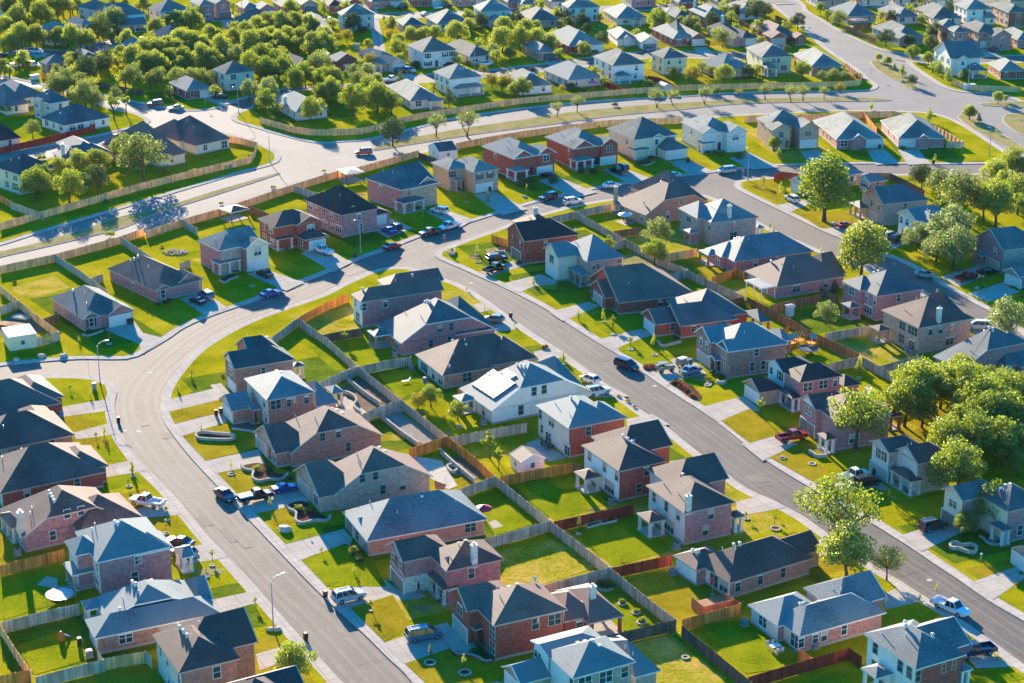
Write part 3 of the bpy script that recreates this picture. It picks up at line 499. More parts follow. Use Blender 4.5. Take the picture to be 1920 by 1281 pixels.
H('C5', 'two-storey house with teal roof and red brick side between solar panels and shed', [('b2', (1268, 1116), (1070, 985), (1560, 1065), F2, 'yhh', {'p': .55}), ('b2', (1400, 1090), (1270, 1000), (1612, 1058), F2 - .2, 'xhh', {'p': .55})], 'g', 'tan_stucco', 'red_brick', trim='tan_trim', fr='tan', group=GM, short='two-storey house behind the white shed', win=[('r', 0, .42, 3.5, .95, 1.5), ('l', 0, .08, .4, 1.75, 2.0), ('l', 0, .2, .3, 2.7, 2.1), ('l', 0, .56, 3.5, 1.75, 1.5), ('l', 0, .9, 3.4, .95, 1.6), ('l', 0, .65, .3, 1.75, 2.0), ('l', 0, .85, 1.0, .8, 1.4)], vents=[(0, .42, .55, 1, 0, 0)])
H('C6', 'two-storey brown-roofed house with white back, three roof vents and red brick side', [('d4', (640, 1136), (345, 940), (1008, 1058), F2, 'yhh', {'p': .55}), ('d4', (830, 985), (560, 845), (1062, 945), F2, 'xhg', {'p': .6, 'ax': 4.5}), ('d4', (385, 1198), (300, 1136), (520, 1172), E1, 'xhh', po(post='tan_stucco'))], 'b', 'white_stucco', 'red_brick', trim='tan_trim', fr='tan', group=GM, short='white-backed house with three vents', win=[('r', 0, .6, 3.5, .95, 1.6), ('r', 0, .45, .9, .95, 1.5), ('l', 0, .1, 3.4, .95, 1.6), ('l', 0, .42, 3.5, .95, 1.6), ('l', 0, .82, 3.6, .95, 1.3), ('l', 0, .28, .5, 2.7, 1.9)], vents=[(0, .52, .55, 3, .15, -1.2)])
H('C7', 'two-storey brown-roofed house with pale chimney and corner patio porch', [('p', (1283, 963), (1205.5, 910.5), (1383, 944), F2, 'yhh', {'p': .55}), ('p', (1330, 905), (1255, 870), (1390, 912), F2, 'xhg', {'p': .6, 'ax': 6}), ('c2', (1720, 387), (1648, 330), (1818, 362), E1, 'xhh', po(post='tan_stucco')), ('c3', (290, 360), (262, 320), (335, 345), E1, 'xhh', po(post='white_trim'))], 'b', 'pink_stucco', 'pink_brick', trim='tan_trim', fr='tan', group=GM, short='brown-roofed house with pale chimney', chim=(0, .1, .04, 2.2, 'white_stone'), win=[('r', 0, .55, 3.4, .95, 1.6), ('r', 0, .45, .9, .95, 1.6), ('l', 0, .2, 3.4, .95, 1.6), ('l', 0, .5, 3.4, .95, 1.6), ('l', 0, .82, 3.5, .95, 1.4), ('l', 0, .42, .5, 2.7, 1.9)], vents=[(0, .55, .75, 1, 0, 0)])
H('C8', 'single-storey house with long dark brown hip roof behind the wooden deck', [('c3', (262, 723), (0, 602), (770, 600), E1, 'xhh', {'p': .62}), ('c3', (75, 652), (-70, 570), (300, 610), E1 - .02, 'xhh', {'p': .5}), ('c3', (560, 600), (420, 510), (768, 520), E1, 'xhg', {'p': .62, 'ax': 6})], 'b', 'white_stucco', 'brown_brick', trim='tan_trim', fr='tan', group=GM, short='dark-roofed house behind the wooden deck', win=[('r', 0, .12, .8, .9, 1.7), ('r', 0, .38, .8, .9, 1.7), ('r', 0, .65, .8, .9, 1.7), ('l', 0, .2, .5, 1.8, 1.8), ('l', 0, .45, .3, 1.75, 2.1)], vents=[(0, .32, .62, 2, .2, -1.1), (1, .3, .6, 2, .2, -.8)])
H('C9', 'single-storey teal-roofed house with pink stucco back beside the red fence', [('c3', (655, 1022), (470, 900), (1143, 888), E1, 'xhh', {'p': .62}), ('c3', (530, 965), (347, 846), (800, 880), E1, 'xhh', {'p': .58}), ('c3', (960, 850), (800, 712), (1122, 785), E1, 'xhg', {'p': .62, 'ax': 3})], 'g', 'pink_stucco', 'pink_brick', trim='white_trim', fr='white', group=GM, short='teal-roofed house beside the red fence', win=[('r', 0, .04, .8, .9, 1.6), ('r', 0, .2, .8, .9, 1.6), ('r', 0, .3, .8, .95, 1.7), ('r', 0, .53, .9, .9, 1.6), ('l', 0, .22, .3, 1.75, 2.1), ('l', 1, .55, .8, 1.75, 1.7)], vents=[(0, .24, .68, 2, .3, -.4), (0, .4, .55, 1, 0, 0, 'l')])
H('C10', 'two-storey teal-roofed house with white back at the bottom right corner', [('c3', (1302, 1206), (1005, 1005), (1585, 1118), F2, 'yhh', {'p': .55}), ('c3', (1440, 1110), (1250, 970), (1590, 1042), F2, 'xhg', {'p': .6, 'ax': 5}), ('c3', (1080, 1258), (992, 1195), (1180, 1228), E1, 'xhh', po(post='white_trim')), ('c3', (1560, 1220), (1520, 1165), (1630, 1205), E1, 'xhh', po(post='white_trim'))], 'g', 'white_stucco', 'red_brick', trim='white_trim', fr='tan', group=GM, short='white-backed house at bottom right', win=[('l', 0, .15, 3.4, .95, 1.7), ('l', 0, .32, 3.4, .95, 1.7), ('l', 0, .5, 3.5, .95, 1.5), ('l', 0, .8, 3.5, .95, 1.6), ('r', 0, .6, 3.6, .6, 1.2), ('r', 0, .7, 3.6, .6, 1.2), ('r', 0, .8, 3.6, .6, 1.2), ('r', 0, .1, 3.4, .8, 1.5), ('l', 0, .8, .9, .9, 1.5)], vents=[(0, .42, .62, 1, 0, 0), (0, .62, .3, 1, 0, 0), (0, .55, .75, 1, 0, 0)])
# ---- middle street, east side (garages face left)
H('F0', 'two-storey red brick house with black roof above the two black pickups', [('d7', (90, 852), (0, 756), (478, 778), F2, 'xgh', {'p': .6}), ('d7', (150, 790), (20, 690), (320, 720), F2 - .6, 'xhh', {'roof': 'b', 'p': .5})], 'd', 'red_brick', 'red_brick', trim='tan_trim', fr='tan', group=GE, short='black-roofed brick house by the black pickups', garage=[('l', 0, .5, 4.8)], win=[('l', 0, .28, 3.5, .95, 1.5, 1), ('l', 0, .68, 3.5, .95, 1.5, 1), ('r', 0, .4, 3.6, .8, 1.3)], gmat='garage_brown', chim=(1, .45, .5, 1.4, 'white_stone'))
H('F1', 'two-storey teal-roofed brick house with cream garage bay below the bare brown yard', [('d7', (562, 1005), (400, 880), (828, 955), F2, 'xhh', {'p': .62}), ('d7', (340, 972), (208, 905), (560, 930), F2, 'xgh', {'p': .62, 'w': {'l': 'cream_stucco', 'r': 'cream_stucco'}}), ('d7', (508, 1108), (392, 1050), (580, 1080), E1, 'xhh', po(post='tan_brick', p=.3))], 'g', 'tan_brick', 'grey_brick', trim='tan_trim', fr='tan', group=GE, short='cream-bay house below the bare brown yard', garage=[('l', 1, .5, 4.6)], win=[('l', 1, .5, 3.2, 1.8, 1.7), ('r', 0, .08, 3.6, .5, .9), ('r', 0, .2, 3.6, .5, .9), ('r', 0, .32, 3.6, .5, .9), ('r', 0, .88, 3.4, .95, 1.5), ('l', 0, .12, 3.3, .95, 1.6), ('l', 0, .3, 3.3, .95, 1.6)], gable=[(1, 0, 'cream_stucco')], doors=[('l', 0, .3)])
H('F2', 'single-storey dark red brick house with brown roof and front-gabled garage', [('b2', (1548, 412), (1430, 270), (1960, 345), E1, 'xgh', {'p': .6}), ('b2', (1470, 385), (1375, 315), (1700, 350), E1, 'xgg', {'p': .6}), ('b2', (1720, 375), (1600, 270), (1830, 360), E1 + .2, 'yhh', {'p': .6})], 'b', 'red_brick', 'red_brick', trim='tan_trim', fr='tan', group=GE, short='dark red brick house with gabled garage', garage=[('l', 1, .5, 4.6)], win=[('l', 0, .12, .8, .9, 1.7), ('r', 0, .55, .9, .9, 1.4)], gmat='garage_tan', vents=[(2, .4, .7, 2, .35, -.5)])
H('F3', 'single-storey teal-roofed brick house with white garage and covered back porch', [('p', (1275, 612), (1242, 583), (1385, 598), E1, 'xgh', {'p': .6}), ('p', (1229, 609), (1198, 588), (1290, 597), E1, 'xgg', {'p': .6}), ('p', (1300, 600), (1270, 560), (1400, 585), E1 + .2, 'xhh', {'p': .6}), ('b3', (430, 520), (380, 450), (482, 500), E1 - .1, 'xhh', po(post='red_brick'))], 'g', 'red_brick', 'red_brick', trim='tan_trim', fr='tan', group=GE, short='white-garage brick house', garage=[('l', 1, .5, 4.7)], doors=[('l', 0, .5)])
H('F4', 'two-storey brown brick house with twin front gables behind the jeeps', [('d4', (1462, 240), (1300, 100), (1910, 168), F2, 'xhh', {'p': .62, 'bx': 0}), ('d4', (1325, 172), (1168, 92), (1600, 110), F2, 'xgh', {'p': .66}), ('d4', (1462, 238), (1350, 180), (1640, 200), F2 + .02, 'xgh', {'p': .66}), ('d4', (1360, 305), (1300, 270), (1400, 285), E1, 'xgh', po(post='brown_brick')), ('b3', (560, 625), (480, 560), (600, 605), E1, 'xhh', po(post='brown_brick'))], 'g', 'brown_brick', 'brown_brick', trim='white_trim', fr='white', group=GE, short='twin-gabled brown brick house by the jeeps', garage=[('l', 1, .45, 4.8)], win=[('l', 1, .3, 3.5, .9, 1.5), ('l', 1, .65, 3.5, .9, 1.5), ('l', 2, .5, 3.4, 1.75, 1.6), ('l', 2, .5, .8, 1.75, 1.8), ('r', 0, .48, 3.8, .95, 1.3), ('r', 0, .42, .9, .9, 1.7), ('r', 0, .6, .9, .9, 1.7)], gmat='garage_tan', doors=[('l', 0, .4)])
H('F5', 'two-storey white and brick house with dark roof and one-storey double garage wing', [('b3', (655, 856), (560, 790), (902, 822), F2, 'xhh', {'p': .62}), ('b3', (560, 800), (452, 738), (760, 770), F2, 'xgh', {'p': .45, 'w': {'l': 'white_stucco', 'r': 'white_stucco'}}), ('b3', (425, 914), (336, 850), (560, 885), E1, 'xgh', {'w': 'tan_brick'}), ('b3', (612, 948), (520, 892), (660, 930), E1, 'xhh', po(post='white_trim', p=.3)), ('b3', (900, 880), (850, 815), (1012, 868), E1, 'xhh', {'p': .45})], 'd', 'pink_brick', 'pink_brick', trim='tan_trim', fr='white', group=GE, short='white and brick house with double garage wing', garage=[('l', 2, .27, 2.4), ('l', 2, .72, 2.4)], win=[('l', 0, .12, 3.3, 1.75, 1.7), ('l', 1, .25, 3.4, .95, 1.7, 1), ('l', 1, .75, 3.5, .95, 1.3), ('r', 0, .22, 3.5, 1.75, 1.5), ('r', 0, .58, 3.5, 1.75, 1.5), ('r', 0, .86, 3.5, .8, 1.4)], gable=[(1, 0, 'white_stucco')])
H('F6', 'two-storey house with white porch columns half hidden by a tree, red pickup outside', [('b3', (860, 1075), (720, 960), (1180, 1030), F2, 'xhh', {'p': .6}), ('b3', (740, 1010), (636, 945), (960, 960), F2, 'xgh', {'p': .6}), ('b3', (800, 1178), (745, 1140), (860, 1165), E1, 'xhh', po(post='white_trim')), ('b3', (1160, 1050), (1100, 970), (1218, 1028), E1, 'xhh', po(post='red_brick'))], 'b', 'pink_brick', 'pink_brick', trim='tan_trim', fr='white', group=GE, short='white-columned house behind the red pickup', garage=[('l', 1, .72, 2.4), ('l', 1, .28, 2.4)], chim=(0, .72, .35, 1.8, 'white_stone'), win=[('l', 0, .2, 3.4, .95, 1.6), ('l', 1, .5, 3.5, 1.75, 1.4), ('r', 0, .35, 1.0, 1.75, 1.6)], gable=[(1, 0, 'white_stucco')], gmat='garage_brown')
H('F7', 'two-storey stone-fronted house with dark brown roof behind white pickup and black car', [('d5', (1122, 122), (960, 10), (1400, 60), F2, 'xgh', {'p': .6}), ('d5', (905, 40), (775, -55), (1200, 0), F2, 'xgh', {'p': .5}), ('d5', (1068, 256), (868, 160), (1130, 212), E1, 'xhh', po(post='white_stone', p=.35))], 'b', 'white_stone', 'grey_brick', trim='tan_trim', fr='white', group=GE, short='stone-fronted house behind the white pickup', garage=[('l', 1, .5, 4.8)], win=[('l', 0, .25, 3.4, 1.2, 1.6, 1), ('l', 0, .62, 3.4, .9, 1.6), ('l', 1, .45, 3.4, 1.7, 1.6, 1), ('l', 0, .3, .8, .95, 1.6)], gmat='garage_tan')
H('F8', 'two-storey teal-roofed house with cream gable and open garage behind the pair of small trees', [('d5', (1800, 480), (1560, 330), (2080, 400), F2, 'xhh', {'p': .6}), ('d5', (1458, 400), (1310, 302), (1800, 340), F2, 'xgh', {'p': .6}), ('d5', (1760, 625), (1660, 560), (1815, 595), E1, 'xhh', po(post='white_trim', p=.35))], 'g', 'cream_stucco', 'pink_brick', trim='tan_trim', fr='white', group=GE, short='cream-gabled house behind the pair of small trees', garage=[('l', 1, .5, 4.6)], win=[('l', 1, .5, 3.3, 1.75, 1.5), ('l', 0, .2, 3.3, .95, 1.6), ('r', 0, .12, 3.5, .9, 1.4), ('r', 0, .4, .9, .95, 1.6)], gable=[(1, 0, 'cream_stucco')], gmat='garage_brown', vents=[(0, .3, .6, 3, .9, 0, 'l')])
H('F9', 'single-storey house at the far right edge, only its stone garage corner showing', [('d5', (1975, 850), (1856, 740), (2300, 780), E1, 'xgh', {'p': .6})], 'g', 'grey_brick', 'grey_brick', group=GE, short='house at the far right edge', garage=[('l', 0, .55, 4.6)])
# ---- backing on to those: west side of the right-hand street
H('RW1', 'brick house with pale brown jerkinhead roof, tall chimney and four roof vents', [('d7', (1002, 656), (800, 548), (1425, 540), E1, 'yjh', {'k': .55, 'p': .56}), ('d7', (1240, 580), (1100, 400), (1438, 528), E1, 'xhh')], 'b', 'tan_brick', 'orange_brick', trim='tan_trim', fr='white', group=GR, short='brick house with tall chimney and white umbrella', chim=(0, .02, .95, 3.6, 'tan_brick'), win=[('r', 0, .55, 3.8, .8, 1.3), ('r', 0, .35, .9, .95, 1.6), ('r', 0, .55, .9, .95, 1.6), ('l', 0, .15, .9, .9, 1.5), ('l', 0, .75, .6, 1.75, 1.8)], vents=[(0, .5, .8, 4, .12, -1.0)])
H('RW2', 'two-storey grey-purple brick house with teal roof and pale chimney', [('d7', (1490, 712), (1330, 610), (1845, 665), F2, 'yhh', {'p': .58}), ('d7', (1390, 682), (1250, 600), (1520, 640), F2 - .1, 'xhh'), ('d7', (1330, 790), (1225, 768), (1370, 760), E1, 'xhh', po(post='pink_brick')), ('d7', (1840, 750), (1810, 730), (1875, 742), E1, 'xhh', po(post='white_trim'))], 'g', 'grey_brick', 'grey_brick', trim='tan_trim', fr='tan', group=GR, short='grey-purple brick house with pale chimney', chim=(0, .42, .08, 2.6, 'white_stone'), win=[('r', 0, .5, 3.5, .95, 1.5), ('r', 0, .5, .8, 1.75, 1.7), ('l', 0, .3, .9, 2.7, 1.8), ('l', 0, .1, 3.5, .8, 1.4), ('l', 1, .5, 3.4, 1.75, 1.6), ('l', 0, .5, 3.5, .9, 1.4)])
H('RW3', 'single-storey pink brick house with wide teal roof and shaded corner patio', [('b3', (287, 182), (150, 100), (735, 122), E1, 'xhh', {'p': .62}), ('b3', (215, 158), (75, 112), (420, 110), E1 - .02, 'xhh', {'p': .56}), ('b3', (140, 148), (76, 116), (225, 128), E1 - .1, 'xhh', po(post='pink_brick', p=.3))], 'g', 'pink_brick', 'pink_brick', trim='tan_trim', fr='white', group=GR, short='pink brick house with wide teal roof', win=[('r', 0, .28, .9, .9, 1.5), ('r', 0, .55, .9, .9, 1.5), ('l', 0, .3, .7, 1.75, 1.7), ('l', 1, .3, .4, 1.75, 2.0)], vents=[(0, .25, .75, 3, .35, -.4)])
H('RW4', 'single-storey red brick house with dark brown hip roof beside the white pergola', [('b3', (525, 324), (340, 234), (920, 262), E1, 'xhh', {'p': .66}), ('b3', (790, 265), (660, 180), (915, 245), E1, 'xhg', {'p': .6})], 'b', 'pink_brick', 'pink_brick', trim='tan_trim', fr='tan', group=GR, short='red brick house beside the pergola', win=[('r', 0, .3, .8, 1.75, 1.7), ('r', 0, .72, .8, .9, 1.6), ('l', 0, .8, .8, 1.75, 1.6), ('l', 0, .5, .4, 1.75, 2.0)], vents=[(0, .22, .66, 1, 0, 0)])
H('RW5', 'two-storey pink brick house with teal roof and corner patio above the shaggy shrub', [('d6', (815, 942), (600, 830), (1175, 890), F2, 'yhh', {'p': .58}), ('d6', (690, 900), (535, 830), (830, 850), F2 - .1, 'xhh'), ('d6', (615, 1030), (525, 995), (680, 1000), E1, 'xhh', po(post='pink_brick'))], 'g', 'pink_brick', 'pink_brick', trim='tan_trim', fr='white', group=GR, short='pink brick house above the shaggy shrub', win=[('r', 0, .5, 3.5, .95, 1.5), ('l', 0, .1, 3.4, .9, 1.5), ('l', 0, .38, 3.4, .9, 1.5), ('l', 1, .5, 3.4, 1.75, 1.5), ('l', 0, .3, .8, 2.7, 1.8)], vents=[(0, .4, .75, 2, .5, -.8)])
H('RW6', 'two-storey tan brick house with brown roof, white chimney and corner patio', [('d6', (1130, 1182), (838, 1046), (1560, 1110), F2, 'yhh', {'p': .55}), ('d6', (1390, 1080), (1230, 940), (1562, 1108), F2, 'xhh', {'p': .55}), ('d6', (832, 1205), (750, 1168), (930, 1190), E1, 'xhh', po(post='tan_brick'))], 'b', 'tan_brick', 'tan_brick', trim='tan_trim', fr='tan', group=GR, short='tan brick house with white chimney', chim=(0, .38, .05, 2.6, 'white_stone'), win=[('l', 0, .18, 3.4, 2.7, 1.6), ('l', 0, .45, 3.4, 1.75, 1.6), ('l', 0, .85, 3.5, .95, 1.5), ('l', 0, .18, .8, 1.75, 1.7), ('l', 0, .45, .8, 1.75, 1.7), ('r', 0, .24, 3.5, .9, 1.5), ('r', 0, .42, 3.5, .9, 1.5), ('r', 0, .63, 3.5, .9, 1.5), ('r', 0, .8, 3.5, .9, 1.5), ('r', 0, .6, .8, 1.75, 1.6)])
H('RW7', 'house with broad pale grey jerkinhead roof above the large right-hand oaks', [('b3', (1560, 790), (1385, 712), (2050, 700), E1, 'yjh', {'k': .55, 'p': .56}), ('b3', (1800, 770), (1660, 620), (2060, 700), E1, 'xhh', {'p': .6}), ('b3', (1890, 770), (1850, 745), (1990, 745), E1, 'xhh')], 'g', 'pink_brick', 'pink_brick', trim='tan_trim', fr='tan', group=GR, short='broad grey-roofed house above the right-hand oaks', vents=[(0, .45, .75, 4, .12, -1.0)])
# ---- east side of the right-hand street
H('RE0', 'house with orange brick gable and red fence behind the big round oak', [('d6', (250, 110), (140, 72), (640, 70), E1, 'xgh', {'p': .55}), ('d6', (760, 90), (655, 55), (900, 70), E1, 'xgh', {'p': .55}), ('d6', (400, 60), (200, 10), (760, 30), E1 + .3, 'xhh', {'p': .55})], 'g', 'cream_stucco', 'orange_brick', trim='white_trim', group=GR, short='orange-gabled house behind the big round oak', garage=[('l', 0, .5, 4.2)])
H('RE1', 'two-storey brick house with large teal roof and cream gable below the street curve', [('d6', (862, 252), (740, 170), (1210, 214), F2, 'xgh', {'p': .62}), ('d6', (770, 190), (680, 150), (1000, 150), F2, 'xgh', {'p': .55}), ('d6', (690, 285), (585, 240), (755, 270), E1, 'xhh', po(post='tan_brick'))], 'c', 'grey_brick', 'grey_brick', trim='tan_trim', fr='tan', group=GR, short='large teal-roofed house by the red convertible', garage=[('l', 0, .55, 4.7)], win=[('l', 0, .25, 3.4, .95, 1.5), ('l', 0, .6, 3.4, .95, 1.5), ('r', 0, .5, 3.5, .95, 1.5)], gable=[(1, 0, 'cream_stucco')], gmat='garage_tan')
H('RE2', 'two-storey white-fronted house with teal roof partly hidden by a pale oak', [('d6', (1200, 395), (1080, 330), (1400, 330), F2, 'xhh', {'p': .5}), ('d6', (1110, 372), (975, 315), (1330, 300), F2, 'xgh', {'p': .55})], 'g', 'white_stucco', 'grey_siding', trim='white_trim', fr='white', group=GR, short='white-fronted house beside the pale oak', garage=[('l', 1, .4, 4.2)], win=[('l', 1, .2, 3.4, .9, 1.5), ('l', 1, .5, 3.4, .95, 1.5), ('l', 1, .8, 3.4, .9, 1.5)], gable=[(1, 0, 'cream_stucco')], gmat='garage_brown')
H('RE3', 'two-storey purple brick house with teal roof at the right edge by the red pickup', [('d6', (1760, 598), (1600, 490), (2080, 545), F2, 'xgh', {'p': .62}), ('d6', (1680, 530), (1570, 480), (1900, 480), F2, 'xgh', {'p': .5}), ('d6', (1600, 640), (1540, 600), (1650, 620), E1, 'xhh', po(post='pink_brick'))], 'g', 'pink_brick', 'grey_brick', trim='tan_trim', fr='white', group=GR, short='purple brick house by the red pickup', garage=[('l', 0, .35, 4.7)], win=[('l', 0, .3, 3.4, .95, 1.6), ('l', 0, .68, 3.4, .95, 1.6)], gable=[(1, 0, 'cream_stucco')], gmat='garage_tan')
H('RE4', 'low house with white garage door at the right edge below the red pickup', [('d6', (1885, 800), (1748, 752), (2250, 730), E1, 'xgh', {'p': .55}), ('d6', (1960, 800), (1880, 780), (2150, 760), E1 + .05, 'xgh')], 'g', 'tan_brick', 'pink_brick', trim='white_trim', group=GR, short='white-garage house at the right edge', garage=[('l', 0, .4, 4.8)])
# ---- row facing the upper street (fronts toward the viewer)
H('U1', 'single-storey pale brick house beside the fenced lot with a yellow sign', [('b1', (462, 503), (240, 390), (745, 450), E1, 'yhh', {'p': .6}), ('b1', (600, 483), (540, 440), (752, 448), E1 + .02, 'ygh', {'p': .6}), ('b1', (463, 502), (420, 475), (560, 480), E1 + .04, 'ygh', {'p': .6})], 'c', 'pink_brick', 'pink_brick', trim='tan_trim', fr='white', group=GU, short='pale brick house at the left end of the row', garage=[('r', 1, .48, 4.7)], win=[('r', 2, .5, .8, .95, 1.7, 1), ('l', 0, .15, .9, .8, 1.5), ('l', 0, .35, .9, .8, 1.5), ('l', 0, .7, .9, .8, 1.5)], shut='r', vents=[(0, .3, .72, 1, 0, 0)])
H('U2', 'single-storey brick house with ridged brown roof and white garage behind two parked cars', [('b1', (870, 345), (572, 225), (1110, 275), E1, 'yhh', {'p': .58}), ('b1', (985, 312), (900, 270), (1135, 272), E1 + .02, 'ygh', {'p': .6}), ('b1', (870, 346), (800, 310), (945, 318), E1 + .04, 'ygh', {'p': .6})], 'b', 'pink_brick', 'pink_brick', trim='tan_trim', fr='white', group=GU, short='brown-roofed brick house behind two parked cars', garage=[('r', 1, .5, 4.7)], win=[('r', 2, .5, .8, .95, 1.7), ('l', 0, .5, .9, .8, 1.6)], vents=[(0, .35, .75, 2, .8, -.3)], shut='r')
H('U3', 'two-storey brick house with teal roof, cream bay and columned porch', [('b1', (1225, 120), (1045, 72), (1480, 80), F2, 'xhg', {'p': .55}), ('b1', (1372, 110), (1300, 80), (1498, 74), F2 + .02, 'ygh', {'p': .55, 'w': {'r': 'cream_stucco'}}), ('b1', (1222, 195), (1190, 168), (1345, 165), E1, 'xhh', po(post='white_stone', p=.3))], 'g', 'pink_brick', 'grey_brick', trim='white_trim', fr='white', group=GU, short='cream-bay house with columned porch', garage=[('r', 1, .52, 4.6)], win=[('r', 1, .5, 3.4, 1.75, 1.7), ('r', 0, .1, 3.4, .95, 1.5), ('r', 0, .38, 3.4, .95, 1.5)], wn=(6, 6))
H('U4', 'two-storey red brick house with dark roof behind the white pickup', [('p', (515, 427), (474, 411), (600, 412), F2, 'xhh', {'p': .5}), ('p', (556, 423), (528, 410), (605, 413), F2 + .02, 'ygh', {'p': .5}), ('b1', (1545, 60), (1525, 40), (1640, 40), E1, 'xhh', po(post='tan_stucco', p=.3)), ('b1', (1700, 60), (1660, 20), (1830, 30), E1 + .2, 'xhh', {'p': .35})], 'd', 'red_brick', 'red_brick', trim='tan_trim', fr='white', group=GU, short='red brick house behind the white pickup', garage=[('r', 3, .55, 4.0)], gable=[])
H('U5', 'two-storey purple brick house with dark roof and single-storey garage wing', [('p', (640, 404), (573, 373), (700, 386), F2, 'xhh', {'p': .55}), ('a2', (100, 1220), (40, 1185), (245, 1170), E1, 'xhh', {'p': .35}), ('p', (648, 398), (630, 390), (676, 392), F2 + .02, 'ygh', {'p': .6})], 'd', 'pink_brick', 'pink_brick', trim='tan_trim', fr='white', group=GU, short='purple brick house with dark roof', garage=[('r', 1, .6, 4.4)])
H('U6', 'two-storey tan brick house with big teal roof and arched porch behind the white SUV', [('a2', (335, 1062), (95, 1002), (540, 1018), F2, 'xhg', {'p': .52}), ('a2', (380, 1055), (300, 1000), (545, 1018), F2 + .03, 'yhh', {'p': .55}), ('a2', (425, 1040), (400, 1010), (545, 1017), F2 + .05, 'ygh', {'p': .6}), ('a2', (350, 1138), (315, 1112), (468, 1108), E1, 'xhh', po(post='white_stone', p=.35))], 'c', 'pink_brick', 'tan_brick', trim='white_trim', fr='white', group=GU, short='teal-roofed house behind the white SUV', garage=[('r', 2, .55, 4.2)], win=[('r', 2, .3, 3.4, .9, 1.5, 1), ('r', 2, .75, 3.4, .9, 1.5, 1), ('r', 0, .25, 3.4, 1.0, 1.5), ('l', 0, .2, 1.0, .9, 1.5), ('l', 0, .6, 3.5, .9, 1.4)])
H('U7', 'two-storey grey-tan brick house with recessed entry and small porch roof', [('a2', (600, 952), (468, 912), (742, 938), F2, 'yhh', {'p': .5}), ('a2', (738, 965), (640, 900), (862, 930), F2 + .02, 'yhh', {'p': .5}), ('a2', (640, 1010), (620, 990), (682, 1003), E1 + .2, 'yhh', po(post='grey_brick'))], 'g', 'tan_brick', 'grey_brick', trim='tan_trim', fr='tan', group=GU, short='grey-tan brick house with recessed entry', garage=[('r', 1, .42, 4.7)], win=[('r', 1, .25, 3.4, .95, 1.5, 1), ('r', 1, .65, 3.4, .95, 1.5, 1), ('r', 0, .18, 3.5, .95, 1.5, 1)], doors=[('r', 0, .6)])
H('U8', 'two-storey orange-red brick house with twin front gables and shaded porch', [('a2', (962, 888), (762, 818), (1160, 860), F2, 'yhh', {'p': .55}), ('a2', (962, 887), (900, 850), (1075, 868), F2 + .02, 'ygh', {'p': .6}), ('a2', (1095, 868), (1020, 830), (1202, 850), F2 + .04, 'ygh', {'p': .6}), ('a2', (970, 960), (945, 932), (1045, 945), E1, 'xhh', po(post='white_trim', p=.35))], 'g', 'red_brick', 'red_brick', trim='white_trim', fr='white', group=GU, short='orange-red brick house with twin gables', garage=[('r', 2, .42, 4.6)], win=[('r', 2, .5, 3.5, 1.75, 1.5), ('r', 1, .5, 3.4, 1.75, 1.4), ('l', 0, .15, 3.4, .9, 1.5), ('l', 0, .15, .9, .9, 1.5), ('l', 0, .6, 3.6, .9, 1.3)], doors=[('r', 0, .55)])
H('U9', 'two-storey dark red brick house with pale trim and twin gables behind the black truck', [('a2', (1298, 832), (1122, 765), (1520, 805), F2, 'yhh', {'p': .55}), ('a2', (1298, 832), (1240, 800), (1420, 815), F2 + .02, 'ygh', {'p': .6}), ('a2', (1450, 815), (1390, 780), (1562, 802), F2 + .04, 'ygh', {'p': .6}), ('a2', (1312, 902), (1290, 880), (1412, 885), E1, 'xhh', po(post='white_trim', p=.35))], 'g', 'red_brick', 'red_brick', trim='white_trim', fr='white', group=GU, short='dark red brick house behind the black truck', garage=[('r', 2, .42, 4.6)], win=[('r', 2, .5, 3.5, 1.75, 1.5), ('r', 1, .45, 3.4, 1.75, 1.5), ('l', 0, .2, 3.4, .8, 1.4)], doors=[('r', 0, .62)])
H('U10', 'two-storey cream stucco house with white single-storey garage wing', [('a2', (1635, 782), (1492, 715), (1872, 748), F2, 'xhh', {'p': .55}), ('a2', (1740, 770), (1690, 720), (1800, 760), F2 + .02, 'ygh', {'p': .55}), ('a2', (1810, 845), (1790, 790), (1960, 832), E1, 'xhh', {'p': .5}), ('a2', (1640, 842), (1625, 820), (1740, 835), E1, 'xhh', po(post='white_trim', p=.35))], 'g', 'cream_stucco', 'cream_stucco', trim='white_trim', fr='white', group=GU, short='cream stucco house with garage wing', garage=[('r', 2, .48, 4.8)], win=[('r', 0, .2, 3.4, 1.2, 1.5, 1), ('r', 0, .85, 3.4, 1.2, 1.5, 1), ('r', 1, .4, 3.4, .9, 1.4), ('l', 0, .3, 3.4, 1.2, 1.5)], doors=[('r', 1, .5)])
H('U11', 'two-storey white brick house with arched entry near the silver minivan', [('a3', (112, 745), (-25, 680), (330, 738), F2, 'yhh', {'p': .55}), ('a3', (112, 746), (60, 720), (205, 740), F2 + .02, 'ygh', {'p': .6}), ('a3', (245, 745), (200, 700), (370, 735), F2 + .04, 'ygh', {'p': .6}), ('a3', (108, 805), (100, 785), (198, 800), E1, 'xhh', po(post='white_brick', p=.35))], 'g', 'white_brick', 'white_brick', trim='white_trim', fr='white', group=GU, short='white brick house by the silver minivan', garage=[('r', 2, .48, 4.6)], win=[('r', 2, .45, 3.4, 1.75, 1.4), ('r', 1, .5, 3.6, 1.75, .8), ('l', 0, .2, 3.4, .9, 1.4), ('l', 0, .2, .9, .9, 1.4), ('l', 0, .55, 3.4, .9, 1.4)], doors=[('r', 0, .5)])
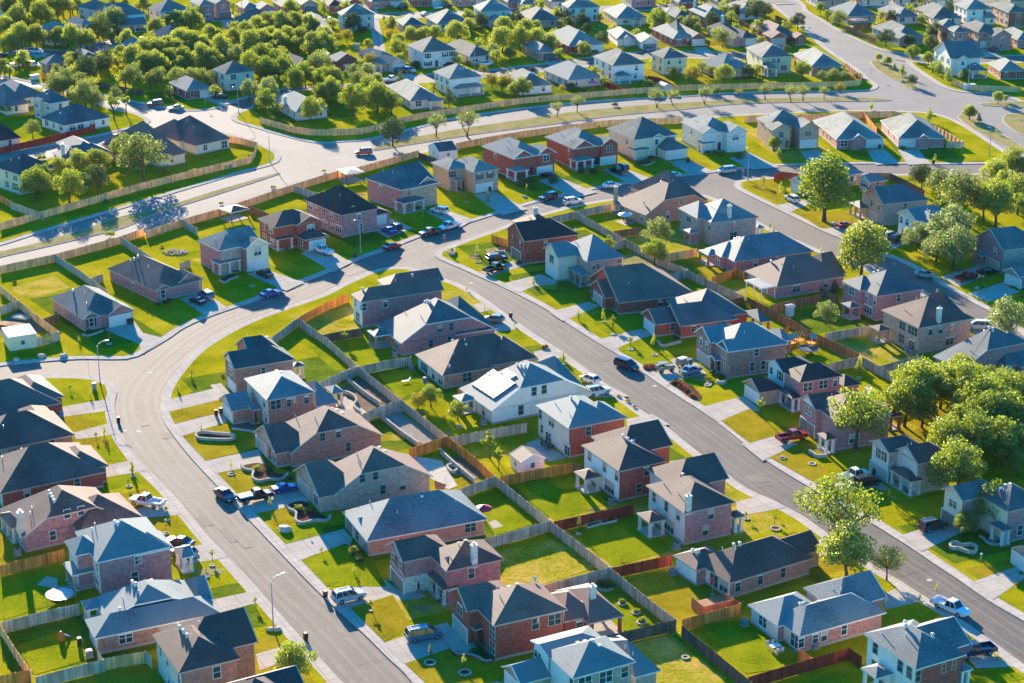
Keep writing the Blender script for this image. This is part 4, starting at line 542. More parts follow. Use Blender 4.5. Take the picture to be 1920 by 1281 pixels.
H('U12', 'two-storey tan brick house with teal roof and bright young tree in front', [('a3', (480, 705), (398, 660), (720, 700), F2, 'yhh', {'p': .55}), ('a3', (500, 730), (460, 700), (610, 722), F2 + .02, 'ygh', {'p': .6}), ('a3', (650, 722), (590, 680), (758, 705), F2 + .04, 'ygh', {'p': .6})], 'g', 'tan_brick', 'tan_brick', trim='tan_trim', fr='tan', group=GU, short='tan brick house behind the bright young tree', garage=[('r', 2, .48, 4.6)], win=[('r', 2, .45, 3.5, 1.75, 1.2), ('r', 1, .5, 3.4, 1.2, 1.4), ('l', 0, .3, 3.4, .9, 1.4)], doors=[('r', 1, .8)], prior=18)
H('U13', 'single-storey pink brick house with teal roof, second from the boulevard corner', [('a3', (857, 782), (733, 672), (1127, 776), E1, 'yhh', {'p': .58}), ('a3', (940, 780), (920, 750), (1030, 776), E1 + .3, 'ygh', {'p': .6}), ('a3', (930, 720), (900, 690), (1060, 760), E1 + .4, 'yhh', {'p': .55})], 'g', 'pink_brick', 'pink_brick', trim='white_trim', fr='white', group=GU, short='pink brick house second from the boulevard corner', garage=[('r', 0, .82, 4.6)], win=[('r', 0, .18, .8, 1.75, 1.6), ('l', 0, .3, .9, .8, 1.5), ('l', 0, .6, .9, .8, 1.5), ('l', 0, .45, .9, .8, 1.5)], doors=[('r', 0, .5)], prior=10, pw=2)
H('U14', 'single-storey pink brick house with teal roof nearest the boulevard corner', [('a3', (1205, 775), (1108, 672), (1475, 774), E1, 'yhh', {'p': .56}), ('a3', (1310, 775), (1290, 745), (1385, 772), E1 + .3, 'ygh', {'p': .6}), ('a3', (1360, 770), (1290, 700), (1472, 775), E1 + .05, 'yhh', {'p': .55})], 'g', 'pink_brick', 'pink_brick', trim='white_trim', fr='white', group=GU, short='pink brick house nearest the boulevard corner', garage=[('r', 0, .2, 4.7)], win=[('r', 2, .55, .8, 1.75, 1.6), ('l', 0, .3, .9, .9, 1.5), ('l', 0, .6, .9, .9, 1.5)], doors=[('r', 0, .52)], prior=4, pw=2.5)
# ---- left block beyond the boulevard
H('V1', 'single-storey cream house with wide navy hip roof at the fenced street corner', [('a1', (1095, 814), (815, 748), (1280, 770), E1, 'xhh', {'p': .55}), ('a1', (1000, 790), (850, 730), (1180, 770), E1 + .4, 'xhh', {'p': .55})], 'b', 'cream_stucco', 'cream_stucco', trim='tan_trim', fr='white', group=GB, short='cream house at the fenced street corner', win=[('r', 0, .28, .8, 1.2, 1.5), ('r', 0, .82, .3, 1.75, 2.0), ('l', 0, .4, .8, .9, 1.5)])
H('V2', 'single-storey house with dark brown roof behind a leafy tree, next to the corner house', [('a1', (900, 885), (555, 795), (1022, 848), E1, 'xhh', {'p': .55}), ('a1', (720, 850), (640, 790), (900, 830), E1 + .5, 'xhh')], 'b', 'cream_stucco', 'cream_stucco', trim='tan_trim', group=GB, short='dark-roofed house behind a leafy tree')
H('V3', 'single-storey brick house with teal roof and white chimney beside leafy trees', [('a1', (350, 890), (285, 855), (620, 845), E1, 'xhh', {'p': .55}), ('a1', (420, 860), (350, 790), (560, 830), E1 + .4, 'yhh')], 'c', 'red_brick', 'red_brick', trim='tan_trim', group=GB, short='teal-roofed house with white chimney', chim=(0, .08, .3, 2.6, 'white_stone'))
H('V4', 'two-storey cream house with dark hip roof at the left edge behind the boulevard fence', [('a1', (105, 975), (-60, 930), (275, 920), F2, 'xhh', {'p': .55})], 'd', 'cream_stucco', 'cream_stucco', trim='tan_trim', fr='white', group=GB, short='cream two-storey house behind the boulevard fence')
H('V5', 'single-storey white house with long teal roof beside the red fence', [('a1', (360, 702), (188, 664), (612, 652), E1, 'xhh', {'p': .6})], 'c', 'white_stucco', 'white_stucco', trim='white_trim', fr='white', group=GB, short='teal-roofed white house by the red fence', wn=(3.4, 3.2))
H('V6', 'two-storey tan house with small teal front gable at left beside the teal-roofed white house', [('a1', (275, 580), (150, 545), (390, 560), F2, 'xhh', {'p': .5}), ('a1', (215, 568), (190, 552), (270, 565), F2 + .02, 'ygh', {'p': .6})], 'g', 'tan_stucco', 'tan_stucco', trim='white_trim', fr='white', group=GB, short='tan two-storey house with small gable', vents=[(0, .4, .75, 4, .7, .1)])
H('V7', 'single-storey house with teal roof and pink wall at the far left edge', [('a1', (30, 598), (-120, 545), (160, 575), E1, 'xhh', {'p': .6}), ('a1', (60, 560), (0, 490), (240, 520), E1 + .3, 'yhh')], 'c', 'cream_stucco', 'cream_stucco', trim='tan_trim', group=GB, short='teal-roofed house at the far left edge')
H('V8', 'low house with dark purple roof at the left edge behind the red fence', [('a1', (-10, 790), (-140, 740), (110, 765), E1, 'xhh', {'p': .6})], 'd', 'tan_stucco', 'tan_stucco', trim='tan_trim', group=GB, short='dark purple-roofed house at the left edge')
# ---- rows beyond the boulevard; corners read from the enlarged top strip
FB, FT, FL, FR = 'houses behind the boulevard fence', 'houses in the farthest rows', 'houses among the trees at upper left', 'houses beyond the wide road at upper right'
def X(key, label, t, A, B, C, ez, roof, wl, wr, grp, extra=(), kind='yhh', **k):
    k.setdefault('prior', 24); k.setdefault('pw', 1.2)
    house(key, label, [(t, A, B, C, ez, kind)] + list(extra), roof, wl, wr, group=grp, far=True, wn=(4.2, 4.2), **k)
def gg(t, A, B, C, ez=E1 + .05): return (t, A, B, C, ez, 'ygh', {'p': .6})
Vt = [(0, .5, .3, 3, .9, -.1, 'l')]
X('X1', 'two-storey beige house with dark roof at upper centre, small shed roof behind', 't3', (5, 178), (-60, 140), (395, 165), F2, 'g', 'white_stucco', 'grey_siding', FT, vents=Vt)
X('X2', 'single-storey red brick house with dark hip roof, below the grey parked sedan', 't3', (690, 292), (592, 225), (962, 288), E1, 'c', 'tan_stucco', 'red_brick', FT, kind='yhh', vents=Vt)
X('X3', 'single-storey cream house with pale roof and small white gable behind olive oaks', 't3', (1070, 272), (985, 185), (1440, 240), E1, 'g', 'cream_stucco', 'cream_stucco', FT, [gg('t3', (1225, 262), (1200, 240), (1385, 272))], vents=Vt)
X('X4', 'two-storey beige house with dark roof and back porch roof at upper centre', 't3', (1550, 128), (1468, 68), (1925, 122), F2, 'g', 'white_stucco', 'grey_siding', FT, [('t3', (1655, 228), (1620, 190), (1815, 215), E1, 'xhh', po(post='white_trim'))], vents=Vt)
X('X5', 'single-storey house with brick garage gable and arched-window garage door behind the trees', 't3', (440, 655), (68, 600), (640, 640), E1, 'g', 'tan_stucco', 'tan_stucco', FB, [gg('t3', (565, 722), (480, 640), (765, 706)), ('t3', (440, 715), (430, 660), (570, 715), E1 - .02, 'xhh', po(post='white_trim', p=.5))], garage=[('r', 1, .5, 4.8)])
X('X6', 'two-storey white brick house with dark shutters and teal roof', 't3', (905, 588), (728, 505), (1290, 552), F2, 'g', 'white_brick', 'white_brick', FB, [('t3', (1110, 560), (960, 500), (1290, 552), F2 + .02, 'yhh', {'p': .5})], win=[('r', 0, .17, 3.4, 1.1, 1.5, 1), ('r', 0, .66, 3.4, 1.1, 1.5, 1), ('r', 0, .87, 3.4, 1.1, 1.5, 1), ('r', 0, .17, .9, 1.75, 1.5, 1), ('l', 0, .5, 3.4, .9, 1.4)], garage=[('r', 0, .76, 4.7)], doors=[('r', 0, .42)])
X('X7', 'single-storey house with pale roof beside the white brick house', 't3', (1430, 637), (1198, 500), (1660, 590), E1, 'g', 'tan_stucco', 'tan_stucco', FB, kind='yhh')
X('X8', 'two-storey white stucco house with porch roof on white posts behind the boulevard fence', 't3', (1205, 887), (980, 806), (1595, 858), F2, 'g', 'white_stucco', 'white_stucco', FB, [('t3', (1285, 995), (1262, 960), (1660, 985), E1, 'xhh', po(post='white_trim'))], vents=Vt)
X('X9', 'single-storey house with teal roof and patio cover nearest the bright round oak', 't3', (765, 1132), (480, 962), (1140, 1112), E1, 'g', 'tan_stucco', 'tan_stucco', FB, [('t3', (985, 1135), (930, 1050), (1140, 1118), E1 - .1, 'xhh', po(post='white_trim', p=.3))], kind='yhh', vents=Vt)
X('X10', 'brick house with two white windows in its gable behind yellow-green trees', 't3', (-60, 690), (-200, 640), (195, 665), E1 + 1, 'g', 'red_brick', 'red_brick', FL, kind='ygh')
X('X11', 'brick house with white garage at top beside the round clipped tree', 't3', (50, 45), (-60, -10), (255, 35), E1, 'g', 'red_brick', 'red_brick', FT, kind='ygh', garage=[('r', 0, .55, 4.7)])
X('X12', 'single-storey pink house with white garage at the top edge, left of centre', 't3', (330, 25), (250, -40), (725, 5), E1, 'g', 'pink_brick', 'pink_brick', FT, garage=[('r', 0, .75, 4.7)])
X('X13', 'single-storey red brick house with white garage at the top edge by two cars', 't3', (790, 0), (720, -60), (1200, -10), E1, 'g', 'red_brick', 'red_brick', FT, garage=[('r', 0, .75, 4.7)])
X('X14', 'brick house with dark garage at the top edge, right of centre', 't3', (1270, 0), (1190, -60), (1690, -10), E1, 'g', 'tan_brick', 'pink_brick', FT, garage=[('r', 0, .75, 4.7)])
X('X15', 'single-storey house with teal roof and glowing back window band behind the great oak', 't4', (195, 238), (55, 150), (568, 228), E1, 'g', 'tan_stucco', 'tan_brick', FT, vents=Vt)
X('X16', 'two-storey grey-beige house with a plain back wall above three dark shrubs', 't4', (625, 92), (548, 42), (1010, 88), F2, 'g', 'white_stucco', 'grey_siding', FT, vents=Vt)
X('X17', 'single-storey cream house with gabled back porch near the bright bushy tree', 't4', (1165, 208), (1042, 110), (1522, 198), E1, 'g', 'cream_stucco', 'cream_stucco', FT, [('t4', (1345, 222), (1320, 190), (1455, 218), E1 - .05, 'ygh', po(post='white_trim', p=.5))], vents=Vt)
X('X18', 'single-storey house with tan roof behind the bright bushy tree', 't4', (1720, 150), (1500, 120), (1960, 190), E1, 'g', 'tan_brick', 'pink_brick', FT, vents=Vt)
X('X19', 'single-storey dark brick house with white garage beside two round shrubs', 't4', (630, 517), (360, 385), (1042, 492), E1, 'g', 'red_brick', 'red_brick', FB, [gg('t4', (700, 522), (640, 470), (860, 505))], garage=[('r', 0, .8, 4.6)], vents=Vt)
X('X20', 'single-storey white brick house with open dark garage', 't4', (1170, 437), (980, 345), (1450, 470), E1, 'g', 'white_brick', 'white_brick', FB, [gg('t4', (1440, 475), (1340, 400), (1642, 465)), gg('t4', (1240, 430), (1220, 410), (1350, 432), E1 + .3)], gmat='garage_brown', garage=[('r', 1, .5, 4.7)], win=[('r', 0, .35, .9, 1.75, 1.6)])
X('X21', 'red brick house with tan roof and small square windows, left of the red-gabled garage', 't4', (1800, 437), (1572, 318), (2060, 425), E1, 'g', 'red_brick', 'red_brick', FB, kind='yhh')
X('X22', 'two-storey white stucco house with square back porch beside the red fence', 't4', (1125, 737), (883, 630), (1525, 718), F2, 'g', 'white_stucco', 'white_stucco', FB, [('t4', (1190, 855), (1112, 820), (1375, 858), E1, 'xhh', po(post='white_trim'))], vents=Vt)
X('X23', 'single-storey tan house with teal roof and pink umbrella patio', 't4', (625, 900), (300, 778), (1042, 872), E1, 'g', 'tan_stucco', 'tan_stucco', FB, vents=Vt)
X('X24', 'single-storey white house with teal roof beside the pink umbrella house', 't4', (85, 975), (-160, 850), (490, 962), E1, 'g', 'white_stucco', 'white_stucco', FB, vents=Vt)
X('X25', 'two-storey yellow house behind the boulevard fence', 't4', (1690, 657), (1538, 592), (1985, 642), F2, 'g', 'yellow_siding', 'yellow_siding', FB, vents=Vt)
X('X27', 'single-storey brick house with open dark garage under the great oak', 't4', (290, 590), (120, 500), (505, 572), E1, 'g', 'brown_brick', 'brown_brick', FB, gmat='garage_brown', garage=[('r', 0, .6, 4.8)], kind='yhh')
X('X28', 'single-storey pink house with white chimney near the wide road', 't5', (245, 195), (112, 105), (520, 175), E1, 'g', 'pink_brick', 'pink_brick', FT, chim=(0, .2, .9, 2.8, 'white_stone'), vents=Vt)
X('X29', 'single-storey brick house left of the white-chimney pink house', 't5', (-80, 200), (-200, 130), (140, 195), E1, 'c', 'tan_brick', 'tan_brick', FT)
X('X30', 'single-storey pale house with teal roof and white chimney, mesquite tree in front', 't5', (665, 432), (252, 300), (858, 418), E1, 'c', 'tan_stucco', 'pink_brick', FB, [gg('t5', (560, 440), (500, 400), (670, 430))], chim=(0, .55, .8, 2.6, 'white_stone'), garage=[('r', 0, .62, 4.6)], win=[])
X('X31', 'red brick house with gabled white garage', 't5', (85, 432), (-150, 300), (290, 432), E1, 'g', 'red_brick', 'red_brick', FB, [('t5', (-50, 430), (-200, 330), (100, 430), E1, 'xhh')], kind='ygh', garage=[('r', 0, .55, 4.8)])
X('X32', 'single-storey red brick house with dark brown roof and gabled tan garage by the wide road', 't5', (990, 400), (790, 285), (1285, 390), E1, 'b', 'red_brick', 'red_brick', FB, [gg('t5', (990, 425), (920, 370), (1180, 415)), gg('t5', (1260, 425), (1220, 385), (1390, 415))], garage=[('r', 1, .45, 4.8)], win=[('r', 2, .5, .8, .95, 1.6)], gmat='garage_tan')
X('X33', 'two-storey green siding house with raised back deck behind the boulevard fence', 't5', (885, 642), (712, 532), (1262, 642), F2, 'g', 'yellow_siding', 'green_siding', FB, [('t5', (940, 770), (920, 720), (1070, 765), E1, 'xhh', po(post='white_trim', p=.5))], win=[('r', 0, .4, 3.4, 1.2, 1.4), ('r', 0, .55, 3.4, 1.1, 1.4), ('r', 0, .73, .9, 1.9, 1.6), ('l', 0, .3, 3.4, .9, 1.3), ('l', 0, .6, 3.4, .9, 1.3)], vents=Vt)
X('X34', 'single-storey house with teal roof between two round yellow-green trees', 't5', (430, 790), (213, 695), (715, 725), E1, 'g', 'white_stucco', 'tan_stucco', FB, vents=Vt)
X('X35', 'single-storey brick house with teal roof at the boulevard corner by the wide road', 't5', (1430, 752), (1238, 602), (1842, 768), E1, 'g', 'tan_brick', 'brown_brick', FB, vents=Vt)
X('X36', 'pale-roofed house half hidden by dark oaks near the wide road', 't5', (640, 150), (520, 60), (850, 120), E1, 'g', 'white_stucco', 'white_stucco', FT)
X('X37', 'single-storey house with dark roof and lean-to at the left of the upper right group', 't5', (1840, 187), (1648, 92), (2200, 180), E1, 'c', 'tan_brick', 'tan_brick', FR)
X('X38', 'single-storey pink house with teal roof, third from the wide road', 't6', (495, 195), (258, 100), (788, 198), E1, 'g', 'pink_stucco', 'pink_stucco', FR, kind='yhh')
X('X39', 'single-storey pink house with teal roof right of a dark round tree top', 't6', (890, 208), (708, 95), (1243, 210), E1, 'g', 'pink_stucco', 'pink_stucco', FR, kind='yhh')
X('X40', 'two-storey white house at upper right with single-storey front wing', 't6', (1265, 108), (1138, 42), (1592, 112), F2, 'g', 'white_stucco', 'white_stucco', FR, [('t6', (1480, 200), (1300, 150), (1660, 220), E1, 'xhh')])
X('X41', 'two-storey brick house with tan roof at the upper right edge', 't6', (1735, 143), (1530, 48), (1990, 150), F2, 'g', 'tan_brick', 'red_brick', FR)
X('X42', 'single-storey pink house with striped teal and tan roof by the wide road corner', 't6', (490, 425), (215, 300), (820, 418), E1, 'g', 'pink_stucco', 'pink_brick', FR, [gg('t6', (510, 432), (440, 380), (640, 420))])
X('X43', 'two-storey brick house with white windows behind a dark bushy oak', 't6', (985, 302), (760, 255), (1305, 355), F2, 'g', 'tan_brick', 'pink_brick', FR, [('t6', (1125, 360), (1060, 310), (1305, 355), F2 - .2, 'yhh', {'p': .5})])
X('X44', 'two-storey pink brick house with white garage and stone-arched front gable', 't6', (1395, 362), (1222, 275), (1655, 362), F2, 'g', 'tan_brick', 'pink_brick', FR, [gg('t6', (1565, 405), (1520, 350), (1758, 385), F2 - .4)], garage=[('r', 0, .48, 4.7)])
X('X45', 'two-storey white brick house with steep slate-blue gabled roof above the divided road', 't6', (1085, 657), (890, 560), (1485, 665), F2 + .3, 'c', 'white_stucco', 'white_brick', FR, [gg('t6', (1165, 662), (1120, 600), (1310, 662), F2 + .35), ('t6', (1330, 790), (1280, 730), (1525, 790), E1, 'xhh', po(post='white_trim'))], kind='xgg')
X('X46', 'single-storey bright red brick house with teal roof at the right edge', 't6', (1640, 797), (1478, 702), (2000, 830), E1, 'g', 'red_brick', 'red_brick', FR)
X('X47', 'brick house with pale roof at the right edge behind round shrubs', 't6', (1830, 450), (1715, 345), (2050, 440), E1, 'g', 'pink_brick', 'pink_brick', FR, kind='yhh')
X('X48', 'grey-walled house with teal roof among the upper left trees', 't1', (570, 345), (312, 322), (822, 312), F2, 'g', 'grey_siding', 'grey_siding', FL)
X('X49', 'two-storey brick house with half teal roof among the upper left trees', 't1', (912, 278), (655, 238), (1060, 262), F2, 'g', 'pink_stucco', 'red_brick', FL, kind='yhh')
X('X50', 'two-storey white house with wide teal roof among the upper left trees', 't1', (1230, 185), (1100, 125), (1640, 150), F2, 'c', 'pink_stucco', 'white_stucco', FL, [('t1', (1370, 290), (1330, 250), (1620, 250), E1, 'xhg', po(post='white_trim', p=.5))], kind='xgh')
X('X51', 'two-storey pink house with tan roof left of the bright round tree', 't1', (1790, 135), (1625, 90), (2105, 90), F2, 'g', 'pink_stucco', 'white_stucco', FL, kind='yhh')
X('X52', 'single-storey white house with half navy roof beside the oak grove', 't1', (1860, 432), (1608, 382), (2130, 380), E1, 'c', 'white_stucco', 'white_stucco', FL, kind='yhh')
X('X53', 'small brick garage building with tan roof near the left edge', 't1', (515, 722), (440, 690), (762, 672), E1, 'g', 'tan_brick', 'pink_brick', FL, kind='yhh')
X('X54', 'dark navy-roofed house at the top edge, left', 't1', (1060, 115), (890, 70), (1165, 55), F2, 'c', 'tan_stucco', 'brown_brick', FL)
X('X55', 'low tan-roofed house just showing above the oak grove', 't1', (1420, 570), (1235, 535), (1660, 500), E1, 'g', 'tan_stucco', 'tan_stucco', FL)
X('X56', 'low tan-roofed house at the top left corner', 't1', (20, 115), (-120, 85), (225, 85), E1, 'g', 'tan_stucco', 'tan_stucco', FL)
X('X57', 'blue-roofed house glimpsed between dark evergreens at left', 't1', (925, 660), (800, 590), (1100, 630), E1, 'c', 'tan_stucco', 'tan_stucco', FL)
X('X58', 'two-storey pink brick house with open dark garage near the top edge', 't2', (320, 68), (178, 18), (500, 55), F2, 'g', 'tan_stucco', 'pink_brick', FT, [gg('t2', (500, 45), (480, 0), (680, 32), F2 + .02)], garage=[('r', 1, .6, 4.7)], gmat='garage_brown')
X('X59', 'single-storey brick house with wide gable and white garage near the top edge', 't2', (815, 103), (678, 45), (1030, 100), E1, 'g', 'tan_brick', 'pink_brick', FT, [gg('t2', (985, 110), (920, 60), (1158, 85), E1 + .3)], garage=[('r', 1, .55, 4.7)])
X('X60', 'brick house with pale tan roof above the oak grove', 't2', (870, 278), (700, 225), (1120, 190), E1, 'g', 'red_brick', 'red_brick', FL, kind='yhh')
X('X61', 'brick house with pink roof by the small bright tree at the top edge', 't2', (1240, 80), (1165, 10), (1420, 60), E1, 'g', 'pink_brick', 'pink_brick', FT, kind='yhh')
X('X62', 'small brick house with open garage under a pale gable at the top edge', 't2', (1455, 58), (1400, 0), (1660, 45), E1, 'g', 'tan_brick', 'tan_brick', FT, kind='ygh', garage=[('r', 0, .55, 4.7)], gmat='garage_brown')
X('X63', 'navy-roofed house beside the white pickup above the oak grove', 't2', (1610, 400), (1510, 180), (1845, 385), E1, 'c', 'tan_stucco', 'tan_stucco', FT)
X('X65', 'two-storey cream house behind oaks by the side street', 't2', (605, 832), (402, 782), (950, 790), F2, 'g', 'cream_stucco', 'cream_stucco', FL)
X('X66', 'teal-roofed brick house at the right end of the oak grove', 't2', (1710, 690), (1450, 625), (1990, 700), E1, 'g', 'tan_stucco', 'red_brick', FL)
X('X67', 'blue-roofed house mostly hidden by the right part of the oak grove', 't2', (1440, 740), (1250, 640), (1560, 690), E1, 'c', 'tan_stucco', 'tan_stucco', FL)
X('X68', 'single-storey brick house with white garage behind slim flowering trees on the side street', 't2', (175, 1022), (-130, 935), (515, 1000), E1, 'g', 'red_brick', 'red_brick', FL, garage=[('r', 0, .78, 4.7)])
X('X69', 'tan-roofed house behind the fence beside the yellow-green bush', 't2', (1400, 1255), (1228, 1095), (1700, 1180), E1, 'g', 'tan_stucco', 'tan_stucco', FL, kind='yhh', chim=(0, .05, .5, 2.2, 'white_stone'))
# houses whose roofs just show along the top edge
for i, (t, x, y, w, rf, wr) in enumerate([('t2', 1760, 60, 200, 'd', 'red_brick'), ('t4', 100, 40, 220, 'g', 'tan_stucco'), ('t4', 430, 10, 200, 'g', 'grey_siding'), ('t4', 1330, -5, 300, 'g', 'pink_brick'), ('t4', 1860, 20, 250, 'g', 'red_brick'), ('t5', 380, 5, 270, 'g', 'grey_siding'), ('t5', 1500, 0, 380, 'c', 'tan_brick'), ('t6', 100, -10, 320, 'c', 'tan_stucco'), ('t6', 470, -20, 260, 'g', 'tan_stucco'), ('t6', 860, -5, 260, 'g', 'white_stucco'), ('t6', 1750, 5, 250, 'g', 'tan_brick'), ('t3', 1850, 15, 260, 'g', 'red_brick')]):
    X('Y%d' % i, ['dark-roofed house', 'tan house', 'grey house', 'pink brick house', 'red brick house', 'grey siding house', 'teal-roofed house', 'navy-roofed house', 'pale-roofed house', 'white house', 'brick house', 'reddish house'][i] + ' cut by the top edge ' + ['beside the round clipped tree', 'above the great oak', 'left of the grey-beige two-storey house', 'above the cream porch house', 'above the bright bushy tree', 'behind the white-chimney pink house', 'beyond the wide road', 'above the lean-to house', 'above the third pink house', 'beside the dark round tree top', 'in the upper right corner', 'right of the beige porch house'][i],
      t, (x, y + 12), (x - 90, y - 55), (x + w, y + 5), E1, rf, 'tan_stucco', wr, FT)
# ------------------------------------------------------------------ ground, roads, blocks with kerbs, lawns, drives
ZR = -.14
def spline(pts, step=2.0, closed=False):
    """Catmull-Rom through plan points, resampled"""
    n = len(pts); out = []
    for i in range(n if closed else n - 1):
        p0, p1, p2, p3 = (pts[(i + k) % n] if closed else pts[min(max(i + k, 0), n - 1)] for k in (-1, 0, 1, 2))
        m = max(1, int((p2 - p1).length / step))
        for j in range(m):
            t = j / m
            out.append(.5 * (2 * p1 + (p2 - p0) * t + (2 * p0 - 5 * p1 + 4 * p2 - p3) * t * t + (3 * p1 - p0 - 3 * p2 + p3) * t ** 3))
    if not closed: out.append(pts[-1])
    return out
def sheet(name, pts, z, mat, kind='structure'):
    b = MB(); b.poly([(p.x, p.y, z) for p in pts], mat); return struct(name, b.mesh(name), kind)
def inset(pts, d):
    n = len(pts); A = sum(pts[i].x * pts[(i + 1) % n].y - pts[(i + 1) % n].x * pts[i].y for i in range(n)); sg = 1 if A > 0 else -1
    out = []
    for i in range(n):
        t = (pts[(i + 1) % n] - pts[i - 1]); t.z = 0; t.normalize()
        out.append(pts[i] + Vector((-t.y, t.x, 0)) * d * sg)
    return out
bg = MB(); bg.poly([(-4000, -200, -.4), (4000, -200, -.4), (4000, 6000, -.4), (-4000, 6000, -.4)], 'lawn_grass'); struct('ground', bg.mesh('ground'))
def rd(name, t, pts, mat, dz): sheet(name, [G(t, p) for p in pts], ZR + dz, mat)
rd('road', 'p', [(-400, 1500), (2400, 1500), (2600, -60), (-400, -60)], 'asphalt', 0)
rd('boulevard', 'p', [(-120, 440), (0, 425), (235, 365), (436, 310), (380, 240), (-100, 320), (-120, 150), (60, 120), (300, 180), (450, 200), (560, 255), (700, 250), (900, 195), (1280, 165), (1620, 155), (1420, -20), (1600, -20), (1700, 90), (1960, 170), (2000, 330), (1860, 300), (1750, 214), (1500, 214), (1280, 226), (1000, 254), (700, 305), (550, 345), (285, 436), (0, 505), (-120, 530)], 'sunlit_asphalt', .005)
rd('street', 'p', [(790, 490), (905, 440), (1400, 840), (2100, 1260), (2100, 1440), (1700, 1150), (1340, 880), (1000, 630), (860, 535)], 'new_asphalt', .01)
BLOCKS = {}
def block(name, segs, walk=1.75, lawn='lawn_grass'):
    pts = []
    for t, q in segs: pts += [G(t, p) for p in q]
    pts = spline([Vector((p.x, p.y, 0)) for p in pts], 2.0, True)
    b = MB(); n = len(pts)
    b.poly([(p.x, p.y, 0) for p in pts], 'kerb_concrete')
    for i in range(n):
        p, q = pts[i], pts[(i + 1) % n]; b.poly([(p.x, p.y, ZR - .1), (q.x, q.y, ZR - .1), (q.x, q.y, 0), (p.x, p.y, 0)], 'kerb_concrete')
    struct('pavement', b.mesh('pavement'))
    ins = inset(pts, walk)
    sheet('lawn', ins, .02, lawn); BLOCKS[name] = ins
block('mid', [('p', [(850, 1400), (774, 1281), (724, 1230), (684, 1190), (640, 1150), (597, 1110), (537, 1048), (475, 983), (407, 911), (356, 856), (320, 810), (305, 785), (301, 765), (303.75, 740), (317.5, 712), (347.5, 675), (375, 650), (412, 627), (450, 607), (492, 590), (537, 574), (600, 552), (640, 532), (687, 511), (727, 501), (765, 501), (800, 510), (822, 519), (855, 529), (890, 547), (927, 572), (965, 600), (1015, 634), (1050, 656), (1100, 692), (1150, 730), (1200, 767), (1250, 800), (1300, 840), (1342, 872), (1400, 915), (1440, 933), (1502, 965), (1545, 995), (1635, 1057), (1690, 1090), (1740, 1122), (1800, 1160), (1920, 1245), (2030, 1330), (1900, 1440)])])
block('west', [('p', [(-200, 716), (-80, 716), (0, 711.5), (67, 703.5), (151, 703.5), (190, 709), (214, 719), (219.5, 733), (215, 759), (221, 797), (237, 830), (270, 872), (325, 927), (390, 1005), (425, 1040), (480, 1100), (560, 1190), (640, 1277), (740, 1390), (-200, 1420), (-260, 1000)])])
block('east', [('p', [(927, 430), (895, 441), (865, 452), (830, 465), (815, 472), (815, 480), (830, 489), (857, 500), (890, 515), (927, 531), (977, 555), (1027, 582), (1077, 615), (1120, 642), (1160, 666), (1197, 692), (1237, 720), (1275, 745), (1317, 772), (1362, 805), (1412, 845), (1445, 869), (1490, 897), (1537, 925), (1625, 975), (1665, 1000), (1705, 1025), (1752, 1057), (1790, 1082), (1852, 1125), (1920, 1165), (2060, 1250), (2160, 1000), (1960, 680), (1852, 617), (1835, 608), (1740, 552), (1722, 541), (1650, 512), (1560, 478), (1522, 462), (1440, 425), (1380, 392), (1345, 374), (1325, 366), (1290, 362), (1240, 362), (1157, 371), (1080, 384), (1002, 404), (960, 418)])])
block('right', [('p', [(1376, 346), (1384, 356), (1420, 374), (1472, 399), (1540, 432), (1565, 443), (1640, 472), (1702, 497), (1765, 534), (1815, 562), (1875, 594), (1980, 650), (2150, 560), (2150, 318), (1960, 322), (1834, 325), (1680, 326), (1560, 328), (1448, 332), (1391, 337), (1379, 340)])])
block('row', [('p', [(-100, 692), (0, 686), (20, 683), (100, 676), (150, 673), (210, 673.5), (237, 673), (260, 667), (282, 655), (320, 632), (350, 612), (402, 590), (475, 565), (537, 540), (600, 517), (645, 498), (680, 484), (720, 470), (760, 455), (800, 440), (868, 421), (935, 400), (1000, 381), (1056, 367), (1127, 352), (1210, 339), (1280, 330), (1324, 325), (1404, 315), (1447, 311), (1515, 309), (1600, 307), (1700, 307), (1750, 308), (1847, 307), (1925, 306), (1935, 303), (1904, 293), (1860, 265), (1824, 242), (1783, 221), (1743, 211), (1683, 207.5), (1582, 206), (1498, 209), (1381, 215), (1280, 223), (1143, 230), (1009, 248), (908, 259), (855, 269), (784, 285), (707, 300), (640, 318), (550, 341), (470, 367), (369, 401), (285, 431), (218, 449), (100, 478), (0, 498), (-100, 520)])])
block('beyond_west', [('p', [(-100, 486), (0, 460), (84, 434), (235, 389), (436, 329), (503, 311), (524, 302), (527, 295), (521, 284), (483, 266), (430, 250), (370, 241), (300, 245), (200, 266), (100, 292), (0, 318), (-100, 340)])])
block('corner', [('p', [(-100, 310), (0, 288), (80, 275), (161, 260), (235, 243), (275, 233), (283, 227), (277, 220), (255, 211), (215, 203), (170, 186), (120, 172), (60, 163), (-100, 150)])])
block('upper_left', [('p', [(-100, 130), (0, 143), (84, 160), (181, 178), (240, 190), (300, 201), (356, 208), (396, 205), (418, 200), (440, 190), (530, 168), (700, 140), (690, 10), (640, -40), (-200, -40)])])
block('beyond', [('p', [(470, 200), (440, 212), (433, 220), (440, 228), (470, 237), (510, 249), (564, 263), (604, 269), (640, 266), (694, 262), (784, 240), (858, 222), (976, 205), (1110, 191), (1280, 181.5), (1381, 175), (1515, 173), (1600, 171.5), (1635, 169), (1647, 163), (1643, 156), (1629, 147), (1616, 134), (1582, 111), (1548, 87), (1515, 57), (1488, 37), (1455, 10), (1425, -25), (720, -40), (700, 20), (705, 140), (540, 172)])])
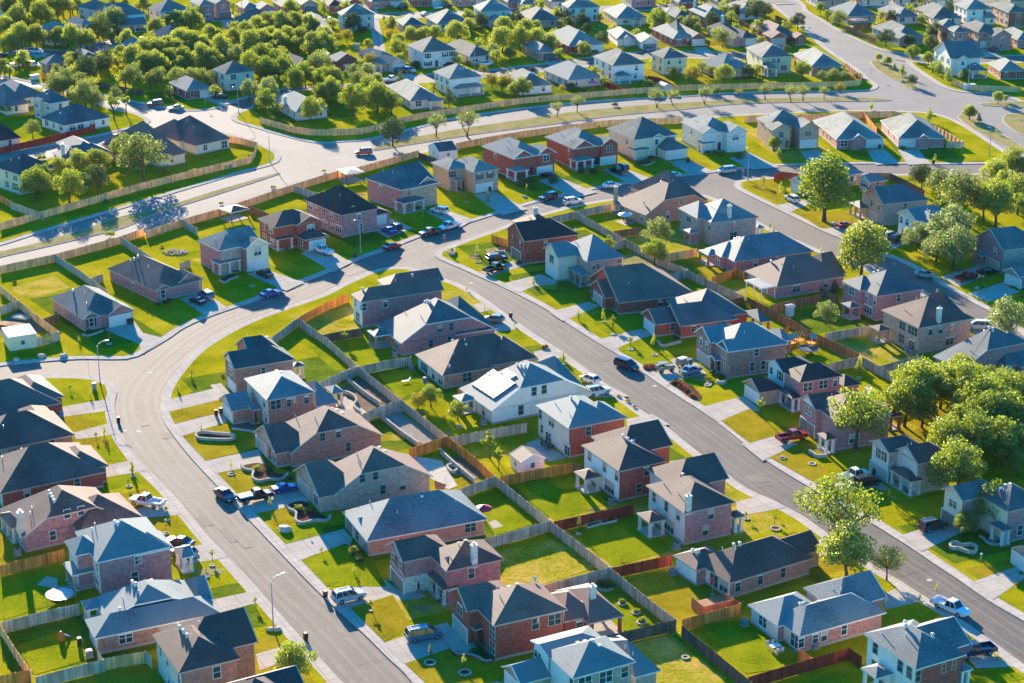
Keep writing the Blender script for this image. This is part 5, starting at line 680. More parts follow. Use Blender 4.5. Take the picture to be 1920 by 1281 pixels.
block('upper_right', [('p', [(1502, 10), (1514, 25), (1530, 34), (1582, 64), (1642, 91), (1672, 98), (1690, 100), (1699, 103), (1698, 113), (1705, 122), (1739, 146), (1768, 163), (1800, 172), (1860, 174.5), (2000, 175), (2100, -40), (1500, -40)])])
def island(t, q, lawn='dry_grass'):
    pts = spline([Vector((p.x, p.y, 0)) for p in (G(t, x) for x in q)], 1.0, True); b = MB(); n = len(pts)
    b.poly([(p.x, p.y, 0) for p in pts], 'kerb_concrete')
    for i in range(n):
        p, r = pts[i], pts[(i + 1) % n]; b.poly([(p.x, p.y, ZR - .1), (r.x, r.y, ZR - .1), (r.x, r.y, 0), (p.x, p.y, 0)], 'kerb_concrete')
    struct('median_kerb', b.mesh('median_kerb')); sheet('median_grass', inset(pts, .35), .02, lawn)
island('p', [(-100, 494), (0, 471), (66, 456), (160, 428), (220, 407), (295, 391), (400, 358), (523, 323), (526, 325), (402, 366), (300, 398), (230, 427), (160, 445), (66, 467), (0, 482), (-100, 508)])
island('p', [(697, 279), (741, 264), (780, 256), (875, 239), (976, 224), (1076, 209), (1177, 199), (1280, 192), (1448, 183.5), (1615, 182.5), (1653, 184.5), (1670, 187), (1655, 189), (1515, 191), (1380, 195), (1280, 205), (1143, 218), (1042, 232), (909, 249), (781, 269), (701, 282)])
island('p', [(1632, 117), (1650, 135), (1690, 158), (1710, 167), (1724, 168), (1716, 156), (1690, 133), (1660, 118), (1640, 113)])
island('p', [(1837, 195), (1857, 192), (1960, 190), (2020, 190), (2020, 204), (1960, 203), (1865, 199)])
island('p', [(1795, 218), (1812, 214), (1850, 233), (1920, 275), (1960, 296), (1945, 302), (1880, 272), (1830, 246), (1800, 225)])
island('p', [(1880, 222), (1892, 214), (1960, 211), (2050, 230), (2000, 275), (1920, 254), (1885, 233)])
def strip(name, t, q, w, mat, z):
    pts = spline([Vector((p.x, p.y, 0)) for p in (G(t, x) for x in q)], 4.0); b = MB(); L = []
    for i, p in enumerate(pts):
        d = (pts[min(i + 1, len(pts) - 1)] - pts[max(i - 1, 0)]).normalized(); nrm = Vector((-d.y, d.x, 0)) * w / 2; L.append((p + nrm, p - nrm))
    for i in range(len(L) - 1): b.poly([(v.x, v.y, z) for v in (L[i][1], L[i + 1][1], L[i + 1][0], L[i][0])], mat)
    return struct(name, b.mesh(name))
for i, q in enumerate([[(700, 155), (790, 148), (860, 141), (930, 137), (1000, 129), (1077, 120), (1195, 104), (1300, 103), (1400, 106)], [(690, 32), (710, 30), (880, 26), (1040, 19), (1205, 15), (1350, 9), (1480, 2)], [(1700, 106), (1740, 113), (1800, 113), (1892, 111), (1990, 108)], [(20, 95), (110, 101), (150, 97), (185, 88), (206, 82), (262, 75)], [(1530, 14), (1640, 10), (1750, 6), (1900, 3)], [(340, 38), (480, 32), (600, 36)]]):
    strip('pavement', 'p', q, 12.5, 'kerb_concrete', .028 + .003 * i); strip('street', 'p', q, 8.6, 'asphalt', .034 + .003 * i)
# every yard keeps its own turf: plots laid round the houses, inside their block's lawn
def within(p, P):
    c = False
    for i in range(len(P)):
        a, b = P[i - 1], P[i]
        if (a.y > p.y) != (b.y > p.y) and p.x < (b.x - a.x) * (p.y - a.y) / (b.y - a.y) + a.x: c = not c
    return c
rp = random.Random(21)
for i_, (key, (root, V, org, e2, e1)) in enumerate(HOUSES.items()):
    ctr = org + e2 * V[0].x1 / 2 + e1 * V[0].y1 / 2; P = [q for q in BLOCKS.values() if within(ctr, q)]
    if not P or key[0] == 'Y': continue
    x0, x1 = min(v.x0 for v in V), max(v.x1 for v in V); y0, y1 = min(v.y0 for v in V) - 1.2, max(v.y1 for v in V) + 1.2
    def ok(x, y): return within(org + e2 * x + e1 * y, P[0])
    def grow(f, n):
        d = 0
        while d < n and f(d + 1): d += 1
        return d
    if key[0] == 'U': dl = dr = 1; dn, df = grow(lambda d: ok(x0, y0 - d) and ok(x1, y0 - d), 9), grow(lambda d: ok(x0, y1 + d) and ok(x1, y1 + d), 8)
    else: dn = df = 0; dl, dr = grow(lambda d: ok(x0 - d, y0) and ok(x0 - d, y1), 11), grow(lambda d: ok(x1 + d, y0) and ok(x1 + d, y1), 11)
    if not all(ok(x, y) for x in (x0, x1) for y in (y0, y1)): continue
    sheet('lawn', [org + e2 * x + e1 * y for x, y in ((x0 - dl, y0 - dn), (x1 + dr, y0 - dn), (x1 + dr, y1 + df), (x0 - dl, y1 + df))], .0205 + .00002 * i_, rp.choice(['lawn_grass', 'lush_grass', 'cool_grass', 'olive_grass', 'weedy_grass', 'lush_grass', 'cool_grass']))
DZ = [0]
def patch(name, mat, t, q, smooth=False, kind='structure'):
    DZ[0] += 1
    pts = [G(t, p) for p in q]
    if smooth: pts = spline([Vector((p.x, p.y, 0)) for p in pts], .6, True)
    sheet(name, pts, .024 + .0003 * DZ[0], mat, kind)
def drive(t, *q): patch('driveway', 'concrete', t, q)
drive('d1', (440, 1085), (800, 995), (775, 968), (860, 955), (925, 1035), (840, 1082), (450, 1172)); drive('d2', (470, 72), (870, -30), (905, 45), (550, 155))
drive('d2', (730, 340), (1140, 250), (1190, 362), (810, 432)); drive('d2', (985, 620), (1250, 570), (1430, 520), (1530, 615), (1525, 640), (1340, 665), (1330, 690), (1050, 745))
drive('d2', (1330, 965), (1780, 848), (1845, 920), (1825, 975), (1790, 958), (1440, 1085)); drive('c2', (-60, 778), (240, 703), (350, 785), (440, 770), (480, 800), (320, 820), (290, 790), (50, 865))
drive('c2', (230, 1060), (585, 942), (740, 1075), (700, 1112), (590, 1092), (350, 1175)); drive('c2', (620, 1330), (880, 1270), (990, 1340), (800, 1420))
drive('d2', (-60, 385), (210, 328), (300, 412), (-60, 470)); drive('d2', (200, 710), (450, 628), (570, 738), (230, 775)); drive('d2', (500, 1005), (760, 958), (915, 1062), (540, 1122))
drive('b1', (300, 1000), (610, 948), (620, 1012), (300, 1055)); drive('b1', (400, 1140), (620, 1082), (655, 1145), (430, 1175)); drive('d8', (1560, 665), (1880, 598), (1925, 682), (1640, 760)); drive('c1', (1430, 1120), (1610, 1068), (1690, 1130), (1450, 1210))
drive('b1', (575, 545), (752, 518), (800, 580), (920, 610), (800, 695), (775, 640), (590, 565)); drive('b1', (1005, 390), (1135, 345), (1275, 442), (1150, 485)); drive('b1', (1380, 252), (1482, 222), (1700, 300), (1600, 345)); drive('b1', (1680, 135), (1800, 82), (1960, 190), (1860, 240))
drive('a2', (120, 1255), (250, 1210), (400, 1275), (260, 1330)); drive('a2', (470, 1185), (540, 1158), (740, 1228), (660, 1275)); drive('a2', (740, 1090), (855, 1070), (1040, 1170), (900, 1205)); drive('a2', (1100, 1008), (1195, 985), (1430, 1075), (1300, 1110)); drive('a2', (1455, 950), (1555, 930), (1760, 1010), (1650, 1050))
drive('d7', (1170, 252), (1312, 235), (1500, 322), (1350, 358)); drive('a3', (258, 885), (368, 850), (540, 935), (390, 950)); drive('a3', (655, 848), (755, 835), (830, 912), (720, 925)); drive('a3', (1025, 838), (1125, 830), (1215, 915), (1080, 922)); drive('a3', (1200, 838), (1312, 830), (1385, 915), (1260, 922))
drive('d3', (985, 565), (1050, 552), (1125, 605), (1040, 625)); drive('d3', (1120, 730), (1225, 685), (1330, 745), (1150, 775)); drive('d3', (1440, 920), (1600, 885), (1700, 955), (1480, 995)); drive('d4', (380, 425), (470, 445), (540, 475), (720, 575), (440, 585)); drive('d4', (700, 745), (890, 706), (1020, 785), (700, 845)); drive('d4', (1020, 1065), (1210, 1028), (1400, 1105), (1020, 1180)); drive('c3', (300, 268), (430, 238), (580, 300), (305, 350)); drive('c3', (640, 520), (800, 470), (900, 540), (700, 590)); drive('c3', (1100, 800), (1215, 738), (1350, 822), (1140, 870)); drive('c3', (1580, 1130), (1690, 1095), (1850, 1190), (1640, 1200))
drive('d3', (1040, 320), (1290, 235), (1380, 272), (1115, 355)); drive('d3', (1200, 412), (1490, 338), (1620, 385), (1610, 410), (1440, 430), (1330, 478)); drive('d3', (1560, 622), (1850, 545), (1940, 575), (1660, 690)); drive('d4', (480, 150), (740, 85), (810, 68), (915, 110), (780, 150), (600, 225)); drive('d4', (830, 362), (1060, 290), (1190, 285), (1300, 405), (1060, 455), (1000, 500)); drive('d4', (1255, 655), (1585, 572), (1700, 680), (1380, 765)); drive('d4', (1560, 930), (1830, 858), (1980, 930), (1720, 1060)); drive('d5', (370, 292), (770, 195), (905, 305), (880, 325), (790, 300), (420, 345)); drive('d5', (990, 660), (1330, 548), (1440, 640), (1150, 780)); drive('d5', (1510, 1015), (1870, 888), (1980, 940), (1690, 1140))
drive('d6', (50, 262), (290, 218), (350, 235), (165, 312)); drive('d6', (400, 440), (760, 372), (840, 408), (510, 495)); drive('d6', (860, 520), (1010, 480), (1060, 540), (940, 590)); drive('d6', (1290, 800), (1560, 718), (1680, 770), (1430, 875)); drive('d6', (1500, 925), (1760, 838), (1890, 912), (1650, 985)); drive('d6', (1520, 1190), (1640, 1150), (1700, 1180), (1560, 1240))
for t, q in [('t5', ((120, 535), (265, 528), (360, 620), (190, 630))), ('t5', ((690, 510), (850, 500), (900, 600), (760, 605))), ('t5', ((1000, 515), (1155, 508), (1200, 560), (1050, 570))), ('t3', ((580, 810), (740, 780), (860, 880), (700, 900))), ('t3', ((1120, 760), (1280, 740), (1350, 810), (1200, 840))), ('t4', ((330, 660), (500, 640), (600, 700), (420, 740))), ('t4', ((880, 590), (1030, 580), (1090, 610), (920, 650))), ('t4', ((1460, 560), (1620, 545), (1680, 590), (1500, 600))), ('t2', ((560, 240), (670, 210), (720, 290), (600, 320))), ('t2', ((1500, 170), (1630, 140), (1700, 220), (1600, 250))), ('t2', ((350, 1100), (500, 1080), (780, 1150), (560, 1180))), ('t1', ((330, 590), (470, 580), (560, 600), (400, 660))), ('t6', ((1400, 545), (1550, 540), (1640, 610), (1480, 640)))]: drive(t, *q)
# lawns and beds that differ from the turf around them
P_ = patch
P_('lawn', 'olive_grass', 'd2', [(570, 150), (900, 65), (1125, 130), (1125, 240), (745, 338)]); P_('lawn', 'olive_grass', 'd2', [(835, 432), (1180, 365), (1430, 430), (1400, 520), (1010, 590)]); P_('lawn', 'lush_grass', 'd2', [(1340, 960), (1625, 885), (1600, 830), (1250, 850)]); P_('lawn', 'lush_grass', 'd2', [(1465, 1085), (1800, 970), (1990, 1060), (2100, 1280), (1650, 1280)])
P_('lawn', 'olive_grass', 'c2', [(50, 862), (285, 790), (390, 960), (245, 1055)]); P_('lawn', 'olive_grass', 'c2', [(355, 1172), (590, 1100), (720, 1200), (760, 1281), (480, 1290)]); P_('lawn', 'olive_grass', 'd1', [(470, 1175), (840, 1085), (880, 1165), (510, 1262)])
P_('lawn', 'weedy_grass', 'c2', [(880, 600), (1180, 470), (1430, 635), (1130, 730), (920, 700)]); P_('lawn', 'lush_grass', 'c2', [(970, 180), (1290, 105), (1500, 280), (1190, 375), (1050, 260)]); P_('lawn', 'lush_grass', 'c2', [(1260, 430), (1640, 340), (1850, 540), (1520, 630)]); P_('lawn', 'lush_grass', 'c2', [(720, 250), (870, 190), (1105, 385), (860, 455)])
P_('dirt_yard', 'dry_grass', 'd7', [(830, 980), (960, 940), (1190, 1080), (1080, 1115), (850, 1100)], True); P_('dirt_yard', 'dry_grass', 'd6', [(1150, 30), (1660, 30), (1700, 70), (1150, 100)])
P_('dirt_yard', 'gravel', 'b2', [(225, 1050), (310, 1010), (530, 1165), (470, 1205), (380, 1170)]); P_('dirt_yard', 'dirt', 'b2', [(60, 850), (170, 830), (270, 960), (240, 985), (120, 900)]); P_('dirt_yard', 'dirt', 'b2', [(0, 880), (40, 870), (210, 990), (110, 1040), (0, 960)]); P_('patio_slab', 'concrete', 'b2', [(0, 920), (60, 960), (150, 1030), (60, 1040), (0, 1020)])
P_('patio_slab', 'limestone', 'c2', [(400, 10), (560, 40), (650, 180), (600, 200), (540, 170), (430, 80)]); P_('dirt_yard', 'dirt', 'c2', [(560, 20), (660, 20), (800, 120), (720, 160)]); P_('dirt_yard', 'mulch', 'c2', [(520, 150), (590, 175), (570, 200), (525, 195)])
P_('mulch_bed', 'mulch', 'd2', [(1010, 378), (1120, 355), (1190, 370), (1270, 430), (1360, 440), (1300, 470), (1150, 480), (1095, 460), (1100, 420), (1030, 405)], True); P_('mulch_bed', 'mulch', 'd2', [(1360, 668), (1470, 640), (1580, 720), (1660, 770), (1560, 775), (1440, 790), (1420, 730), (1370, 700)], True)
P_('mulch_bed', 'mulch', 'd2', [(690, 160), (750, 138), (950, 160), (940, 180), (800, 185)], True); P_('mulch_bed', 'dirt', 'd2', [(930, 70), (1100, 50), (1120, 110), (960, 95)], True); P_('mulch_bed', 'mulch', 'd6', [(390, 350), (450, 340), (490, 390), (430, 400)], True)
P_('mulch_bed', 'mulch', 'b1', [(1225, 280), (1290, 255), (1330, 265), (1290, 285), (1245, 300)], True); P_('patio_slab', 'concrete', 'd8', [(275, 550), (345, 485), (430, 500), (430, 580)]); P_('patio_slab', 'concrete', 'c2', [(820, 385), (860, 370), (905, 405), (850, 420)]); P_('patio_slab', 'concrete', 'c3', [(430, 1100), (545, 1060), (640, 1110), (500, 1155)])
P_('patio_slab', 'concrete', 'b2', [(1025, 1200), (1100, 1170), (1260, 1281), (1160, 1300)]); P_('patio_slab', 'limestone', 'd7', [(770, 700), (880, 690), (920, 715), (850, 735)]); P_('dirt_yard', 'dirt', 'b1', [(0, 520), (110, 450), (260, 570), (190, 590), (0, 600)]); P_('lawn', 'lush_grass', 'd8', [(0, 600), (190, 530), (380, 700), (20, 815)])
P_('lawn', 'lush_grass', 'd8', [(130, 1000), (420, 905), (640, 960), (650, 1110), (260, 1225)]); P_('lawn', 'olive_grass', 'a3', [(340, 1030), (505, 1000), (580, 1060), (560, 1140), (480, 1110)]); P_('lawn', 'olive_grass', 'd6', [(190, 300), (350, 262), (560, 380), (470, 430), (390, 430)]); P_('lawn', 'olive_grass', 'd5', [(10, 70), (140, 30), (400, 130), (520, 255), (400, 290)])
P_('lawn', 'olive_grass', 'b3', [(215, 1070), (370, 1005), (470, 1050), (530, 1150), (375, 1195)]); P_('lawn', 'dry_grass', 'd3', [(1080, 150), (1230, 120), (1240, 180), (1120, 215)]); P_('lawn', 'lush_grass', 'b2', [(1545, 675), (1690, 620), (1860, 750), (1690, 755)]); P_('lawn', 'lush_grass', 'b2', [(200, 810), (400, 770), (480, 870), (330, 950)])
P_('lawn', 'weedy_grass', 'b1', [(60, 330), (300, 260), (400, 330), (120, 400)]); P_('lawn', 'lush_grass', 'c3', [(60, 960), (360, 920), (640, 1120), (640, 1190), (350, 1230)])
P_('mulch_bed', 'mulch', 'd4', [(820, 345), (900, 330), (930, 375), (850, 385)], True); P_('mulch_bed', 'mulch', 'd4', [(1040, 470), (1110, 450), (1260, 580), (1200, 600)], True); P_('mulch_bed', 'mulch', 'b3', [(-10, 870), (40, 870), (110, 940), (60, 950)], True)
# wear along the wheel tracks and sealed joints
def offs(q, o):
    pts = spline([Vector((p.x, p.y, 0)) for p in (G('p', x) for x in q)], 3.0); out = []
    for i, p in enumerate(pts):
        d = (pts[min(i + 1, len(pts) - 1)] - pts[max(i - 1, 0)]).normalized(); out.append(p + Vector((-d.y, d.x, 0)) * o)
    return out
def line(name, pts, w, mat, z, jit=0, seed=1):
    b = MB(); r = random.Random(seed); L = []; pj = 0
    for i, p in enumerate(pts):
        d = (pts[min(i + 1, len(pts) - 1)] - pts[max(i - 1, 0)]).normalized(); n = Vector((-d.y, d.x, 0)); pj = pj * .7 + r.uniform(-jit, jit); ww = w * r.uniform(.7, 1.3); L.append((p + n * (pj + ww / 2), p + n * (pj - ww / 2)))
    for i in range(len(L) - 1): b.poly([(v.x, v.y, z) for v in (L[i][1], L[i + 1][1], L[i + 1][0], L[i][0])], mat)
    struct(name, b.mesh(name))
LS = [(770, 1340), (712, 1281), (600, 1163), (500, 1063), (400, 957), (330, 882), (283, 820), (262, 770), (266, 733), (290, 700), (330, 662), (390, 620), (450, 590), (540, 557), (640, 516), (720, 488), (800, 456), (900, 419), (1000, 391), (1130, 363), (1300, 346), (1500, 321)]
MS = [(800, 492), (870, 517), (1000, 592), (1100, 667), (1250, 771), (1400, 879), (1500, 946), (1650, 1036), (1800, 1131), (1960, 1240)]
for o in (-2.9, -1.3, 1.2, 2.8): line('tyre_track', offs(LS, o), .75, 'worn_asphalt', ZR + .018, .12, o)
for o in (-2.6, -1.2, 1.3, 2.7): line('tyre_track', offs(MS, o), .6, 'asphalt', ZR + .018, .12, o)
rc = random.Random(11)
for q, n in ((LS, 22), (MS, 14)):
    pts = offs(q, 0)
    for k in range(n):
        i = rc.randrange(2, len(pts) - 2); d = (pts[i + 1] - pts[i - 1]).normalized(); nn = Vector((-d.y, d.x, 0)); h = rc.uniform(2, 4); c = [pts[i] + nn * (h * (-1 + 2 * j / 7)) + d * rc.uniform(-.25, .25) for j in range(8)]
        line('road_seam', c, .09, 'tar', ZR + .026, .03, k)
for q, n in ((LS, 9), (MS, 7)):
    pts = offs(q, 0)
    for k in range(n):
        i = rc.randrange(2, len(pts) - 2); d = (pts[i + 1] - pts[i - 1]).normalized(); nn = Vector((-d.y, d.x, 0)); c = pts[i] + nn * rc.uniform(-2.6, 2.6); a, w = rc.uniform(.8, 2.6), rc.uniform(.5, 1.1)
        sheet('road_patch', [c - d * a - nn * w, c + d * a - nn * w, c + d * a + nn * w, c - d * a + nn * w], ZR + .03 + .001 * k + (.0005 if n == 7 else 0), rc.choice(['new_asphalt', 'worn_asphalt', 'asphalt']))
# worn and bare spots in the yards
for key, (root, V, org, e2, e1) in HOUSES.items():
    if key[0] in 'XYV': continue
    v = V[0]
    for k in range(2):
        x, y = (rc.uniform(v.x0, v.x1), v.y1 + rc.uniform(2, 7)) if key[0] == 'U' else ((v.x0 - rc.uniform(2, 9) if rc.random() < .6 else v.x1 + rc.uniform(2, 7)), rc.uniform(v.y0, v.y1))
        c = org + e2 * x + e1 * y
        if not any(within(c, B) and all(within(c + Vector((2.2 * cos(a), 2.2 * sin(a), 0)), B) for a in (0, 1.6, 3.1, 4.7)) for B in BLOCKS.values()): continue
        s = rc.uniform(.7, 1.9); P = spline([c + Vector((s * rc.uniform(.5, 1.2) * cos(j * .9) * 1.4, s * rc.uniform(.5, 1.2) * sin(j * .9), 0)) for j in range(7)], .5, True)
        sheet('bare_spot', P, .0225 + .00001 * (len(bpy.data.objects) % 90), rc.choice(['weedy_grass', 'dry_grass', 'dirt', 'olive_grass']))
# covers in the carriageway
for t, q in [('d5', (1210, 985)), ('d4', (910, 490)), ('b1', (700, 1122)), ('d2', (240, 112)), ('b1', (840, 798)), ('b2', (1000, 330)), ('d3', (975, 400))]:
    p = G(t, q); b = MB(); b.tube([(p.x, p.y, ZR - .02), (p.x, p.y, ZR + .025)], .42, 'foundation_concrete', 12); struct('manhole_cover', b.mesh('manhole_cover'))
# ------------------------------------------------------------------ fences, given by the line of their top edge
WORD = {'grey_boards': 'weathered grey', 'tan_boards': 'pale tan', 'orange_boards': 'orange cedar', 'red_boards': 'red-stained', 'brown_boards': 'brown', 'dark_boards': 'dark brown'}
_fp = {}
def fence_post(h, mat):
    k = (round(h, 1), mat)
    if k not in _fp:
        b = MB(); b.box(-.07, .07, -.07, .07, -.2, h + .04, mat); b.box(-.085, .085, -.085, .085, h + .04, h + .09, mat); _fp[k] = b.mesh('fence_post')
    return _fp[k]
def fence(mat, t, q, h=1.83, bw=.19, step=2.45, label=None, grp='wooden yard fences', smooth=False):
    pts = [G(t, p, h) for p in q]; pts = [Vector((p.x, p.y, 0)) for p in pts]
    if smooth: pts = spline(pts, 3.0)
    o = pts[0].copy(); mid = pts[len(pts) // 2] if len(pts) > 2 else (pts[0] + pts[1]) / 2
    r = random.Random(str(q)); b = MB(); rl = MB(); posts = []; acc = 0.0
    for i in range(len(pts) - 1):
        a, c = pts[i] - o, pts[i + 1] - o; d = c - a; L = d.length
        if L < .05: continue
        d /= L; n = Vector((-d.y, d.x, 0)); k = max(1, int(L / bw)); w = L / k
        for j in range(k):
            u0, u1 = j * w + .008, (j + 1) * w - .008; hh = h + r.uniform(-.025, .025); th = .012; of = n * r.uniform(-.006, .006)
            P = [a + d * u0 - n * th + of, a + d * u1 - n * th + of, a + d * u1 + n * th + of, a + d * u0 + n * th + of]
            b.hexa([(p.x, p.y, .04) for p in P], [(p.x, p.y, hh) for p in P], mat)
        for z in (.35, h - .3):
            P = [a + n * .02, c + n * .02, c + n * .07, a + n * .07]; rl.hexa([(p.x, p.y, z) for p in P], [(p.x, p.y, z + .09) for p in P], mat)
        m = max(1, round(L / step))
        for j in range(m): posts.append((a + d * (L * j / m) - n * .06, math.atan2(d.y, d.x)))
    e = pts[-1] - o; posts.append((e, 0))
    root = thing('wooden_fence', label or '%s wooden fence by the %s' % (WORD[mat], near(mid)), 'fence', o, 0, grp)
    root['_w'] = 1
    obj('fence_boards', b.mesh('fence_boards'), root); obj('fence_rails', rl.mesh('fence_rails'), root)
    if len(posts) > 95: posts = posts[::2]
    me = fence_post(h, mat)
    for p, a in posts: obj('fence_post', me, root, (p.x, p.y, 0), a)
    return root
F_ = fence
gr, tn, og, rd_, bn, dk = 'grey_boards', 'tan_boards', 'orange_boards', 'red_boards', 'brown_boards', 'dark_boards'
BG = 'long fences along the boulevard'
F_(og, 'd1', [(1810, 285), (1640, 350), (1440, 460)]); F_(gr, 'd1', [(1440, 462), (1400, 488), (1340, 535), (1240, 608)])
F_(gr, 'd1', [(1440, 468), (1650, 615), (1880, 820)]); F_(gr, 'd1', [(1880, 820), (1760, 870), (1600, 945)]); F_(dk, 'd1', [(1620, 592), (1760, 565), (1920, 540)])
F_(gr, 'b2', [(95, 766), (335, 952), (590, 1155)]); F_(gr, 'b2', [(98, 768), (240, 735), (388, 712)]); F_(gr, 'b2', [(335, 952), (220, 990), (110, 1035)]); F_(gr, 'b2', [(0, 800), (95, 768)])
F_(og, 'b2', [(380, 1225), (590, 1157)]); F_(og, 'p', [(838, 818), (890, 857), (928, 893)]); F_(og, 'c2', [(890, 125), (1100, 85), (1290, 50)]); F_(bn, 'c2', [(1290, 48), (1340, 68)])
F_(gr, 'c2', [(638, 205), (760, 160), (860, 125)]); F_(gr, 'c2', [(864, 127), (1000, 236), (1165, 370)]); F_(gr, 'c2', [(1165, 372), (1330, 500), (1500, 630)]); F_(gr, 'c2', [(1500, 634), (1690, 790), (1870, 925)])
F_(gr, 'b2', [(612, 1162), (820, 1120), (1035, 1082)]); F_(gr, 'c2', [(1160, 375), (860, 460), (800, 472)]); F_(gr, 'c2', [(1495, 634), (1310, 685), (1130, 735)])
F_(rd_, 'c2', [(1190, 378), (1400, 332), (1630, 285)]); F_(rd_, 'c2', [(1515, 636), (1680, 600), (1845, 565)]); F_(dk, 'c2', [(1868, 927), (1680, 970), (1490, 1015)])
F_(dk, 'c3', [(0, 962), (190, 1115), (385, 1275)]); F_(og, 'c3', [(0, 925), (160, 880), (322, 838)]); F_(bn, 'c3', [(262, 790), (322, 836)]); F_(rd_, 'c3', [(370, 1247), (650, 1165), (930, 1085)]); F_(rd_, 'c3', [(932, 1085), (1000, 1132)]); F_(og, 'c3', [(655, 1090), (722, 1142)])
F_(gr, 'd7', [(470, 628), (650, 722), (850, 832)]); F_(gr, 'd7', [(854, 836), (1100, 970), (1320, 1062)]); F_(gr, 'b3', [(20, 228), (180, 300), (350, 377)]); F_(gr, 'd7', [(270, 672), (470, 626)]); F_(gr, 'd7', [(474, 626), (620, 592), (785, 558)])
F_(bn, 'd7', [(765, 772), (965, 746)]); F_(gr, 'd7', [(765, 862), (850, 836)]); F_(gr, 'd7', [(1080, 1118), (1200, 1090), (1318, 1064)]); F_(tn, 'd7', [(1150, 948), (1270, 925), (1385, 905)]); F_(og, 'd7', [(1500, 1118), (1600, 1085), (1695, 1050)]); F_(og, 'd7', [(1690, 1050), (1740, 1085)])
F_(bn, 'b3', [(362, 377), (600, 500)]); F_(bn, 'b3', [(604, 502), (700, 562), (985, 692)]); F_(gr, 'b3', [(820, 750), (985, 712)]); F_(gr, 'b3', [(1008, 715), (1100, 765), (1200, 820)]); F_(gr, 'b3', [(1100, 765), (1310, 705)]); F_(gr, 'b3', [(1314, 706), (1392, 748)])
F_(bn, 'b3', [(500, 422), (640, 390), (770, 362)]); F_(bn, 'b3', [(770, 320), (870, 380)]); F_(gr, 'b3', [(800, 580), (920, 560), (1045, 538)]); F_(bn, 'b3', [(258, 392), (348, 377)]); F_(og, 'b3', [(530, 562), (592, 545)]); F_(bn, 'b3', [(1110, 955), (1180, 935)])
F_(rd_, 'a3', [(512, 975), (560, 960), (650, 970)]); F_(dk, 'a3', [(1040, 965), (1160, 968), (1255, 1010), (1350, 1062)])
F_(gr, 'b1', [(302, 137), (440, 225), (598, 342)]); F_(gr, 'b1', [(678, 45), (780, 110), (882, 178)]); F_(tn, 'b1', [(0, 312), (100, 395), (220, 490), (330, 572)]); F_(gr, 'b1', [(195, 608), (328, 574)]); F_(gr, 'b1', [(0, 432), (98, 400)]); F_(bn, 'b1', [(240, 500), (325, 472)]); F_(gr, 'b1', [(510, 272), (572, 250)])
F_(gr, 'b1', [(1005, 190), (1060, 170)])
F_(dk, 'a2', [(434, 852), (530, 886)]); F_(gr, 'a1', [(1642, 1036), (1790, 1086)]); F_(bn, 'a1', [(1390, 1150), (1500, 1192)]); F_(og, 'a3', [(1010, 625), (1085, 712)]); F_(gr, 'a3', [(1475, 790), (1570, 792)]); F_(gr, 'a1', [(1015, 1225), (1100, 1275)])
F_(tn, 'b1', [(0, 205), (150, 172), (300, 140), (480, 92), (670, 40), (800, -5)], label='long pale tan fence along the near side of the boulevard, left part', grp=BG); F_(tn, 'a1', [(815, 1290), (1020, 1225), (1230, 1165), (1430, 1100), (1640, 1030), (1800, 980), (1907, 950)], label='pale tan fence along the near side of the boulevard, above the gazebo', grp=BG)
F_(tn, 'a2', [(0, 960), (110, 930), (270, 885), (430, 840)], label='short pale tan fence between the red SUV and the white shed', grp=BG); F_(tn, 'a2', [(640, 800), (820, 765), (1000, 735), (1250, 700), (1500, 670), (1907, 655)], label='pale tan fence behind the two red brick houses', grp=BG)
F_(tn, 'a3', [(345, 650), (500, 645), (700, 640), (1000, 625), (1180, 620), (1250, 640), (1400, 692), (1480, 740), (1565, 790)], label='pale tan fence curving round the boulevard corner house', grp=BG)
F_(tn, 'a1', [(0, 1245), (270, 1170), (500, 1105), (760, 1030), (930, 988), (1100, 945), (1250, 910), (1398, 875)], label='long pale tan fence on the far side of the boulevard at left', grp=BG); F_(tn, 'a1', [(1240, 755), (1340, 770), (1438, 795), (1425, 840), (1400, 873)], label='pale tan fence round the corner yard of the cream house', grp=BG)
F_(tn, 'p', [(488, 220), (520, 229), (553, 238), (600, 243), (640, 241.5), (677, 240), (727, 228), (784, 213), (881, 198), (976, 184), (1043, 178), (1143, 169.5), (1210, 164), (1280, 159.5), (1414, 156), (1582, 152.5), (1612, 149), (1617, 142)], label='very long pale tan fence along the far side of the boulevard', grp=BG, smooth=True)
F_(bn, 'a3', [(915, 355), (960, 395), (1005, 425)]); F_(tn, 'a3', [(1510, 445), (1560, 462), (1640, 476), (1890, 485)], label='pale tan fence in front of the steep slate-roofed house', grp=BG); F_(bn, 'a3', [(905, 140), (990, 175), (1085, 218)]); F_(bn, 'a3', [(520, 85), (595, 118)])
F_(rd_, 'a1', [(0, 825), (240, 770), (530, 700)]); F_(dk, 'a1', [(530, 455), (650, 480), (800, 505)]); F_(og, 'a1', [(232, 405), (285, 415)]); F_(og, 'a1', [(485, 452), (530, 462)]); F_(og, 'a1', [(0, 1090), (60, 1125)]); F_(gr, 'a1', [(60, 1130), (240, 1190)])
F_(rd_, 't4', [(1030, 905), (1150, 950), (1260, 995)]); F_(rd_, 't4', [(1525, 845), (1650, 870), (1820, 950)]); F_(rd_, 't5', [(1255, 680), (1330, 720)]); F_(bn, 't5', [(190, 235), (270, 275)]); F_(bn, 't5', [(640, 220), (750, 275)]); F_(bn, 't6', [(0, 285), (130, 270), (215, 280)])
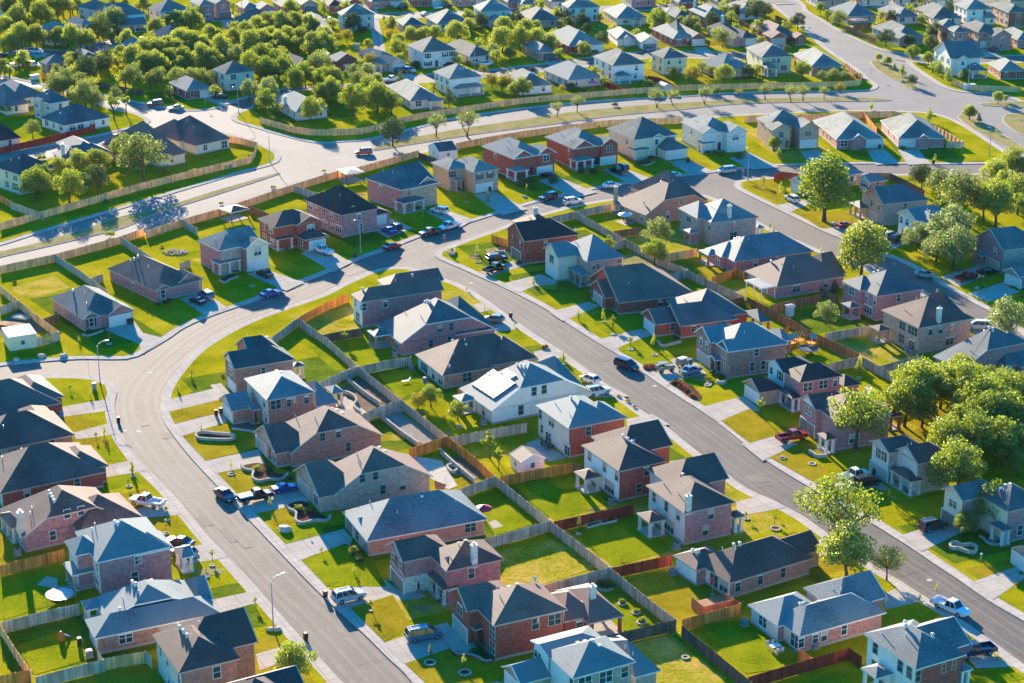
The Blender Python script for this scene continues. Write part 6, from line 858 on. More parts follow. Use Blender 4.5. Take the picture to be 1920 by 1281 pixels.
F_(og, 'd8', [(0, 402), (240, 340), (475, 280)]); F_(gr, 'd8', [(15, 825), (290, 755), (588, 688)]); F_(tn, 'd8', [(0, 840), (100, 1000), (230, 1195)]); F_(og, 'd8', [(0, 1228), (230, 1183)]); F_(gr, 'd8', [(270, 1238), (520, 1170), (775, 1108)]); F_(tn, 'd8', [(780, 1100), (930, 1070), (1085, 1045)]); F_(gr, 'd8', [(732, 1022), (776, 1110)]); F_(gr, 'd8', [(1088, 1045), (1132, 1082)])
F_(og, 'd3', [(1130, 42), (1190, 62), (1240, 75)]); F_(og, 'd3', [(1000, 1195), (875, 1200)])
# ------------------------------------------------------------------ trees and shrubs
def lobes(r, n, flat, spread, top=1.0):
    """rounded clumps over a dome, a few hanging lower round the rim and some filling the middle"""
    L = [(0, 0, .05 * flat, .5 * spread, .5 * spread, .42 * flat)]
    for i in range(n):
        z = 1 - 1.45 * (i + .5) / n; a = i * 2.39996 + r.uniform(-.35, .35); q = math.sqrt(max(0, 1 - z * z)); s = r.uniform(.17, .42); d = spread * r.uniform(.62, 1.2) * (1.05 - s)
        L.append((q * cos(a) * d, q * sin(a) * d, z * .72 * flat * r.uniform(.85, 1.15), s, s, s * .85))
    return L
def crown_mesh(name, L, n, size, mat, seed, fill=.62):
    r = random.Random(seed); b = MB(); k = b.mi(mat); W = [l[3] * l[4] for l in L]
    for i in range(n):
        l = r.choices(L, W)[0]
        u, v = r.uniform(-1, 1), r.uniform(0, 2 * pi); q = math.sqrt(1 - u * u); d = Vector((q * cos(v), q * sin(v), u))
        rad = 1 - fill * r.random() ** 2
        p = Vector((l[0] + d.x * l[3] * rad, l[1] + d.y * l[4] * rad, l[2] + d.z * l[5] * rad)) + Vector((r.gauss(0, .025), r.gauss(0, .025), r.gauss(0, .02)))
        nrm = (d + Vector((r.uniform(-.9, .9), r.uniform(-.9, .9), r.uniform(-.5, .9)))).normalized()
        a = nrm.orthogonal().normalized(); c = nrm.cross(a); t = r.uniform(0, 2 * pi); a, c = a * cos(t) + c * sin(t), c * cos(t) - a * sin(t)
        s = size * r.uniform(.6, 1.35); m = len(b.v)
        b.v += [tuple(p - a * s), tuple(p + c * s * .7 + nrm * s * .25), tuple(p + a * s), tuple(p - c * s * .7 + nrm * s * .25)]
        b.f.append((m, m + 1, m + 2, m + 3)); b.m.append(k)
    return b.mesh(name)
def trunk_mesh(L, hc, rad, seed, limbs=5, multi=1):
    r = random.Random(seed); b = MB()
    for m in range(multi):
        ox, oy = (r.uniform(-.12, .12), r.uniform(-.12, .12)) if multi > 1 else (0, 0)
        f = Vector((ox * 2.2 + r.uniform(-.08, .08), oy * 2.2 + r.uniform(-.08, .08), -hc * .42))
        b.tube([(ox * .3, oy * .3, -hc - .05), (ox * .6, oy * .6, -hc * .8), tuple(f)], [rad * 1.5, rad, rad * .8], 'bark', 7)
        for l in sorted(L, key=lambda q: r.random())[:limbs]:
            e = Vector((l[0], l[1], l[2] + l[5] * .2)); mid = f.lerp(e, .5) + Vector((r.uniform(-.07, .07), r.uniform(-.07, .07), -.06))
            b.tube([tuple(f), tuple(mid), tuple(e)], [rad * .62, rad * .4, rad * .16], 'bark', 5, False)
    return b.mesh('trunk')
KINDS_T = {}
def species(k, leaf, nvar, hc, nl, flat, spread, leaves, size, rad, limbs=5, multi=1, top=1.0, words='', cat='tree', fill=.62):
    V = []
    for i in range(nvar):
        r = random.Random(k + str(i)); L = lobes(r, nl, flat, spread, top)
        if cat == 'shrub': L = [(l[0], l[1], l[2] * .55, l[3], l[4], l[5] * .8) for l in L]
        if k in ('cone', 'sapling', 'cypress'):
            L = [(r.uniform(-.12, .12) * (1 - j / nl) * 3, r.uniform(-.12, .12) * (1 - j / nl) * 3, -hc * .5 * top + j / (nl - 1) * hc * 1.15 * top, (.95 - .75 * j / nl) * r.uniform(.8, 1.1), (.95 - .75 * j / nl) * r.uniform(.8, 1.1), .42) for j in range(nl)]
        V.append((crown_mesh('crown', L, leaves, size, leaf, k + str(i), fill), trunk_mesh(L, hc, rad, k + str(i), limbs, multi)))
    KINDS_T[k] = (V, hc, words, cat)
species('oak', 'oak_leaves', 4, .98, 20, .95, .95, 5200, .042, .055, 8, words='green oak')
species('bright', 'bright_leaves', 3, 1.0, 18, 1.0, .95, 5200, .042, .055, 7, words='bright green leafy tree')
species('airy', 'bright_leaves', 2, 1.2, 15, .95, 1.1, 3200, .040, .05, 11, words='open-crowned tree with visible limbs', fill=.5)
species('dark', 'dark_leaves', 3, .9, 14, 1.1, .9, 3600, .045, .05, 5, words='dark evergreen tree')
species('olive', 'olive_leaves', 3, 1.0, 17, .9, .98, 3200, .042, .05, 8, words='olive-green tree')
species('pale', 'pale_leaves', 2, 1.0, 18, .95, .95, 4200, .042, .055, 7, words='pale grey-green tree')
species('yellow', 'yellow_leaves', 2, .92, 14, 1.0, .9, 2800, .045, .05, 5, words='yellow-green tree')
species('mesquite', 'olive_leaves', 3, 1.35, 11, .62, 1.0, 1100, .05, .04, 9, 2, words='small spreading tree with thin crown', fill=.4)
species('cone', 'bright_leaves', 2, 1.7, 7, 1, 1, 1400, .075, .07, 4, words='slim conical green tree')
species('cypress', 'dark_leaves', 2, 1.6, 7, 1, 1, 1500, .075, .08, 3, words='dark conical evergreen')
species('sapling', 'oak_leaves', 3, 2.3, 5, 1, 1, 190, .16, .085, 4, words='thin staked sapling', cat='young tree', fill=.8)
species('lightsapling', 'bright_leaves', 2, 2.3, 5, 1, 1, 190, .16, .085, 4, words='thin light green sapling', cat='young tree', fill=.8)
species('shrub', 'dark_leaves', 2, .42, 9, .8, .95, 900, .075, .04, 3, words='dark rounded shrub', cat='shrub')
species('brightshrub', 'bright_leaves', 2, .42, 9, .8, .95, 900, .075, .04, 3, words='bright green shrub', cat='shrub')
species('yellowshrub', 'yellow_leaves', 1, .42, 9, .8, .95, 900, .075, .04, 3, words='yellow-green shrub', cat='shrub')
species('redshrub', 'red_leaves', 1, .42, 9, .8, .95, 600, .085, .04, 3, words='reddish brown shrub', cat='shrub')
species('flower', 'flower_leaves', 1, .42, 9, .8, .95, 700, .08, .04, 3, words='flowering pale shrub', cat='shrub')
NT = [0]
def tree(k, t, c, r, label=None, grp=None, hk=1.0):
    V, hc, wd, cat = KINDS_T[k]; x, y = px(t, c); rp = r * TILE[t][2]
    h = 3.0
    for _ in range(5):
        p = gp(x, y, h); zc = p.y * cos(PITCH) + (CAMH - h) * sin(PITCH); rm = rp * zc / FPX * 1.02; h = rm * hc * hk
    p = gp(x, y, h); R_ = random.Random('%s%s%s' % (k, t, c)); cm, tm = V[NT[0] % len(V)]; NT[0] += 1
    root = thing({'shrub': 'shrub', 'young tree': 'sapling'}.get(cat, 'tree'), label or wd, cat, (p.x, p.y, 0), 0, grp or (cat + 's of the neighbourhood'))
    root['_n'] = 0 if label else 1
    a = R_.uniform(0, 6.28); sz = rm * hk
    for nm, me in (('crown', cm), ('trunk', tm)):
        o = obj(nm, me, root, (0, 0, hc * sz), a); o.scale = (rm * R_.uniform(.95, 1.05), rm * R_.uniform(.95, 1.05), sz)
    return root
TREES = '''
oak t1 60,290,95 200,200,115 310,60,120 450,150,110 560,60,90 700,60,100 860,50,75 230,400,115 110,470,95 400,400,100 680,400,95 800,420,115 960,430,90 1420,420,75 1740,280,75 250,650,70 1480,640,115 1620,560,110 1620,700,115 1760,560,105 1860,520,105 1750,690,100 1870,640,90 1350,600,75 40,740,70 1600,40,70
oak t2 100,440,115 230,480,110 450,400,105 60,560,100 330,500,100 550,520,105 130,640,95 350,620,110 480,640,85 700,420,85 830,350,95 960,300,95 1080,250,95 1230,260,105 1390,240,95 1540,270,95 1100,400,90 900,480,115 1020,450,105 1200,460,95 1320,400,95 1450,430,95 1580,480,105 1720,470,95 1700,390,85 60,210,75 700,850,95 1800,1000,110 1820,880,110
dark t1 860,690,90 970,770,120 1120,740,95 1290,360,70 120,70,100 900,90,55
cypress t1 1200,640,95
olive t1 1130,270,105 1290,200,115 740,900,115 700,970,100 900,900,85 950,1040,125 1080,1100,75 1480,850,115 1740,870,95 1180,80,60 1250,30,60 640,790,65 1280,1050,70 1460,1040,60
bright t1 20,1150,65 1860,240,65 1400,40,55
yellow t1 640,150,80
bright t2 230,200,95 1000,640,120 900,720,115 1180,680,115 1080,780,115 1230,760,95 1060,1110,105 1380,900,120 1500,830,105 1700,880,115 1340,80,68 1570,1240,115 1680,1030,90
cone t2 1715,70,50
pale t2 600,620,75 730,620,95 1090,980,105 870,1000,95
olive t2 60,850,85 220,850,85 340,850,75 450,880,75 1620,720,115 1700,700,90
yellow t2 1870,420,60 960,1180,55
dark t3 130,260,115 1560,240,100 800,400,90
cypress t3 560,250,55 1200,1070,75 660,870,58
oak t3 640,460,95 780,400,105 930,390,105 1050,380,95 1290,360,135 1420,290,85 1800,430,155 1820,300,115 1880,600,80 400,900,85 300,480,55
shrub t3 230,330,70 840,720,70 920,1180,55 1470,1010,55
bright t3 640,550,105 130,1100,185 400,1080,170 300,1010,150 560,1150,130
yellow t3 60,400,80 330,680,95 770,620,60 1590,780,60 1680,900,85 1840,920,95 540,400,80
pale t3 300,780,85 130,800,95 1700,560,85
olive t3 200,900,120 1550,590,80
brightshrub t3 1180,1220,60 540,80,50 430,70,40 1420,700,50
cone t3 475,190,26
oak t4 150,320,115 250,300,85 90,430,135 280,430,125 420,480,115
dark t4 60,200,75 600,180,75 640,270,85 780,230,90 840,320,60 1010,440,85
bright t4 810,560,88 1650,220,120 1580,230,80 120,980,115 1530,950,62 30,1000,80
olive t4 1800,810,75 1890,230,55 620,330,55
brightshrub t4 920,580,50 1235,550,36 1460,560,36 880,1010,36 760,1030,36
shrub t4 1840,490,48 310,1110,52 650,960,70 1110,950,55 240,780,36
yellow t4 560,990,48
flower t4 1310,970,52 1620,960,30 720,980,40
yellow t5 110,830,112 330,800,62 1880,880,55
bright t5 460,830,112 1350,790,102 1620,170,65 1540,90,62
dark t5 730,800,78 840,780,52 930,770,62 330,220,92 600,130,85 480,170,62 840,130,125 930,120,85 880,330,85 1290,240,95 1160,550,50 760,60,70
olive t5 60,240,72 170,300,52 450,420,105 560,420,65 1740,200,95 1560,850,72 1680,830,70 1800,850,62
brightshrub t5 80,490,50 40,70,42 130,65,42 1340,310,40 635,610,27 520,490,30 690,500,26 870,890,36
yellowshrub t5 650,870,32
dark t6 430,190,75 370,430,100 640,460,68 900,360,112 870,490,95 1420,170,78 660,900,66
cypress t6 1080,50,70
bright t6 670,580,84 850,660,78
oak t6 280,640,48 380,680,54 1620,1090,68 1700,1100,42 1300,1250,78
cone t6 960,730,58 1070,820,54 460,730,30 555,770,42 205,1180,25
olive t6 1240,830,72
shrub t6 1720,510,62 1800,480,52 620,80,42 1150,440,42
brightshrub t6 1880,930,42 850,1260,42 175,80,32 50,840,60
mesquite t4 500,1190,78 730,1130,88 1620,1060,98 1800,1060,82
shrub t4 1150,1170,42
mesquite t5 250,1030,92 385,990,52 630,1030,48 930,1000,82 1220,1010,92 1350,1010,82 1580,1010,68
yellow t5 1760,980,60
mesquite a2 530,680,60 705,665,70
dark a2 285,740,80
bright a3 800,1050,180
oak a3 1605,630,40
dark a3 1340,990,75
olive a3 1550,1085,145 1440,1030,90 1690,1120,110
oak a3 1750,960,85 1900,940,60
bright a3 1850,900,85 1760,1130,130 1880,1090,105 1800,1030,90
cone a3 1378,640,25 1655,655,18 540,850,22
bright a3 510,805,42
brightshrub a3 1000,845,34 320,870,32 215,868,20
pale d6 1380,430,185 1120,490,110 1400,570,170 1270,560,120
oak d6 710,610,225
olive d6 440,1060,95
pale d6 1800,1110,165
cypress d6 500,870,42
brightshrub d6 1620,810,34 1905,940,32 105,140,30
bright b3 1300,880,135 1250,970,115 1450,870,115 1560,800,95 1560,900,135 1700,860,95 1660,960,135 1800,920,115 1880,880,85 1700,1050,135 1820,1060,125 1570,1090,115 1480,1180,115 1650,1170,135 1800,1180,125 1900,1150,85
bright c3 1540,80,165
oak c3 1880,60,75
airy b3 980,1030,165
cone b3 985,755,28 350,400,20
lightsapling b3 440,975,32
airy d5 540,440,265
oak d5 600,780,215
airy d5 900,850,120
airy d5 1660,400,165
bright d5 1480,560,105
bright c1 1640,1170,130
bright b2 500,930,62 650,1010,58
yellow b2 430,960,58
brightshrub b2 440,1030,52 1490,75,42
lightsapling b2 830,1180,45 880,1245,25 20,590,22
olive d7 1090,780,118
bright d7 1070,930,98
lightsapling d7 715,850,48
shrub d7 310,390,52 85,410,62 120,395,45 560,320,40 610,320,40 520,325,36 1000,255,42 1700,210,38 1570,200,26 960,265,36
olive a1 790,870,140 310,480,75
oak a1 440,910,75 550,900,75 320,940,60
bright a1 200,1030,95 380,1040,90 240,990,80 700,830,80
dark a1 540,1010,90
brightshrub a1 230,880,30 910,950,48
olive a1 180,720,52
lightsapling a1 630,570,40 700,560,34
brightshrub a1 1400,870,22 1140,960,18 590,1125,22 255,1200,18 1810,955,16 1525,1045,18 1235,1135,16
brightshrub b1 615,25,32 905,95,14
shrub b1 80,295,16
shrub d4 960,95,42 1340,390,30 1420,430,28
redshrub d4 90,200,26 400,410,20 760,650,18 1050,465,26 1100,495,26 1150,525,26 1190,560,26 1080,470,24 1130,510,24 850,350,26 890,350,26
yellowshrub d4 710,605,20 640,570,18 1310,435,32
brightshrub d2 1440,690,45 1120,390,40 1850,1010,60 1890,1045,40
redshrub b2 1130,660,16
shrub d2 1220,400,26 1610,760,20 1380,470,30
yellowshrub d2 1510,700,36
shrub c2 770,1100,42 830,1140,30 100,590,30 1450,730,40 1500,740,34
yellowshrub c2 75,540,46
brightshrub c2 1570,825,24 1650,875,24 1680,925,28 630,1110,20
shrub d1 870,900,18 380,360,24 440,350,28 470,330,22
brightshrub d5 370,970,45 1870,1020,30
yellowshrub b3 160,185,0.1
'''
GROVE = []
for line in TREES.strip().split('\n'):
    k, t, *ps = line.split()
    for p in ps:
        x, y, r = map(float, p.split(','))
        if r < 1: continue
        far = t in ('t1', 't2') and r > 64 and k in ('oak', 'bright', 'olive', 'dark', 'pale')
        tree(k, t, (x, y), r * (1.22 if far or (t == 'b3' and k == 'bright') else 1.06), hk=1.12 if far else 1.0)
        if k in ('oak', 'bright') and (far and not (t == 't2' and y > 830) or t == 'b3' and r > 100): GROVE.append((t, (x + .8 * r, y + .42 * r), r))
        if far and k == 'bright' or t in ('t1', 't2') and k in ('olive', 'pale') and r > 80: GROVE.append((t, (x + .55 * r, y - .5 * r), r * .9))
        if far and t == 't1': GROVE.append((t, (x - .75 * r, y + .3 * r), r))
        if k in ('oak', 'dark') and t == 't2' and r > 80 and y < 650: GROVE.append((t, (x - .3 * r, y + .8 * r), r))
SAP = '''d1 632,880,18 535,985,18 20,600,15 480,380,12 655,390,12
d2 710,85,18 190,375,30 160,490,24 450,690,18 440,815,20 930,350,22 1225,640,26 1610,1000,22 790,1030,32 740,1130,18 1520,885,14
c1 1425,815,22 735,70,24 925,305,18
d3 1440,375,18 1620,405,20 1780,640,20 1075,590,16 940,430,16 1665,950,26 1300,700,16 1020,140,26
d4 730,150,22 1265,1080,20 595,25,28 910,140,22 220,270,20 1110,390,24
c2 165,835,26 375,835,22 500,1095,24 685,1150,26 1330,390,26 1560,570,14 1840,965,22 70,640,20 880,20,42 885,1244,20
b2 1075,290,15 1205,310,18 1325,475,20 1460,475,22 1520,500,26 1615,615,22 1745,615,24
d5 910,335,22 1085,520,22 1190,460,20 60,500,18 700,290,26
c3 100,60,22 515,355,20 355,335,18 1760,1130,20 1420,740,16 1325,800,14
a2 700,1090,18 820,1105,22 1035,1050,16 1370,950,22 1480,960,22 455,1195,16 1440,705,20
a3 450,1000,20 550,1050,24 930,820,16 645,880,16 1410,880,16 1760,720,16 1055,585,16
b1 390,880,14 505,910,16 535,1145,16 580,1120,22 1070,800,18 990,880,14 440,610,14
d7 110,430,14 550,330,22 700,300,22 1885,400,24 160,1140,18 345,1170,22 1200,260,16
d6 15,410,20 45,440,18 680,420,24 400,605,24 1270,915,20 1610,830,30
b3 440,945,16 1490,390,14 1575,0,0'''
for line in SAP.split('\n'):
    t, *ps = line.split()
    for i, p in enumerate(ps):
        x, y, r = map(float, p.split(','))
        if r > 1: tree('lightsapling' if (i + int(x)) % 3 == 0 else 'sapling', t, (x, y), r * .8)

# low planting along the house fronts
for key in HOUSES:
    if key[0] not in 'LFUR' or key[:2] == 'RW': continue
    root, V, org, e2, e1 = HOUSES[key]; rr = random.Random(key + 's'); v = V[0]
    for i in range(2):
        x, y = (v.x0 + (v.x1 - v.x0) * rr.uniform(.05, .5), v.y0 - .5) if key[0] == 'U' else (v.x0 - .5, v.y0 + (v.y1 - v.y0) * rr.uniform(.02, .35))
        p = org + e2 * x + e1 * y; q = topx((p.x, p.y, .3)); tree(rr.choice(['shrub', 'brightshrub', 'shrub', 'flower']), 'p', q, rr.uniform(4, 7))
# the lower oaks that fill the grove between the trees above: one mass nobody could count
L = []; tk = MB(); gr_ = random.Random(3)
for key in HOUSES:
    if key[0] not in 'XY': continue
    root, V, org, e2, e1 = HOUSES[key]; v = V[0]
    for x, y in ((v.x1 + 2.6, v.y1 * .8), (v.x0 - 2.6, v.y1 * .5), (v.x1 * .4, v.y1 + 3.5), (v.x1 * .9, v.y0 - 3)):
        p = org + e2 * x + e1 * y
        if gr_.random() < .55 and not any(w.inside((p - o2).dot(a2), (p - o2).dot(a1), -1.5) for _, V2, o2, a2, a1 in HOUSES.values() for w in V2) and any(within(p, B) for B in BLOCKS.values()):
            q = topx((p.x, p.y, 3)); GROVE.append(('p', q, gr_.uniform(8, 14)))
for t, c, r in GROVE:
    p = G(t, c, 3.0); rm = (r if t != 'p' else r * 1.0) * TILE[t][2] * (p.y + 35) / FPX
    for l in lobes(gr_, 11, .95, 1.0): L.append((p.x + l[0] * rm, p.y + l[1] * rm, (3.4 if rm > 3 else rm * 1.1) + l[2] * rm, l[3] * rm, l[4] * rm, l[5] * rm))
    tk.tube([(p.x, p.y, 0), (p.x + .3, p.y, 3.5)], [.25, .15], 'bark', 5)
cm = crown_mesh('oak_grove', L, 800 * len(GROVE), .21, 'oak_leaves', 'grove'); struct('oak_grove', cm, 'stuff'); struct('oak_grove_trunks', tk.mesh('oak_grove_trunks'), 'stuff')
# ------------------------------------------------------------------ vehicles
def loft(b, st, mat):
    rows = []
    for x, hw, zb, zt in st:
        zm = zb + (zt - zb) * .45
        rows.append([(x, -hw * .9, zb), (x, -hw, zb + .12), (x, -hw, zm), (x, -hw * .97, zt - .06), (x, -hw * .84, zt), (x, hw * .84, zt), (x, hw * .97, zt - .06), (x, hw, zm), (x, hw, zb + .12), (x, hw * .9, zb)])
    for i in range(len(rows) - 1):
        for j in range(10): b.poly([rows[i][j], rows[i][(j + 1) % 10], rows[i + 1][(j + 1) % 10], rows[i + 1][j]], mat)
    b.poly(rows[0][::-1], mat); b.poly(rows[-1], mat)
CARS = {  # length, lower-body stations, cabin base x0 x1 z halfwidth, roof x0 x1 z halfwidth, wheel radius, axle positions
    'sedan': ([(-2.4, .7, .36, .85), (-2.3, .86, .27, .98), (-1.6, .91, .2, 1.02), (-.4, .92, .19, .98), (1.0, .91, .19, .95), (1.9, .87, .22, .84), (2.3, .78, .28, .7), (2.42, .64, .36, .58)], (-1.85, 1.05, .96, .83), (-1.0, .15, 1.45, .62), .33, (-1.38, 1.42)),
    'coupe': ([(-2.1, .66, .36, .8), (-2.0, .82, .27, .92), (-1.4, .87, .2, .95), (-.2, .88, .19, .9), (.8, .87, .19, .88), (1.6, .83, .22, .8), (2.0, .74, .28, .66), (2.12, .6, .36, .54)], (-1.2, .75, .88, .78), (-.75, .15, 1.26, .58), .32, (-1.2, 1.3)),
    'hatchback': ([(-2.05, .74, .36, .95), (-1.95, .86, .27, 1.02), (-1.2, .89, .2, 1.02), (.7, .89, .19, .98), (1.6, .85, .22, .88), (2.0, .76, .28, .74), (2.1, .64, .36, .6)], (-1.95, 1.15, 1.0, .82), (-1.5, .25, 1.5, .62), .32, (-1.25, 1.3)),
    'suv': ([(-2.4, .8, .42, 1.05), (-2.3, .93, .32, 1.1), (-1.5, .96, .27, 1.1), (.9, .96, .27, 1.08), (1.9, .93, .3, 1.02), (2.3, .84, .36, .9), (2.42, .72, .42, .76)], (-2.28, 1.15, 1.07, .88), (-2.05, .35, 1.74, .7), .38, (-1.42, 1.5)),
    'minivan': ([(-2.55, .82, .36, 1.0), (-2.45, .95, .26, 1.06), (-1.5, .98, .2, 1.06), (1.0, .98, .2, 1.04), (2.0, .93, .24, .92), (2.45, .82, .3, .78), (2.57, .68, .36, .64)], (-2.45, 1.7, 1.04, .9), (-2.2, .6, 1.74, .7), .34, (-1.5, 1.55)),
    'pickup': ([(-.55, .93, .36, 1.06), (.4, .96, .32, 1.08), (1.4, .96, .32, 1.08), (2.4, .94, .34, 1.04), (2.75, .86, .4, .94), (2.86, .74, .46, .8)], (-.5, 1.5, 1.06, .88), (-.3, .85, 1.8, .7), .4, (-1.75, 1.85)),
}
_cm = {}
def car_parts(kind):
    if kind in _cm: return _cm[kind]
    st, cb, rf, wr, ax = CARS[kind]
    b = MB(); loft(b, st, 'paint_white')
    if kind == 'pickup':
        b.box(-2.85, -.56, -.95, -.84, .5, 1.12, 'paint_white'); b.box(-2.85, -.56, .84, .95, .5, 1.12, 'paint_white'); b.box(-2.85, -2.75, -.84, .84, .5, 1.1, 'paint_white'); b.box(-2.75, -.56, -.84, .84, .5, .72, 'paint_white'); b.box(-2.95, -2.86, -.9, .9, .42, .58, 'galvanised')
    x0, x1, z0, h0 = cb; X0, X1, z1, h1 = rf
    b.hexa([(X0 - .03, -h1 - .02, z1), (X1 + .03, -h1 - .02, z1), (X1 + .03, h1 + .02, z1), (X0 - .03, h1 + .02, z1)], [(X0 + .1, -h1 + .1, z1 + .06), (X1 - .1, -h1 + .1, z1 + .06), (X1 - .1, h1 - .1, z1 + .06), (X0 + .1, h1 - .1, z1 + .06)], 'paint_white')
    for s in (-1, 1):
        for (a, c) in (((x0, z0), (X0, z1)), ((x1, z0), (X1, z1))): b.tube([(a[0], s * h0, a[1]), (c[0], s * h1, c[1])], .05, 'paint_white', 5)
        n = 2 if kind in ('suv', 'minivan') else 1
        for i in range(1, n + 1):
            f = i / (n + 1); b.tube([(x0 + (x1 - x0) * f, s * (h0 + .005), z0), (X0 + (X1 - X0) * f, s * (h1 + .005), z1)], .045, 'paint_white', 5)
        b.box(x1 - .45, x1 - .25, s * (h0 + .1) - .1, s * (h0 + .1) + .1, z0 + .04, z0 + .18, 'paint_white')
    g = MB(); g.hexa([(x0, -h0, z0 - .04), (x1, -h0, z0 - .04), (x1, h0, z0 - .04), (x0, h0, z0 - .04)], [(X0, -h1, z1), (X1, -h1, z1), (X1, h1, z1), (X0, h1, z1)], 'car_glass')
    w = MB(); w.tube([(0, -.12, 0), (0, -.1, 0), (0, .1, 0), (0, .12, 0)], [wr * .88, wr, wr, wr * .88], 'tyre_rubber', 14)
    r = MB(); r.tube([(0, -.135, 0), (0, .135, 0)], wr * .6, 'rim_alloy', 10)
    hl = MB(); hl.box(-.1, .04, -.2, .2, -.08, .08, 'lamp_clear'); tl = MB(); tl.box(-.04, .08, -.14, .14, -.14, .14, 'lamp_red')
    bm_ = b.mesh('body'); _cm[kind] = (bm_, g.mesh('window_glass'), w.mesh('wheel', True), r.mesh('rim'), hl.mesh('headlight'), tl.mesh('taillight')); return _cm[kind]
def place_veh(t, r, f, street):
    a, c = G(t, r), G(t, f); d = c - a; p = (a + c) / 2
    return (p.x, p.y, ZR + .02 if street else .09), math.atan2(d.y, d.x)
VG = 'cars and trucks on the streets and drives'
def car(kind, col, t, r, f, label, street=0, rack=0, tarp=0):
    loc, rz = place_veh(t, r, f, street); B, g, w, rm, hl, tl = car_parts(kind); st, cb, rf, wr, ax = CARS[kind]
    root = thing('parked_' + kind if kind in ('pickup', 'minivan') else 'parked_car', label, {'pickup': 'pickup truck', 'suv': 'SUV', 'minivan': 'minivan'}.get(kind, 'car'), loc, rz, VG)
    o = obj('body', B, root)
    for s in o.material_slots:
        if s.material.name == 'paint_white': s.link = 'OBJECT'; s.material = MAT['paint_' + col]
    obj('window_glass', g, root)
    hw = st[len(st) // 2][1]
    for x in ax:
        for s in (-1, 1): q = obj('wheel', w, root, (x, s * (hw - .1), wr)); obj('rim', rm, q)
    xf, xr = st[-1][0], st[0][0] if kind != 'pickup' else -2.86
    for s in (-1, 1):
        obj('headlight', hl, root, (xf - .06, s * .58, st[-1][3] + .02)); obj('taillight', tl, root, (xr - .02, s * (.72 if kind != 'pickup' else .85), .82))
    if rack:
        k = MB(); 
        for s in (-1, 1): k.box(rf[0] + .2, rf[1] - .1, s * .5 - .03, s * .5 + .03, rf[2] + .05, rf[2] + .13, 'galvanised')
        for x in (rf[0] + .4, rf[1] - .3): k.box(x - .03, x + .03, -.55, .55, rf[2] + .1, rf[2] + .15, 'galvanised')
        obj('roof_rack', k.mesh('roof_rack'), root)
    if tarp:
        k = MB(); k.hexa([(-2.84, -.92, 1.12), (-.58, -.92, 1.12), (-.58, .92, 1.12), (-2.84, .92, 1.12)], [(-2.8, -.8, 1.25), (-.6, -.8, 1.3), (-.6, .8, 1.3), (-2.8, .8, 1.25)], 'canvas_white'); obj('bed_cover', k.mesh('bed_cover'), root)
    return root
def jeep(t, r, f, label, closed):
    loc, rz = place_veh(t, r, f, 0); root = thing('army_jeep', label, 'jeep', loc, rz, 'old military jeeps'); A = 'paint_army'
    b = MB(); b.box(-1.65, .45, -.72, .72, .5, .62, A); b.box(-1.65, .4, -.76, -.68, .5, 1.02, A); b.box(-1.65, .4, .68, .76, .5, 1.02, A); b.box(-1.7, -1.62, -.76, .76, .5, 1.02, A); b.box(.42, 1.6, -.45, .45, .55, 1.02, A); b.box(.5, 1.65, -.8, -.46, .72, .8, A); b.box(.5, 1.65, .46, .8, .72, .8, A); b.box(1.6, 1.68, -.5, .5, .55, 1.0, A); b.box(1.72, 1.82, -.75, .75, .48, .6, 'dark_metal'); b.box(-1.1, -.6, -.6, .6, .62, .85, 'dark_metal'); b.box(-.3, .1, -.6, -.1, .62, 1.15, 'dark_metal'); b.box(-.3, .1, .1, .6, .62, 1.15, 'dark_metal')
    obj('body', b.mesh('body'), root); b = MB()
    for s in (-.7, .7): b.tube([(.42, s, 1.0), (.25, s, 1.6)], .035, A, 5)
    b.tube([(.25, -.7, 1.6), (.25, .7, 1.6)], .035, A, 5); obj('windscreen_frame', b.mesh('windscreen_frame'), root)
    b = MB(); b.hexa([(-1.6, -.74, 1.62), (.3, -.74, 1.62), (.3, .74, 1.62), (-1.6, .74, 1.62)], [(-1.5, -.6, 1.74), (.25, -.6, 1.72), (.25, .6, 1.72), (-1.5, .6, 1.74)], A if not closed else 'canvas_white')
    for x in (-1.55, -.6):
        for s in (-.7, .7): b.tube([(x, s, 1.0), (x, s, 1.63)], .03, A, 5)
    if closed: b.box(-1.6, -.2, -.73, -.7, 1.02, 1.62, A); b.box(-1.6, -.2, .7, .73, 1.02, 1.62, A); b.box(-1.6, -1.57, -.7, .7, 1.02, 1.62, A)
    obj('canvas_top', b.mesh('canvas_top'), root)
    w = MB(); w.tube([(0, -.1, 0), (0, .1, 0)], .38, 'tyre_rubber', 14); wm = w.mesh('wheel', True); r_ = MB(); r_.tube([(0, -.115, 0), (0, .115, 0)], .2, A, 10); rm = r_.mesh('rim')
    for x in (-1.1, 1.05):
        for s in (-.65, .65): q = obj('wheel', wm, root, (x, s, .38)); obj('rim', rm, q)
    for s in (-.32, .32):
        h = MB(); h.tube([(1.66, s, .85), (1.72, s, .85)], .1, 'lamp_clear', 8); obj('headlight', h.mesh('headlight'), root)
C_ = car
C_('sedan', 'blue', 'd1', (1165, 312), (1300, 280), 'bright blue sedan driving on the shaded upper street', 1); C_('suv', 'slate', 'd1', (800, 350), (690, 285), 'slate blue SUV on the drive beside a low black car'); C_('coupe', 'black', 'd1', (738, 378), (622, 335), 'low black car beside the slate blue SUV'); C_('sedan', 'black', 'd1', (1240, 178), (1128, 130), 'black sedan on the drive of the cream-bay house')
C_('pickup', 'white', 'b1', (1862, 155), (1752, 115), 'white pickup truck on the drive of the red brick house'); C_('sedan', 'red', 'd3', (325, 158), (440, 125), 'red sedan at the kerb near the upper street junction', 1)
